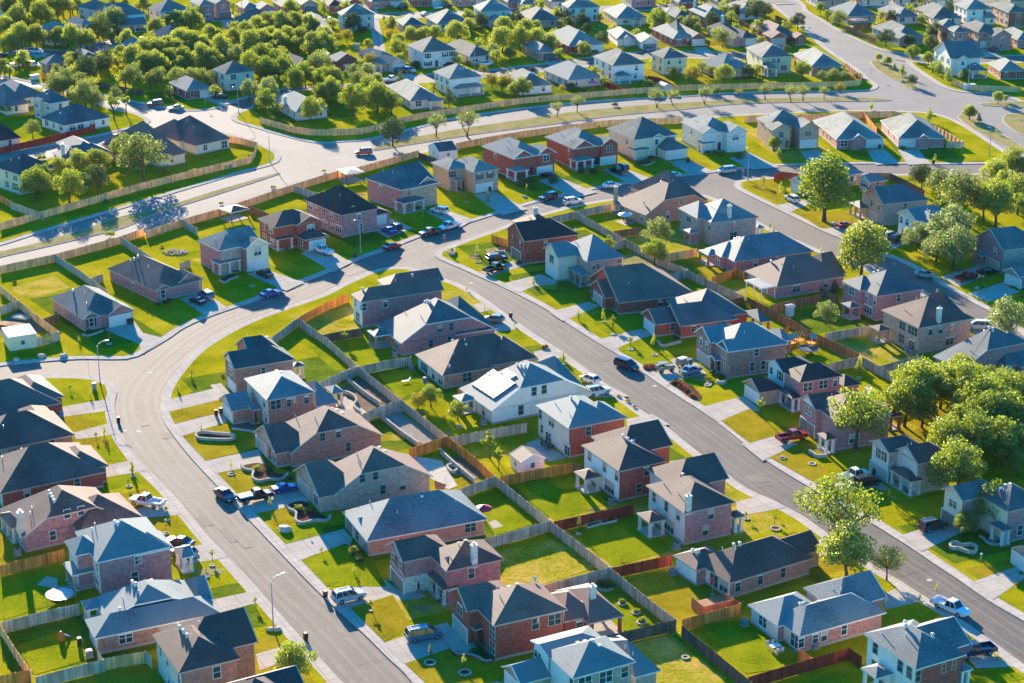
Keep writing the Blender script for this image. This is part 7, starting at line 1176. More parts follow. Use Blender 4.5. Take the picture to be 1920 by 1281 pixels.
C_('pickup', 'black', 'd3', (1068, 342), (1235, 290), 'black pickup truck nearest the street, by the black-roofed brick house'); C_('suv', 'black', 'd3', (1110, 248), (1225, 235), 'black SUV behind the black pickup truck')
C_('pickup', 'charcoal', 'd3', (735, 28), (610, 50), 'dark grey pickup parked at the kerb above the stop sign junction', 1); C_('pickup', 'white', 'a2', (655, 1262), (552, 1290), 'white pickup parked at the kerb behind the dark grey pickup', 1); C_('suv', 'white', 'a2', (600, 1205), (500, 1180), 'white SUV on the drive of the teal-roofed arched-porch house')
C_('sedan', 'blue', 'd3', (395, 45), (320, 10), 'dark blue car on the drive above the red sedan'); C_('hatchback', 'navy', 'd3', (440, 20), (385, -15), 'navy car beside the dark blue car on the same drive')
C_('suv', 'navy', 'a2', (1205, 1102), (1108, 1122), 'navy SUV parked on the shaded upper street', 1); C_('suv', 'white', 'a2', (1250, 1142), (1342, 1130), 'boxy white wagon parked opposite the navy SUV', 1); C_('sedan', 'white', 'a2', (1462, 1050), (1558, 1038), 'white sedan parked below the black truck', 1)
C_('pickup', 'black', 'a2', (1588, 985), (1500, 955), 'black pickup with tall gear on the drive of the dark red brick house'); C_('suv', 'charcoal', 'a2', (1605, 968), (1530, 935), 'charcoal SUV behind the black pickup with tall gear'); C_('sedan', 'silver', 'a2', (1895, 985), (1802, 998), 'silver sedan parked in front of the cream stucco house', 1); C_('coupe', 'black', 'a2', (1180, 995), (1120, 985), 'black car nosed in by the twin-gabled brick house')
C_('minivan', 'silver', 'a3', (292, 958), (192, 968), 'silver minivan parked by the stop sign at the right-hand street', 1)
C_('suv', 'white', 'd6', (215, 250), (145, 215), 'white SUV half hidden by the big round oak'); C_('coupe', 'red', 'd6', (508, 440), (636, 412), 'red convertible on the shaded drive of the large teal-roofed house'); C_('suv', 'silver', 'd6', (872, 525), (965, 500), 'silver SUV by the white-fronted house'); C_('suv', 'charcoal', 'd6', (935, 545), (1025, 520), 'dark SUV beside the silver SUV at the white-fronted house')
C_('sedan', 'mint', 'd6', (1120, 785), (1242, 805), 'pale green car at the kerb of the right-hand street', 1); C_('pickup', 'red', 'd6', (1400, 845), (1572, 800), 'crimson pickup on the drive of the purple brick house'); C_('sedan', 'black', 'd6', (1592, 785), (1705, 772), 'black car beyond the crimson pickup'); C_('minivan', 'white', 'd6', (1620, 1190), (1535, 1185), 'white minivan beside the tan brick house with white chimney')
C_('minivan', 'navy', 'd4', (635, 335), (765, 378), 'navy minivan driving down the middle street', 1); jeep('d4', (930, 395), (1055, 375), 'tan open army jeep nearest the middle street', 0); jeep('d4', (1072, 365), (1195, 325), 'tan army jeep with a canvas hood beside the garage', 1); C_('sedan', 'skyblue', 'd4', (1118, 425), (1245, 380), 'light blue sedan beside the army jeeps')
C_('suv', 'white', 'd4', (435, 570), (530, 552), 'white SUV at the front of the solar-panel house', rack=1); C_('hatchback', 'white', 'd4', (455, 480), (390, 455), 'white hatchback half behind the solar-panel house'); C_('pickup', 'red', 'b3', (530, 1195), (692, 1162), 'red pickup on the drive of the white-columned house')
C_('pickup', 'white', 'd5', (518, 268), (768, 205), 'white pickup outside the stone-fronted house'); C_('suv', 'black', 'd5', (640, 305), (840, 262), 'black SUV beside the white pickup outside the stone house'); C_('suv', 'charcoal', 'd5', (1142, 635), (1330, 590), 'charcoal SUV with roof rack before the open garage', rack=1); C_('pickup', 'white', 'd5', (1285, 1180), (1455, 1255), 'white pickup driving down the middle street at lower right', 1); C_('pickup', 'navy', 'c3', (1690, 1115), (1570, 1135), 'navy pickup at the front of the white-backed bottom right house')
C_('pickup', 'white', 'd2', (400, 690), (210, 655), 'white pickup left of the curving street beside the chimney house'); C_('sedan', 'charcoal', 'd2', (830, 570), (955, 655), 'charcoal sedan parked on the curving street', 1); C_('pickup', 'black', 'd2', (1015, 655), (1222, 610), 'black pickup with a pale bed cover across the pavement', tarp=1); C_('coupe', 'blue', 'd2', (1255, 580), (1415, 550), 'bright blue convertible by the pale brick garage')
C_('sedan', 'navy', 'd2', (600, 988), (490, 965), 'navy sedan peeping out beside the two-storey trampoline house'); C_('hatchback', 'teal', 'd2', (640, 1068), (515, 1040), 'teal hatchback on the drive in front of the navy sedan'); C_('suv', 'silver', 'c2', (-40, 838), (125, 800), 'silver SUV with a roof rack on the pink brick house drive', rack=1); C_('minivan', 'slate', 'c2', (370, 1048), (552, 1015), 'slate blue minivan with white roof bars on the red brick house drive', rack=1); C_('hatchback', 'teal', 'd3', (1192, 705), (1095, 690), 'teal car in front of the purple brick house garage')
C_('suv', 'maroon', 'a1', (905, 585), (828, 592), 'maroon SUV on the side street before slim trees', 1); C_('sedan', 'tan', 'a1', (1018, 608), (945, 614), 'tan sedan behind the maroon SUV on the side street', 1); C_('sedan', 'navy', 'a1', (1270, 555), (1182, 548), 'navy car on the drive under the side street oaks'); C_('sedan', 'black', 'a1', (1588, 540), (1655, 522), 'black sedan in the shade of bright oaks beyond the fence', 1)
C_('suv', 'white', 't1', (345, 590), (445, 600), 'white SUV on a drive at far upper left'); C_('minivan', 'white', 't1', (310, 745), (420, 750), 'white van with red markings near the left edge'); C_('sedan', 'white', 't1', (100, 765), (210, 750), 'white car left of the white van'); C_('sedan', 'navy', 't1', (0, 650), (80, 630), 'navy car at the far left edge'); C_('sedan', 'white', 't1', (1560, 470), (1610, 450), 'white car peeping out beside the half-navy-roofed house')
C_('suv', 'red', 'a2', (170, 858), (78, 862), 'red SUV turning out of the boulevard junction', 1); C_('suv', 'black', 'a2', (305, 412), (370, 408), 'black SUV on the drive of the arched garage house'); C_('suv', 'silver', 'a2', (345, 400), (412, 412), 'silver SUV beside the black SUV at the arched garage'); C_('pickup', 'white', 'a2', (245, 458), (315, 448), 'white pickup at the kerb beside a clipped cone tree', 1); C_('sedan', 'black', 'a2', (578, 375), (635, 370), 'black car at the garage of the white brick house'); C_('suv', 'white', 'a2', (785, 372), (832, 365), 'white SUV behind the lamp post at upper centre'); C_('suv', 'charcoal', 'a2', (1140, 338), (1200, 335), 'charcoal SUV before the open garage under the great oak')
C_('pickup', 'white', 't2', (1700, 250), (1845, 240), 'white pickup beyond the oak grove', 1); C_('suv', 'skyblue', 't2', (1530, 165), (1585, 125), 'pale blue SUV before the small open garage at the top'); C_('sedan', 'silver', 't3', (885, 178), (1025, 168), 'silver sedan on the far street at the top', 1); C_('sedan', 'white', 't3', (1060, 105), (1130, 95), 'white car on a top-edge drive above the silver sedan'); C_('suv', 'black', 't3', (655, 115), (720, 100), 'black SUV on a top-edge drive left of centre'); C_('suv', 'charcoal', 't3', (1145, 95), (1215, 85), 'charcoal SUV on a top-edge drive beside the white car')
C_('sedan', 'skyblue', 't4', (1500, 590), (1575, 555), 'pale blue car at the open garage of the white brick house'); C_('sedan', 'charcoal', 't6', (1530, 575), (1620, 585), 'charcoal car on the drive at upper right')
# ------------------------------------------------------------------ street furniture and garden things
def at(t, q, z=0): p = G(t, q, 0); return (p.x, p.y, z)
def lamp(t, foot, aim, label, h=7.7):
    p = at(t, foot, .02); g = G(t, aim); a = math.atan2(g.y - p[1], g.x - p[0])
    root = thing('street_lamp', label, 'street lamp', p, a, 'street lamps')
    b = MB(); b.tube([(0, 0, 0), (0, 0, h * .95)], [.11, .06], 'pole_steel', 8); b.tube([(0, 0, 0), (0, 0, .35)], .18, 'foundation_concrete', 8); obj('pole', b.mesh('pole'), root)
    b = MB(); b.tube([(0, 0, h * .93), (.25, 0, h), (.9, 0, h + .25), (1.7, 0, h + .3)], [.055, .05, .045, .04], 'pole_steel', 6); obj('arm', b.mesh('arm'), root)
    b = MB(); b.hexa([(1.55, -.12, h + .22), (2.3, -.16, h + .24), (2.3, .16, h + .24), (1.55, .12, h + .22)], [(1.6, -.08, h + .38), (2.2, -.1, h + .38), (2.2, .1, h + .38), (1.6, .08, h + .38)], 'galvanised'); obj('lamp_head', b.mesh('lamp_head'), root)
lamp('b1', (560, 862), (620, 850), 'tall street lamp at the corner of the curving street'); lamp('c1', (1528, 985), (1600, 960), 'tall street lamp beside the curving street near the lower left bins'); lamp('d3', (145, 176), (100, 195), 'street lamp beside the upper street left of the red sedan'); lamp('d7', (1768, 392), (1740, 370), 'street lamp beside the stop sign at the right-hand street'); lamp('t6', (1280, 1015), (1330, 1010), 'street lamp before the steep slate-roofed house'); lamp('t6', (425, 562), (460, 560), 'street lamp on the verge of the wide road'); lamp('t5', (968, 575), (940, 570), 'street lamp beside the gabled tan garage at upper right'); lamp('t3', (1488, 800), (1520, 800), 'street lamp in front of the white brick house row'); lamp('t2', (760, 1262), (730, 1270), 'street lamp at the side street junction'); lamp('t2', (798, 165), (830, 160), 'street lamp near the wide-gabled brick house at the top'); lamp('a3', (1712, 870), (1690, 880), 'street lamp on the verge below the lower right median'); lamp('a1', (1508, 905), (1480, 915), 'street lamp on the verge by the fenced street corner')
_tx = {}
def text(s, size, mat, parent, loc, rot):
    if s not in _tx:
        c = bpy.data.curves.new('lettering', 'FONT'); c.body = s; c.size = size; c.align_x = 'CENTER'; c.align_y = 'CENTER'; c.extrude = .004
        o = bpy.data.objects.new('t', c); COL.objects.link(o); _tx[s] = bpy.data.meshes.new_from_object(o.evaluated_get(bpy.context.evaluated_depsgraph_get())); bpy.data.objects.remove(o); _tx[s].materials.clear(); _tx[s].materials.append(MAT[mat])
    obj('lettering', _tx[s], parent, loc).rotation_euler = rot
def stop(t, q, label, blue=1, octagon=1):
    p = at(t, q, .02); root = thing('stop_sign' if octagon else 'street_name_sign', label, 'road sign', p, R(-8), 'road signs')
    b = MB(); b.tube([(0, 0, 0), (0, 0, 3.0)], .035, 'galvanised', 6); obj('pole', b.mesh('pole'), root)
    if octagon:
        b = MB(); P = [(.4 * cos(pi / 8 + i * pi / 4), .4 * sin(pi / 8 + i * pi / 4)) for i in range(8)]
        b.poly([(x, -.055, 2.2 + z) for x, z in P], 'sign_red'); b.poly([(x, -.03, 2.2 + z) for x, z in P][::-1], 'galvanised')
        for i in range(8): a, c = P[i], P[(i + 1) % 8]; b.poly([(a[0], -.055, 2.2 + a[1]), (a[0], -.03, 2.2 + a[1]), (c[0], -.03, 2.2 + c[1]), (c[0], -.055, 2.2 + c[1])], 'sign_white')
        pl = obj('sign_plate', b.mesh('sign_plate'), root); text('STOP', .3, 'sign_white', pl, (0, -.062, 2.2), (R(90), 0, 0))
    if blue:
        b = MB(); b.box(-.45, .45, -.02, .02, 2.72, 2.9, 'sign_blue'); obj('street_name_plate', b.mesh('street_name_plate'), root); b = MB(); b.box(-.02, .02, -.45, .45, 2.92, 3.1, 'sign_blue'); obj('street_name_plate', b.mesh('street_name_plate'), root)
stop('d3', (772, 140), 'red stop sign with blue name plates where the middle street begins'); stop('d7', (1730, 385), 'red stop sign with blue name plates at the right-hand street corner'); stop('b1', (497, 805), 'blue street name sign at the mouth of the left side street', 1, 0); stop('t6', (200, 870), 'small blue sign beside the wide road mouth', 1, 0); stop('t6', (690, 985), 'blue sign on the tip of the planted median', 1, 0); stop('t6', (1705, 1275), 'small red stop sign at the right edge junction', 0); stop('t5', (1415, 400), 'small sign on the verge beside the wide road', 1, 0); stop('a1', (1148, 600), 'blue sign on a post by the side street kerb', 1, 0)
_b = {}
def bin_(t, q, col, label, st=0, rz=0.4):
    p = at(t, q, ZR + .02 if st else .06); k = col
    if k not in _b:
        b = MB(); b.hexa([(-.24, -.26, .08), (.24, -.26, .08), (.24, .26, .08), (-.24, .26, .08)], [(-.3, -.34, 1.0), (.3, -.34, 1.0), (.3, .34, 1.0), (-.3, .34, 1.0)], col); l = MB(); l.hexa([(-.33, -.37, 1.0), (.33, -.37, 1.0), (.33, .38, 1.0), (-.33, .38, 1.0)], [(-.26, -.3, 1.1), (.26, -.3, 1.1), (.26, .3, 1.1), (-.26, .3, 1.1)], col); w = MB(); w.tube([(-.28, .26, .12), (.28, .26, .12)], .12, 'tyre_rubber', 8); _b[k] = (b.mesh('bin_body'), l.mesh('lid'), w.mesh('wheels'))
    r = thing('wheelie_bin', label, 'bin', p, rz, 'wheelie bins'); r['_n'] = 2
    for n, m in zip(('bin_body', 'lid', 'wheel_pair'), _b[k]): obj(n, m, r)
for t, q, c, l, s in [('b1', (662, 1078), 'bin_brown', 'brown wheelie bin standing alone on the curving street kerb', 1), ('b2', (946, 492), 'bin_brown', 'brown wheelie bin on the middle street kerb', 1), ('c1', (1818, 800), 'bin_brown', 'brown wheelie bin behind the silver SUV at the kerb', 1), ('c1', (1708, 1035), 'bin_brown', 'brown wheelie bin at the kerb by the lower left tree', 1), ('d1', (165, 515), 'bin_green', 'green wheelie bin by the pale brick house garage', 0), ('d1', (190, 510), 'bin_green', 'dark green wheelie bin closest to the pale brick house lawn', 0), ('d1', (822, 1200), 'bin_brown', 'brown wheelie bin with pale lid on the drive end', 0), ('d1', (858, 1185), 'bin_green', 'dark wheelie bin against the one-storey garage wing', 0), ('d7', (1318, 262), 'bin_green', 'dark wheelie bin beside the cream garage wing', 0), ('d3', (105, 215), 'bin_green', 'dark wheelie bin on the verge by the upper street lamp', 0), ('a2', (830, 1070), 'bin_green', 'dark wheelie bin by the grey-tan house garage', 0), ('a3', (1400, 918), 'bin_green', 'dark bin on the kerb before the boulevard corner lawn', 0), ('a3', (30, 905), 'bin_green', 'dark bin on the cream house drive edge', 0), ('d5', (800, 205), 'bin_green', 'dark bin beside the stone-fronted house garage', 0), ('a3', (1100, 832), 'bin_green', 'dark bin beside the white garage door of the second corner house', 0), ('d8', (597, 1000), 'bin_green', 'small green tub on the lower left back lawn', 0)]: bin_(t, q, c, l, s)
def ac(t, q):
    p = at(t, q, .02); r = thing('air_conditioner', 'grey outdoor air conditioner by the %s' % near(p), 'air conditioner', p, R(26), 'air conditioners'); r['_n'] = 1
    b = MB(); b.box(-.5, .5, -.5, .5, 0, .12, 'concrete'); obj('base_slab', b.mesh('base_slab'), r); b = MB(); b.box(-.4, .4, -.4, .4, .12, .95, 'ac_grey')
    for i in range(6): b.box(-.42, .42, -.42, .42, .2 + i * .12, .23 + i * .12, 'dark_metal')
    obj('housing', b.mesh('housing'), r); b = MB(); b.tube([(0, 0, .95), (0, 0, 1.0)], .33, 'dark_metal', 12); obj('fan_grille', b.mesh('fan_grille'), r)
for t, q in [('c1', (100, 565)), ('d8', (670, 1085)), ('d8', (760, 1040)), ('c2', (1512, 280)), ('c2', (1875, 530)), ('c2', (1850, 675)), ('c3', (345, 960)), ('c3', (735, 1085)), ('b2', (390, 788)), ('b2', (470, 855)), ('b2', (795, 1090)), ('b2', (300, 710)), ('d4', (330, 1000)), ('b3', (1255, 690)), ('b3', (1275, 695)), ('b3', (255, 240)), ('d7', (790, 1115)), ('d7', (770, 650))]: ac(t, q)
def ring(t, q, r=.75, mat='limestone', high=.32, label=None):
    p = at(t, q, .02); o = thing('planter_ring', label or 'round stone planting ring on the lawn by the %s' % near(p), 'planter', p, 0, 'round stone planters'); o['_n'] = 0 if label else 1
    b = MB(); n = 14
    for i in range(n):
        a, c = 2 * pi * i / n + .03, 2 * pi * (i + 1) / n - .03
        b.hexa([(cos(a) * r, sin(a) * r, 0), (cos(c) * r, sin(c) * r, 0), (cos(c) * (r - .24), sin(c) * (r - .24), 0), (cos(a) * (r - .24), sin(a) * (r - .24), 0)], [(cos(a) * r, sin(a) * r, high), (cos(c) * r, sin(c) * r, high), (cos(c) * (r - .24), sin(c) * (r - .24), high), (cos(a) * (r - .24), sin(a) * (r - .24), high)], mat)
    obj('stone_ring', b.mesh('stone_ring'), o); b = MB(); b.tube([(0, 0, 0), (0, 0, high * .6)], r - .2, 'mulch', 12); obj('soil', b.mesh('soil'), o)
for t, q, r in [('d2', (935, 440), .9), ('d2', (168, 530), .7), ('d2', (200, 455), .6), ('d2', (440, 885), .7), ('d2', (455, 785), .6), ('d1', (1092, 228), .8), ('d1', (20, 662), .8), ('d3', (1025, 248), .95), ('d3', (1015, 195), .8), ('d4', (600, 112), .8), ('d4', (728, 225), .85), ('d4', (910, 265), .85), ('d4', (1308, 492), .95), ('d4', (230, 335), .6), ('d5', (110, 78), .9), ('d5', (330, 122), .95), ('d5', (55, 608), 1.2), ('c2', (495, 1170), 1.15), ('c2', (690, 1225), 1.25), ('c2', (1568, 840), .9), ('c2', (1645, 890), .9), ('c2', (1675, 945), 1.0), ('c2', (1325, 450), .6), ('c2', (165, 880), .4), ('d4', (1870, 1040), .85), ('a2', (700, 1130), .6), ('a2', (820, 1145), .6), ('c3', (15, 1140), .8), ('b2', (1525, 590), .6), ('b2', (660, 1105), .8), ('b2', (1465, 520), .5), ('a3', (455, 1055), .6), ('b3', (985, 832), .7), ('b3', (145, 865), .9), ('c3', (355, 365), .7), ('d8', (1590, 405), .6), ('d8', (1550, 490), .6)]: ring(t, q, r * .7, high=.17)
def kerbwall(name, label, t, q, h=.4, mat='limestone', closed=False, cat='garden wall', w=.28):
    pts = [G(t, p) for p in q]; pts = spline([Vector((p.x, p.y, 0)) for p in pts], .5, closed); o = pts[0].copy()
    if closed: pts.append(pts[0])
    b = MB(); c = MB()
    for i in range(len(pts) - 1):
        a, e = pts[i] - o, pts[i + 1] - o; d = (e - a)
        if d.length < .02: continue
        d.normalize(); n = Vector((-d.y, d.x, 0)) * w / 2; e = e - d * .02
        b.hexa([(p.x, p.y, -.05) for p in (a - n, e - n, e + n, a + n)], [(p.x, p.y, h) for p in (a - n, e - n, e + n, a + n)], mat)
        n *= 1.2; c.hexa([(p.x, p.y, h) for p in (a - n, e - n, e + n, a + n)], [(p.x, p.y, h + .08) for p in (a - n, e - n, e + n, a + n)], 'kerb_concrete')
    r = thing(name, label, cat, (o.x, o.y, .02), 0, 'low stone garden walls'); obj('stone_course', b.mesh('stone_course'), r); obj('coping', c.mesh('coping'), r)
kerbwall('garden_wall', 'long oval stone-walled bed on the curving street lawn', 'd2', [(672, 150), (710, 132), (830, 142), (940, 152), (962, 170), (930, 188), (800, 188), (690, 178)], .45, closed=True)
kerbwall('garden_wall', 'wavy stone border of the mulch bed behind the oval bed', 'd2', [(1008, 380), (1035, 410), (1100, 425), (1092, 470), (1140, 500), (1220, 485), (1310, 485), (1360, 445)]); kerbwall('garden_wall', 'wavy stone border beside the pale brick house corner', 'd2', [(1350, 675), (1370, 710), (1420, 735), (1420, 795), (1470, 815), (1560, 795), (1650, 795), (1680, 760)])
kerbwall('garden_wall', 'curved stone edging at the foot of the two-storey bay house', 'd2', [(940, 100), (1010, 110), (1080, 120), (1118, 138)], .25); kerbwall('garden_wall', 'red-brown brick border beside the red brick house', 'c2', [(600, 1085), (650, 1130), (700, 1130), (760, 1145), (800, 1170), (845, 1165)], .35, 'red_brick')
kerbwall('garden_wall', 'pale stone border along the rear of the wavy plant bed', 'c2', [(1375, 745), (1430, 760), (1470, 770), (1520, 760)], .25); kerbwall('retaining_wall', 'straight pale retaining wall of the left garden terrace', 'b2', [(35, 850), (120, 920), (220, 990)], .8); kerbwall('retaining_wall', 'straight pale retaining wall of the gravel terrace', 'b2', [(212, 1050), (310, 1130), (430, 1215)], .8); kerbwall('retaining_wall', 'long pale retaining wall beside the white patio', 'c2', [(555, 0), (630, 70), (745, 165)], .8); kerbwall('garden_wall', 'small round pale wall on the white patio', 'c2', [(590, 80), (620, 70), (650, 95), (620, 110)], .45, closed=True); kerbwall('garden_wall', 'curving pale wall round the left patio', 'b2', [(20, 920), (60, 935), (85, 965), (70, 1000), (110, 1035)], .6); kerbwall('garden_wall', 'half-round pale wall on the gravel terrace', 'b2', [(275, 1000), (290, 1018), (320, 1022), (350, 1015)], .5)
kerbwall('garden_wall', 'kidney-shaped pale stone planter under the pair of small trees', 'd5', [(1362, 740), (1400, 720), (1460, 745), (1520, 735), (1565, 760), (1550, 795), (1490, 790), (1420, 765), (1375, 765)], .5, closed=True); kerbwall('garden_wall', 'pale stone edging at the cream-gabled house porch', 'd5', [(1585, 668), (1620, 690), (1650, 720), (1720, 735)], .3); kerbwall('garden_wall', 'pale curved stone planter by the white-columned house', 'd5', [(305, 35), (340, 55), (370, 75), (440, 70)], .5); kerbwall('garden_wall', 'pale stone planter at the twin-gabled house corner', 'd4', [(1378, 470), (1390, 485), (1430, 485), (1448, 468)], .6); kerbwall('garden_wall', 'pale stone border by the cream house hedge', 'd7', [(940, 272), (990, 285), (1050, 270), (1065, 258)], .25); kerbwall('garden_wall', 'long straight pale border by the white-garage brick house', 'd4', [(930, 165), (965, 205), (1030, 190), (1110, 170)], .4); kerbwall('garden_wall', 'pale stone bed edging beside the U-shaped seat', 'd1', [(845, 185), (885, 205), (930, 180), (985, 160)], .25); kerbwall('garden_wall', 'white stone bed edging on the grey-tan house lawn', 'b1', [(460, 590), (490, 600), (540, 585), (575, 570)], .25)
kerbwall('stone_seat', 'white curved stone seat on the corner lawn by the stop sign', 'd3', [(795, 178), (815, 195), (845, 195), (848, 160), (825, 155)], .5, cat='seat'); kerbwall('garden_wall', 'pale stone trough beside the orange fence corner', 'd3', [(1155, 165), (1180, 182), (1215, 175), (1225, 185)], .5)
for nm, t, q in [('first raised wooden vegetable bed on the lush red-fenced lawn', 'c2', [(1365, 405), (1440, 385), (1450, 400), (1375, 420)]), ('second raised wooden vegetable bed beside the red fence', 'c2', [(1445, 383), (1525, 365), (1540, 380), (1460, 400)])]:
    P = [G(t, p) for p in q]; o = P[0]; b = MB()
    for i in range(4):
        a, e = P[i] - o, P[(i + 1) % 4] - o; d = (e - a).normalized(); n = Vector((-d.y, d.x, 0)) * .06; b.hexa([(p.x, p.y, 0) for p in (a - n, e - n, e + n, a + n)], [(p.x, p.y, .35) for p in (a - n, e - n, e + n, a + n)], 'grey_boards')
    r = thing('raised_bed', nm, 'garden bed', (o.x, o.y, .03), 0, 'raised garden beds'); obj('bed_frame', b.mesh('bed_frame'), r); b = MB(); b.poly([((p - o).x, (p - o).y, .25) for p in P], 'mulch'); obj('soil', b.mesh('soil'), r)
def rock(t, q, s, label):
    p = at(t, q, .0); r = random.Random(label); b = MB(); import mathutils; bmv = []
    bm = __import__('bmesh').new(); __import__('bmesh').ops.create_icosphere(bm, subdivisions=2, radius=s)
    for v in bm.verts: v.co *= r.uniform(.8, 1.15); v.co.z = v.co.z * .6 + s * .3; v.co.x *= 1.3
    me = bpy.data.meshes.new('boulder'); bm.to_mesh(me); bm.free(); me.materials.append(MAT['limestone']); o = thing('boulder', label, 'boulder', p, r.uniform(0, 3), 'boulders', me)
for t, q, s, l in [('d2', (1338, 862), .95, 'large pale boulder on the lush corner lawn'), ('b1', (232, 712), .7, 'pale boulder on the kerb left of the curving junction'), ('b1', (355, 712), .7, 'pale boulder nearer the curving junction'), ('b1', (92, 732), .6, 'pale boulder nearest the left edge'), ('c1', (1510, 985), .5, 'brownish boulder left of the lower left lamp post'), ('c1', (1548, 985), .5, 'brownish boulder right of the lower left lamp post'), ('d7', (95, 520), .6, 'pale boulder on the shaded lawn above the navy SUV'), ('d6', (490, 405), .7, 'pale boulder by the red convertible'), ('t6', (548, 915), .7, 'pale boulder on the planted median'), ('d6', (1565, 885), .5, 'white boulder beside the crimson pickup lawn'), ('b3', (200, 860), .4, 'small boulder by the twin-gabled house')]: rock(t, q, s, l)
# solar panels belong to the white house's roof
root, V, org, e2, e1 = HOUSES['C4']; v = V[0]; ro = [c for c in root.children if c.name.startswith('roof') and 'trim' not in c.name][0]
def solar(q):
    P = []
    for c in q:
        # meet the plane of the left-hand slope
        lo, hi = 2.0, 9.0
        for _ in range(40):
            z = (lo + hi) / 2; g = G('b2', c, z) - org; zz = v.ez + (g.dot(e2) - v.x0) * v.p
            if zz > z: lo = z
            else: hi = z
        g = G('b2', c, z) - org; P.append(Vector((g.dot(e2), g.dot(e1), z + .16)))
    return P
for q, nx, ny in [([(728, 872), (848, 950), (972, 862), (850, 786)], 5, 6), ([(890, 806), (935, 842), (978, 818), (925, 782)], 2, 2)]:
    P = solar(q); g, f = MB(), MB()
    def B(u, w, dz=0): p = (P[0] * (1 - u) + P[1] * u) * (1 - w) + (P[3] * (1 - u) + P[2] * u) * w; return (p.x, p.y, p.z + dz)
    f.hexa([B(0, 0, -.14), B(1, 0, -.14), B(1, 1, -.14), B(0, 1, -.14)], [B(0, 0, .0), B(1, 0, .0), B(1, 1, .0), B(0, 1, .0)], 'dark_metal')
    for i in range(nx):
        for j in range(ny):
            u0, u1, w0, w1 = (i + .04) / nx, (i + .96) / nx, (j + .05) / ny, (j + .95) / ny; g.hexa([B(u0, w0, .004), B(u1, w0, .004), B(u1, w1, .004), B(u0, w1, .004)], [B(u0, w0, .03), B(u1, w0, .03), B(u1, w1, .03), B(u0, w1, .03)], 'solar_glass')
    for i in range(nx + 1): f.hexa([B((i - .03) / nx, 0, 0), B((i + .03) / nx, 0, 0), B((i + .03) / nx, 1, 0), B((i - .03) / nx, 1, 0)], [B((i - .03) / nx, 0, .04), B((i + .03) / nx, 0, .04), B((i + .03) / nx, 1, .04), B((i - .03) / nx, 1, .04)], 'galvanised')
    o = obj('solar_panel', g.mesh('solar_panel'), ro); obj('panel_frame', f.mesh('panel_frame'), o)
# sheds, pergolas, play things
def hut(name, label, cat, t, A, B, C, ez, kind, wall, roof, door=None, grp='garden sheds', p=.45, trim='white_trim', win=0, posts=False):
    a, b_, c = G(t, A, ez), G(t, B, ez), G(t, C, ez); an = R(26) if not posts else math.atan2((c - a).y, (c - a).x); e2 = Vector((cos(an), sin(an), 0)); e1 = Vector((-sin(an), cos(an), 0)); L, W = (c - a).dot(e2), (b_ - a).dot(e1)
    v = Vol(0, max(1.5, L), 0, max(1.5, W), ez, kind, p, {}); global OV; ov = OV; OV = .15
    r = thing(name, label, cat, (a.x, a.y, 0), an, grp)
    w, rb, tb = MB(), MB(), MB()
    if posts:
        for x in (v.x0 + .3, v.x1 - .3):
            for y in (v.y0 + .3, v.y1 - .3): q = MB(); q.box(x - .1, x + .1, y - .1, y + .1, 0, ez - .1, wall); obj('post', q.mesh('post'), r)
        w.box(v.x0 + .1, v.x1 - .1, v.y0 + .1, v.y1 - .1, -.05, .12, 'concrete'); obj('floor_slab', w.mesh('floor_slab'), r)
    else: v.walls(lambda s, q: w.poly(q, wall), 0); obj('shed_wall', w.mesh('shed_wall'), r)
    v.roof(rb, roof); v.trim(tb, trim); obj('roof', rb.mesh('roof'), r); obj('roof_trim', tb.mesh('roof_trim'), r)
    if win:
        for s, u in (('l', .5), ('r', .5)):
            g, f = window_mesh(.7, .8, 'white'); d = obj('window', g, r, (v.x0 + .13, v.y1 * u, 1.0) if s == 'l' else (v.x1 * u, v.y0 + .13, 1.0), R(-90) if s == 'l' else 0); obj('frame', f, d)
    OV = ov; return r
hut('garden_shed', 'white garden shed with dark gabled roof beside the orange fence', 'shed', 'c2', (1000, 50), (940, 0), (1145, 25), 2.3, 'ygg', 'white_stucco', 'dark_shingles', win=1); hut('garden_shed', 'white shed with slate roof inside the boulevard fence', 'shed', 'a2', (545, 850), (485, 815), (642, 832), 2.4, 'xgg', 'white_stucco', 'charcoal_shingles', win=1); hut('garden_shed', 'small grey-white shed with flat roof in the shaggy shrub yard', 'shed', 'b3', (595, 435), (550, 425), (616, 425), 2.2, 'xgg', 'utility_white', 'grey_shingles', p=.15); hut('garden_shed', 'pale shed roof beside the red fence at upper right of centre', 'shed', 't4', (1700, 960), (1630, 930), (1795, 955), 2.0, 'ygg', 'tan_stucco', 'grey_shingles'); hut('garden_shed', 'small pale teal shed in the shaded yard at upper centre', 'shed', 't3', (150, 495), (135, 485), (215, 492), 2.2, 'xgg', 'utility_green', 'grey_shingles', p=.2)
hut('site_office', 'yellow flat-roofed cabin on the fenced lot at the left edge', 'cabin', 'b1', (45, 605), (-60, 560), (200, 575), 2.9, 'xhh', 'yellow_siding', 'grey_shingles', p=.06, win=1, grp='site cabins')
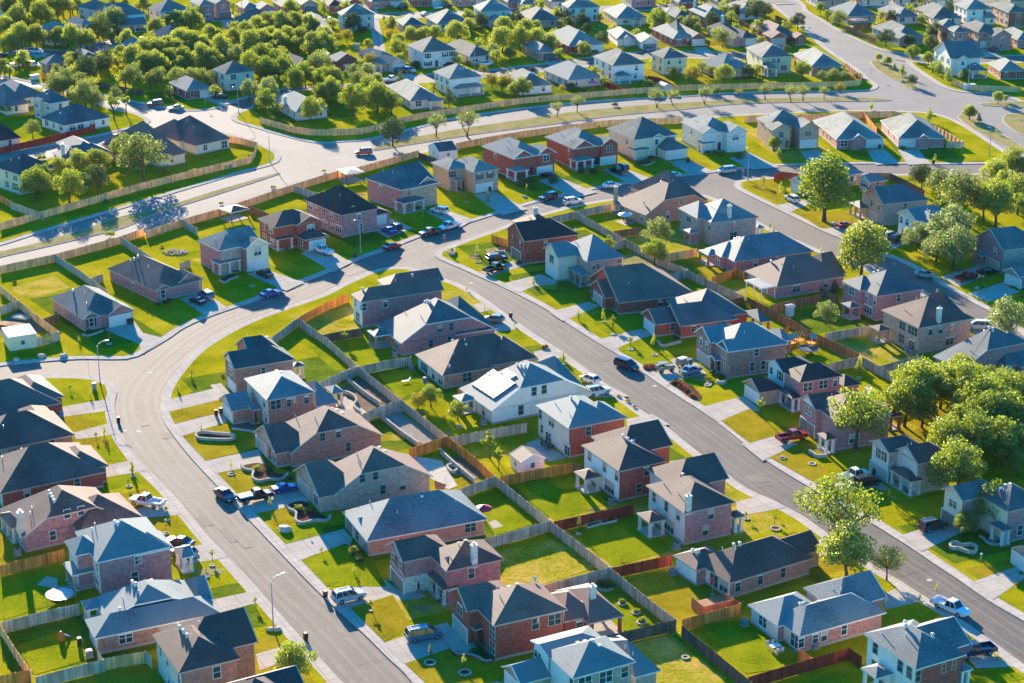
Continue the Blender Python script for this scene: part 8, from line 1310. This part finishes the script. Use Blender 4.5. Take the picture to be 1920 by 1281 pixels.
hut('gazebo', 'tan-roofed picnic gazebo inside the boulevard fence at left', 'gazebo', 'a1', (1290, 1190), (1220, 1165), (1395, 1165), 2.5, 'xhh', 'brown_boards', 'brown_shingles', p=.3, posts=True, grp='gazebos and pergolas'); hut('gazebo', 'dark gazebo with pale roof inside the fence above the big teal roof', 'gazebo', 'a2', (25, 975), (-20, 945), (130, 960), 2.5, 'xhh', 'dark_boards', 'grey_shingles', p=.15, posts=True, grp='gazebos and pergolas'); hut('patio_cover', 'low brown lean-to roof behind the upper right dark house', 'patio cover', 't6', (10, 235), (-80, 215), (170, 222), 2.6, 'xhh', 'brown_boards', 'brown_shingles', p=.12, posts=True, grp='gazebos and pergolas')
a, b_, c = G('b3', (440, 335), 2.6), G('b3', (355, 288), 2.6), G('b3', (512, 315), 2.6); an = R(26); e2 = Vector((cos(an), sin(an), 0)); e1 = Vector((-sin(an), cos(an), 0)); L, W = (c - a).dot(e2), (b_ - a).dot(e1)
r = thing('pergola', 'white slatted pergola behind the dark brown hip-roofed house', 'pergola', (a.x, a.y, 0), an, 'gazebos and pergolas')
for x in (.2, L - .2):
    for y in (.2, W / 2, W - .2): q = MB(); q.box(x - .09, x + .09, y - .09, y + .09, 0, 2.5, 'white_trim'); obj('post', q.mesh('post'), r)
q = MB()
for y in (.2, W - .2): q.box(-.3, L + .3, y - .06, y + .06, 2.5, 2.68, 'white_trim')
for i in range(14): y = W * i / 13; q.box(-.2, L + .2, y - .04, y + .04, 2.68, 2.84, 'white_trim')
obj('slatted_top', q.mesh('slatted_top'), r)
p = at('d8', (460, 655), .02); r = thing('trampoline', 'round trampoline with pale mat on the lower left lawn', 'trampoline', p, 0)
q = MB(); q.tube([(0, 0, .86), (0, 0, .88)], 1.85, 'trampoline_bed', 28); obj('mat', q.mesh('mat'), r); q = MB(); n = 28; q.tube([(2.1 * cos(2 * pi * i / n), 2.1 * sin(2 * pi * i / n), .9) for i in range(n + 1)], .06, 'galvanised', 6); obj('rim', q.mesh('rim'), r)
q = MB()
for i in range(n): a0, a1 = 2 * pi * i / n, 2 * pi * (i + 1) / n; q.poly([(1.8 * cos(a0), 1.8 * sin(a0), .9), (2.1 * cos(a0), 2.1 * sin(a0), .93), (2.1 * cos(a1), 2.1 * sin(a1), .93), (1.8 * cos(a1), 1.8 * sin(a1), .9)], 'dark_metal')
obj('spring_pad', q.mesh('spring_pad'), r)
for i in range(6): a0 = i * pi / 3; q = MB(); q.tube([(2.1 * cos(a0), 2.1 * sin(a0), .9), (2.1 * cos(a0), 2.1 * sin(a0), 0)], .035, 'galvanised', 5); obj('leg', q.mesh('leg'), r)
p = at('b3', (700, 690), .02); r = thing('trampoline', 'dark round trampoline behind the twin-gabled house', 'trampoline', p, 0); q = MB(); q.tube([(0, 0, .84), (0, 0, .9)], 1.9, 'dark_metal', 24); obj('mat', q.mesh('mat'), r)
q = MB(); q.tube([(1.95 * cos(2 * pi * i / 24), 1.95 * sin(2 * pi * i / 24), .9) for i in range(25)], .07, 'play_blue', 6); obj('rim', q.mesh('rim'), r)
for i in range(6): a0 = i * pi / 3; q = MB(); q.tube([(1.9 * cos(a0), 1.9 * sin(a0), .9), (1.9 * cos(a0), 1.9 * sin(a0), 0)], .035, 'galvanised', 5); obj('leg', q.mesh('leg'), r)
p = at('d8', (462, 965), .02); r = thing('toy_slide', 'orange and blue plastic toddler slide on the lower left lawn', 'toy slide', p, R(40))
q = MB(); q.hexa([(-.35, -.35, 0), (.35, -.35, 0), (.35, .35, 0), (-.35, .35, 0)], [(-.28, -.28, 1.0), (.28, -.28, 1.0), (.28, .28, 1.0), (-.28, .28, 1.0)], 'play_orange'); obj('tower', q.mesh('tower'), r)
q = MB(); q.hexa([(.28, -.25, .85), (1.35, -.25, .08), (1.35, .25, .08), (.28, .25, .85)], [(.28, -.25, .95), (1.35, -.25, .16), (1.35, .25, .16), (.28, .25, .95)], 'play_blue'); obj('slide_chute', q.mesh('slide_chute'), r); q = MB(); q.hexa([(-.35, -.35, 1.0), (.35, -.35, 1.0), (.35, .35, 1.0), (-.35, .35, 1.0)], [(-.1, -.1, 1.4), (.1, -.1, 1.4), (.1, .1, 1.4), (-.1, .1, 1.4)], 'play_orange'); obj('roof', q.mesh('roof'), r)
p = at('b3', (655, 660), .02); r = thing('play_tower', 'wooden play tower with striped red, yellow and blue canopies', 'play set', p, R(30))
for (x0, y0, ca, cb) in ((-2.2, 0, 'play_blue', 'play_yellow'), (0, .4, 'play_red', 'play_yellow'), (1.0, -2.0, 'play_yellow', 'play_blue')):
    for x in (x0 - .7, x0 + .7):
        for y in (y0 - .7, y0 + .7): q = MB(); q.box(x - .06, x + .06, y - .06, y + .06, 0, 2.6, 'orange_boards'); obj('post', q.mesh('post'), r)
    q = MB(); q.box(x0 - .8, x0 + .8, y0 - .8, y0 + .8, 1.3, 1.42, 'orange_boards'); obj('deck', q.mesh('deck'), r); q = MB()
    for i in range(6):
        x = x0 - .9 + .3 * i; m = ca if i % 2 else cb
        for s in (-1, 1): q.poly([(x, y0, 3.3), (x + .3, y0, 3.3), (x + .3, y0 + s * .95, 2.5), (x, y0 + s * .95, 2.5)], m)
    obj('canopy', q.mesh('canopy'), r)
def parasol(t, q, mat, label, s=1.4):
    p = at(t, q, .05); r = thing('parasol', label, 'parasol', p, 0, 'parasols'); b = MB(); n = 8
    for i in range(n): a0, a1 = 2 * pi * i / n, 2 * pi * (i + 1) / n; b.poly([(0, 0, 2.7), (s * cos(a0), s * sin(a0), 2.15), (s * cos(a1), s * sin(a1), 2.15)], mat); b.poly([(s * cos(a0), s * sin(a0), 2.15), (s * cos(a0), s * sin(a0), 2.0), (s * cos(a1), s * sin(a1), 2.0), (s * cos(a1), s * sin(a1), 2.15)], mat)
    obj('canopy', b.mesh('canopy'), r); b = MB(); b.tube([(0, 0, 0), (0, 0, 2.75)], .03, 'galvanised', 6); b.tube([(0, 0, 0), (0, 0, .1)], .3, 'foundation_concrete', 10); obj('pole', b.mesh('pole'), r)
parasol('d7', (845, 715), 'canvas_white', 'white parasol over the patio of the tall-chimney brick house', 1.75); parasol('c2', (795, 375), 'canvas_red', 'red parasol behind the broad teal-roofed house', 1.35); parasol('t4', (905, 1000), 'canvas_pink', 'pink parasol on the patio behind the boulevard fence', 1.7); parasol('c3', (165, 790), 'canvas_red', 'folded-looking narrow red parasol on the wooden deck', .35)
def tableset(t, q, label, mat='dark_metal'):
    p = at(t, q, .08); r = thing('patio_table', label, 'table', p, R(26), 'patio tables'); b = MB(); b.box(-.75, .75, -.5, .5, .7, .75, mat); obj('table_top', b.mesh('table_top'), r)
    for x in (-.65, .65):
        for y in (-.42, .42): b = MB(); b.box(x - .03, x + .03, y - .03, y + .03, 0, .7, mat); obj('leg', b.mesh('leg'), r)
    for i, (x, y, a) in enumerate(((-.4, -.95, 0), (.4, -.95, 0), (-.4, .95, pi), (.4, .95, pi))):
        c = thing('patio_chair', 'dark patio chair around the %s' % label, 'chair', (p[0] + x * cos(R(26)) - y * sin(R(26)), p[1] + x * sin(R(26)) + y * cos(R(26)), p[2]), R(26) + a, 'patio chairs'); c['_n'] = 1
        b = MB(); b.box(-.24, .24, -.24, .24, .4, .46, mat); obj('seat', b.mesh('seat'), c); b = MB(); b.box(-.24, .24, -.27, -.22, .46, .95, mat); obj('backrest', b.mesh('backrest'), c)
        for X in (-.2, .2):
            for Y in (-.2, .2): b = MB(); b.box(X - .02, X + .02, Y - .02, Y + .02, 0, .4, mat); obj('leg', b.mesh('leg'), c)
tableset('c3', (515, 1100), 'pale patio table behind the teal-roofed pink house', 'white_trim'); tableset('b2', (1150, 1225), 'dark patio table behind the teal-roofed two-storey house'); tableset('d7', (865, 712), 'low patio table under the white parasol', 'door_wood')
def box_thing(name, label, cat, t, q, dims, mat, z=.03, rz=26, top=None):
    p = at(t, q, z); r = thing(name, label, cat, p, R(rz)); a, b_, h = dims; m = MB(); m.hexa([(-a, -b_, .0), (a, -b_, .0), (a, b_, .0), (-a, b_, .0)], [(-a * .96, -b_ * .96, h), (a * .96, -b_ * .96, h), (a * .96, b_ * .96, h), (-a * .96, b_ * .96, h)], mat); obj('cabinet', m.mesh('cabinet'), r); m = MB(); m.box(-a * 1.05, a * 1.05, -b_ * 1.05, b_ * 1.05, h, h + .08, top or mat); obj('lid', m.mesh('lid'), r); return r
box_thing('utility_cabinet', 'white utility cabinet left of its twin by the wide road corner', 'utility cabinet', 't6', (1262, 1000), (.9, .6, 1.6), 'utility_white'); box_thing('utility_cabinet', 'white utility cabinet right of its twin by the wide road corner', 'utility cabinet', 't6', (1325, 1003), (.9, .6, 1.7), 'utility_white'); box_thing('utility_cabinet', 'white cabinet box on the yellow verge at far left', 'utility cabinet', 't1', (388, 890), (1.3, .5, 1.5), 'utility_white'); box_thing('utility_cabinet', 'left pale green utility box outside the boulevard fence', 'utility cabinet', 'a1', (1255, 945), (.5, .4, .9), 'utility_green'); box_thing('utility_cabinet', 'right pale green utility box outside the boulevard fence', 'utility cabinet', 'a1', (1285, 940), (.5, .4, .9), 'utility_green'); box_thing('mail_box', 'grey cluster mailbox on the lawn by the side street lamp', 'mailbox', 'b1', (528, 898), (.35, .3, 1.3), 'ac_grey')
a, c = G('b1', (195, 608), 1.83), G('b1', (328, 574), 1.83); d = (c - a).normalized(); q = a.lerp(c, .5) + Vector((d.y, -d.x, 0)) * .12
r = thing('warning_sign', 'small yellow sign fixed to the grey fence beside the flat-roofed cabin', 'sign', (q.x, q.y, 0), math.atan2(d.y, d.x)); m = MB(); m.box(-.75, .75, -.02, .02, .75, 1.6, 'sign_yellow'); obj('sign_plate', m.mesh('sign_plate'), r); m = MB(); m.box(-.8, .8, -.03, .0, .7, .75, 'dark_metal'); m.box(-.8, .8, -.03, .0, 1.6, 1.65, 'dark_metal'); obj('frame', m.mesh('frame'), r)
p = at('c3', (165, 870), .03); r = thing('wooden_deck', 'raised wooden deck with railing behind the dark-roofed house', 'deck', p, R(26)); q = MB(); q.box(-2.4, 2.4, -1.6, 1.6, .8, .92, 'brown_boards'); obj('deck_floor', q.mesh('deck_floor'), r); q = MB(); q.box(-2.4, 2.4, -1.62, -1.55, 0, 1.75, 'brown_boards'); q.box(-2.45, -2.38, -1.55, 1.6, 0, 1.75, 'brown_boards'); q.box(2.38, 2.45, -1.55, .6, 0, 1.75, 'brown_boards'); obj('railing', q.mesh('railing'), r)
for t, q, c, lb in [('b1', (90, 545), 'brown_boards', 'stack of reddish timber on the fenced building lot'), ('b1', (40, 540), 'brown_boards', 'second timber stack on the fenced building lot, nearest the left edge'), ('b1', (120, 500), 'limestone', 'pallet of pale blocks on the fenced building lot')]:
    p = at(t, q, .03); r = thing('timber_stack' if 'timber' in lb else 'block_pallet', lb, 'building materials', p, R(-20), 'building materials'); rr = random.Random(lb); m = MB()
    for k in range(10):
        for j in range(3): y = -1.0 + .22 * k; m.box(-1.8 + rr.uniform(-.3, .3), 1.8 + rr.uniform(-.3, .3), y, y + .16, .1 + .14 * j, .21 + .14 * j, c)
    obj('planks' if 'timber' in lb else 'blocks', m.mesh('planks'), r, kind_ := (0, 0, 0)); r.children[-1]['kind'] = 'stuff'
p = at('b1', (975, 132), .03); r = thing('rubble_heap', 'low heap of pale rubble on the shaded back yard', 'rubble', p, 0); m = MB(); rr = random.Random(5)
for k in range(60):
    a, d, s = rr.uniform(0, 6.3), 2.0 * math.sqrt(rr.random()), rr.uniform(.1, .3); x, y, z = d * cos(a) * 1.4, d * sin(a), max(0, .45 - .2 * d); m.hexa([(x - s, y - s, z - .1), (x + s, y - s * .8, z - .1), (x + s * .9, y + s, z - .1), (x - s, y + s * .8, z - .1)], [(x - s * .6, y - s * .6, z + s), (x + s * .7, y - s * .6, z + s * .8), (x + s * .6, y + s * .6, z + s), (x - s * .6, y + s * .5, z + s * .9)], 'limestone')
me = m.mesh('rubble'); o = obj('rubble', me, r); o['kind'] = 'stuff'
for t, q, lb in [('d3', (490, 1150), 'white folding lawn chair on the reddish-roofed house lawn'), ('c3', (1665, 600), 'small pale post light on the right-hand shaded lawn')]:
    p = at(t, q, .03); r = thing('lawn_chair' if 'chair' in lb else 'post_light', lb, 'chair' if 'chair' in lb else 'garden light', p, R(20)); m = MB()
    if 'chair' in lb:
        m.box(-.9, .3, -.3, .3, .34, .4, 'canvas_white'); obj('seat', m.mesh('seat'), r); m = MB(); m.hexa([(.3, -.3, .36), (.38, -.3, .36), (.38, .3, .36), (.3, .3, .36)], [(.7, -.3, .85), (.78, -.3, .85), (.78, .3, .85), (.7, .3, .85)], 'canvas_white'); obj('backrest', m.mesh('backrest'), r)
        for x in (-.8, .25):
            for y in (-.25, .25): m = MB(); m.box(x - .025, x + .025, y - .025, y + .025, 0, .34, 'galvanised'); obj('leg', m.mesh('leg'), r)
    else: m.tube([(0, 0, 0), (0, 0, 1.0)], .08, 'limestone', 8); obj('post', m.mesh('post'), r); m = MB(); m.box(-.14, .14, -.14, .14, 1.0, 1.25, 'utility_white'); obj('lantern', m.mesh('lantern'), r)
root, V, org, e2, e1 = HOUSES['L6']; v = V[1]; m = MB(); m.box(v.x0 + OV - .03, v.x1, v.y0 + OV - .04, v.y0 + OV + .1, 0, 2.75, 'white_stone'); obj('stone_wall', m.mesh('stone_wall'), root)
# one person walking by the pale garage wall
def person(t, q, aim, label):
    p = at(t, q, .08); g = G(t, aim); az = math.atan2(g.y - p[1], g.x - p[0])
    # joints in the walking plane: x forward, y left, z up
    J = {'pel': (0, 0, .93, .13, .16), 'spine': (.02, 0, 1.15, .12, .155), 'chest': (.05, 0, 1.36, .12, .18), 'neck': (.08, 0, 1.5, .06, .06), 'head': (.11, 0, 1.63, .095, .085), 'top': (.11, 0, 1.72, .07, .065),
         'hl': (0, .09, .9, .09, .09), 'kl': (.2, .1, .5, .06, .06), 'al': (.34, .1, .1, .045, .045), 'tl': (.5, .1, .05, .045, .05), 'hr': (0, -.09, .9, .09, .09), 'kr': (-.04, -.1, .48, .06, .06), 'ar': (-.38, -.1, .16, .045, .045), 'tr': (-.28, -.1, .05, .04, .05),
         'sl': (.05, .19, 1.42, .06, .06), 'el': (-.1, .25, 1.15, .045, .045), 'wl': (.02, .26, .92, .03, .035), 'fl': (.08, .25, .83, .03, .02), 'sr': (.05, -.19, 1.42, .06, .06), 'er': (.12, -.25, 1.14, .045, .045), 'wr': (.34, -.24, 1.02, .03, .035), 'fr': (.43, -.23, 1.0, .03, .02)}
    E = [('pel', 'spine'), ('spine', 'chest'), ('chest', 'neck'), ('neck', 'head'), ('head', 'top'), ('pel', 'hl'), ('hl', 'kl'), ('kl', 'al'), ('al', 'tl'), ('pel', 'hr'), ('hr', 'kr'), ('kr', 'ar'), ('ar', 'tr'), ('chest', 'sl'), ('sl', 'el'), ('el', 'wl'), ('wl', 'fl'), ('chest', 'sr'), ('sr', 'er'), ('er', 'wr'), ('wr', 'fr')]
    V_ = {k: v[:3] for k, v in J.items()}; rad = {k: v[3:] for k, v in J.items()}
    for s, w, f in (('l', 'wl', 'fl'), ('r', 'wr', 'fr')):
        b0 = Vector(V_[f]); d = (b0 - Vector(V_[w])).normalized(); up = Vector((0, 1, 0))
        for i, (off, ln) in enumerate(((-.03, .065), (-.01, .08), (.01, .075), (.028, .058))):
            a_ = b0 + up * off; m_ = a_ + d * ln * .5; e_ = a_ + d * ln + Vector((.01, 0, -.012)); V_['%s%da' % (s, i)] = tuple(m_); V_['%s%db' % (s, i)] = tuple(e_); rad['%s%da' % (s, i)] = (.009, .009); rad['%s%db' % (s, i)] = (.007, .007); E += [(f, '%s%da' % (s, i)), ('%s%da' % (s, i), '%s%db' % (s, i))]
        th = Vector(V_[w]).lerp(b0, .4) + Vector((.035, 0, .01)); V_[s + 't'] = tuple(th + d * .03); rad[s + 't'] = (.01, .01); E.append((w, s + 't'))
    K = list(V_); me = bpy.data.meshes.new('body'); me.from_pydata([V_[k] for k in K], [(K.index(a_), K.index(c_)) for a_, c_ in E], [])
    o = bpy.data.objects.new('body', me); COL.objects.link(o); md = o.modifiers.new('skin', 'SKIN'); me.skin_vertices.new() if not me.skin_vertices else None
    for i, k in enumerate(K): me.skin_vertices[0].data[i].radius = rad[k]; me.skin_vertices[0].data[i].use_root = k == 'pel'
    o.modifiers.new('sub', 'SUBSURF').render_levels = 1; o.modifiers['sub'].levels = 1
    dg = bpy.context.evaluated_depsgraph_get(); m2 = bpy.data.meshes.new_from_object(o.evaluated_get(dg)); bpy.data.objects.remove(o)
    m2.materials.clear(); m2.materials.append(MAT['skin']); m2.materials.append(MAT['cloth_dark'])
    for f in m2.polygons:
        c = f.center; f.material_index = 0 if (c.z > 1.5 or (abs(c.y) > .2 and c.z < 1.06 and c.z > .75)) else 1; f.use_smooth = True
    r = thing('person', label, 'person', p, az); obj('body', m2, r)
    h = MB(); 
    for k in range(5): 
        z = 1.64 + .025 * k; rr = .105 - .018 * k; h.tube([(.095 - .0 * k, 0, z), (.09, 0, z + .03)], [rr, rr * .85], 'hair_dark', 10)
    obj('hair', h.mesh('hair', True), r); h = MB()
    for s in (-1, 1): h.box(.19, .205, s * .035 - .012, s * .035 + .012, 1.63, 1.645, 'hair_dark')
    h.box(.2, .225, -.012, .012, 1.58, 1.62, 'skin'); h.box(.19, .2, -.025, .025, 1.55, 1.56, 'door_wood'); obj('face', h.mesh('face'), r)
    for s in (-1, 1): h = MB(); h.box(.09, .12, s * .085 - .012, s * .085 + .012, 1.6, 1.655, 'skin'); obj('ear', h.mesh('ear'), r)
person('c2', (430, 778), (470, 771), 'person in dark clothes striding past the pale garage wall')
def dish(key, x, y, label):
    root, V, org, e2, e1 = HOUSES[key]; v = V[0]; ro = [c for c in root.children if c.name.split('.')[0] == 'roof'][0]; X, Y = v.x0 + (v.x1 - v.x0) * x, v.y0 + (v.y1 - v.y0) * y; z = v.z(X, Y); b = MB()
    b.tube([(X, Y, z), (X, Y, z + .5)], .03, 'galvanised', 5); b.tube([(X - .05, Y - .05, z + .5), (X + .06, Y - .16, z + .55)], [.42, .3], 'vent_white', 12); obj('satellite_dish', b.mesh('satellite_dish'), ro)
dish('RW1', .12, .3, ''); dish('F0', .95, .1, ''); dish('L7', .9, .9, ''); dish('C3', .1, .1, '')
# ------------------------------------------------------------------ labels that would repeat: say which one, counting from the left of the picture
def ordw(i):
    return ORD[i] if i < 20 else ['twenty', 'thirty', 'forty'][i // 10 - 2] + ('-' + ORD[i % 10 - 1 + 1] if i % 10 or 1 else '')
def finish_labels():
    for rnd_ in range(2):
        D = {}
        for o in THINGS:
            if o.get('_n') == 1 and rnd_ == 0:
                if o['category'] in ('tree', 'shrub', 'young tree'): o['label'] = '%s by the %s' % (o['label'], near(o.location))
                o['_n'] = 3
            D.setdefault(o['label'], []).append(o)
        for l, q in D.items():
            if len(q) < 2: continue
            q.sort(key=lambda o: topx(o.location)[0])
            for i, o in enumerate(q):
                base = l; tail = ', %s from the left' % ordw(i) if len(q) > 2 else (', left one' if i == 0 else ', right one')
                w = base.split(); n = 16 - len(tail.split())
                o['label'] = ' '.join(w[:n]) + tail
    for o in THINGS:
        w = o['label'].split()
        if len(w) > 16: o['label'] = ' '.join(w[:16])
        for k in ('_n', '_w'):
            if k in o: del o[k]
finish_labels()
# ------------------------------------------------------------------ light: low sun from behind the scene, a little to the left
EL, AZ = R(14.5), R(17)
w = bpy.data.worlds.new('World'); S.world = w; w.use_nodes = True
nt = w.node_tree; sky = nt.nodes.new('ShaderNodeTexSky'); sky.sky_type = 'NISHITA'; sky.sun_disc = False
sd = Vector((-sin(AZ) * cos(EL), cos(AZ) * cos(EL), sin(EL)))
sky.sun_elevation = EL; sky.sun_rotation = math.atan2(sd.x, sd.y); sky.ozone_density = 4.0; sky.dust_density = .6; sky.air_density = 1.0
hs = nt.nodes.new('ShaderNodeHueSaturation'); hs.inputs['Saturation'].default_value = 2.6; nt.links.new(sky.outputs[0], hs.inputs['Color']); nt.links.new(hs.outputs[0], nt.nodes['Background'].inputs[0]); nt.nodes['Background'].inputs[1].default_value = .11
sl = bpy.data.lights.new('sun', 'SUN'); sl.energy = 5.0; sl.angle = R(.5); sl.color = (1, .84, .64)
so = bpy.data.objects.new('sun', sl); COL.objects.link(so); so.rotation_euler = (-sd).to_track_quat('-Z', 'Y').to_euler()
S.view_settings.view_transform = 'Standard'; S.view_settings.look = 'None'; S.view_settings.exposure = 2.0; S.view_settings.gamma = 1
S.cycles.max_bounces = 5; S.cycles.diffuse_bounces = 3; S.cycles.glossy_bounces = 2; S.cycles.transmission_bounces = 2; S.cycles.transparent_max_bounces = 4

hz = MB(); hz.box(-900, 900, -60, 1500, -1.5, 132, 'concrete'); hm = hz.mesh('haze'); hm.materials.clear(); m = bpy.data.materials.new('haze_air'); m.use_nodes = True; nt = m.node_tree; nt.nodes.remove(nt.nodes['Principled BSDF'])
pv = nt.nodes.new('ShaderNodeVolumePrincipled'); pv.inputs['Color'].default_value = (.85, .92, 1, 1); pv.inputs['Density'].default_value = .000014; nt.links.new(pv.outputs[0], nt.nodes['Material Output'].inputs['Volume']); hm.materials.append(m); struct('haze', hm, 'stuff')
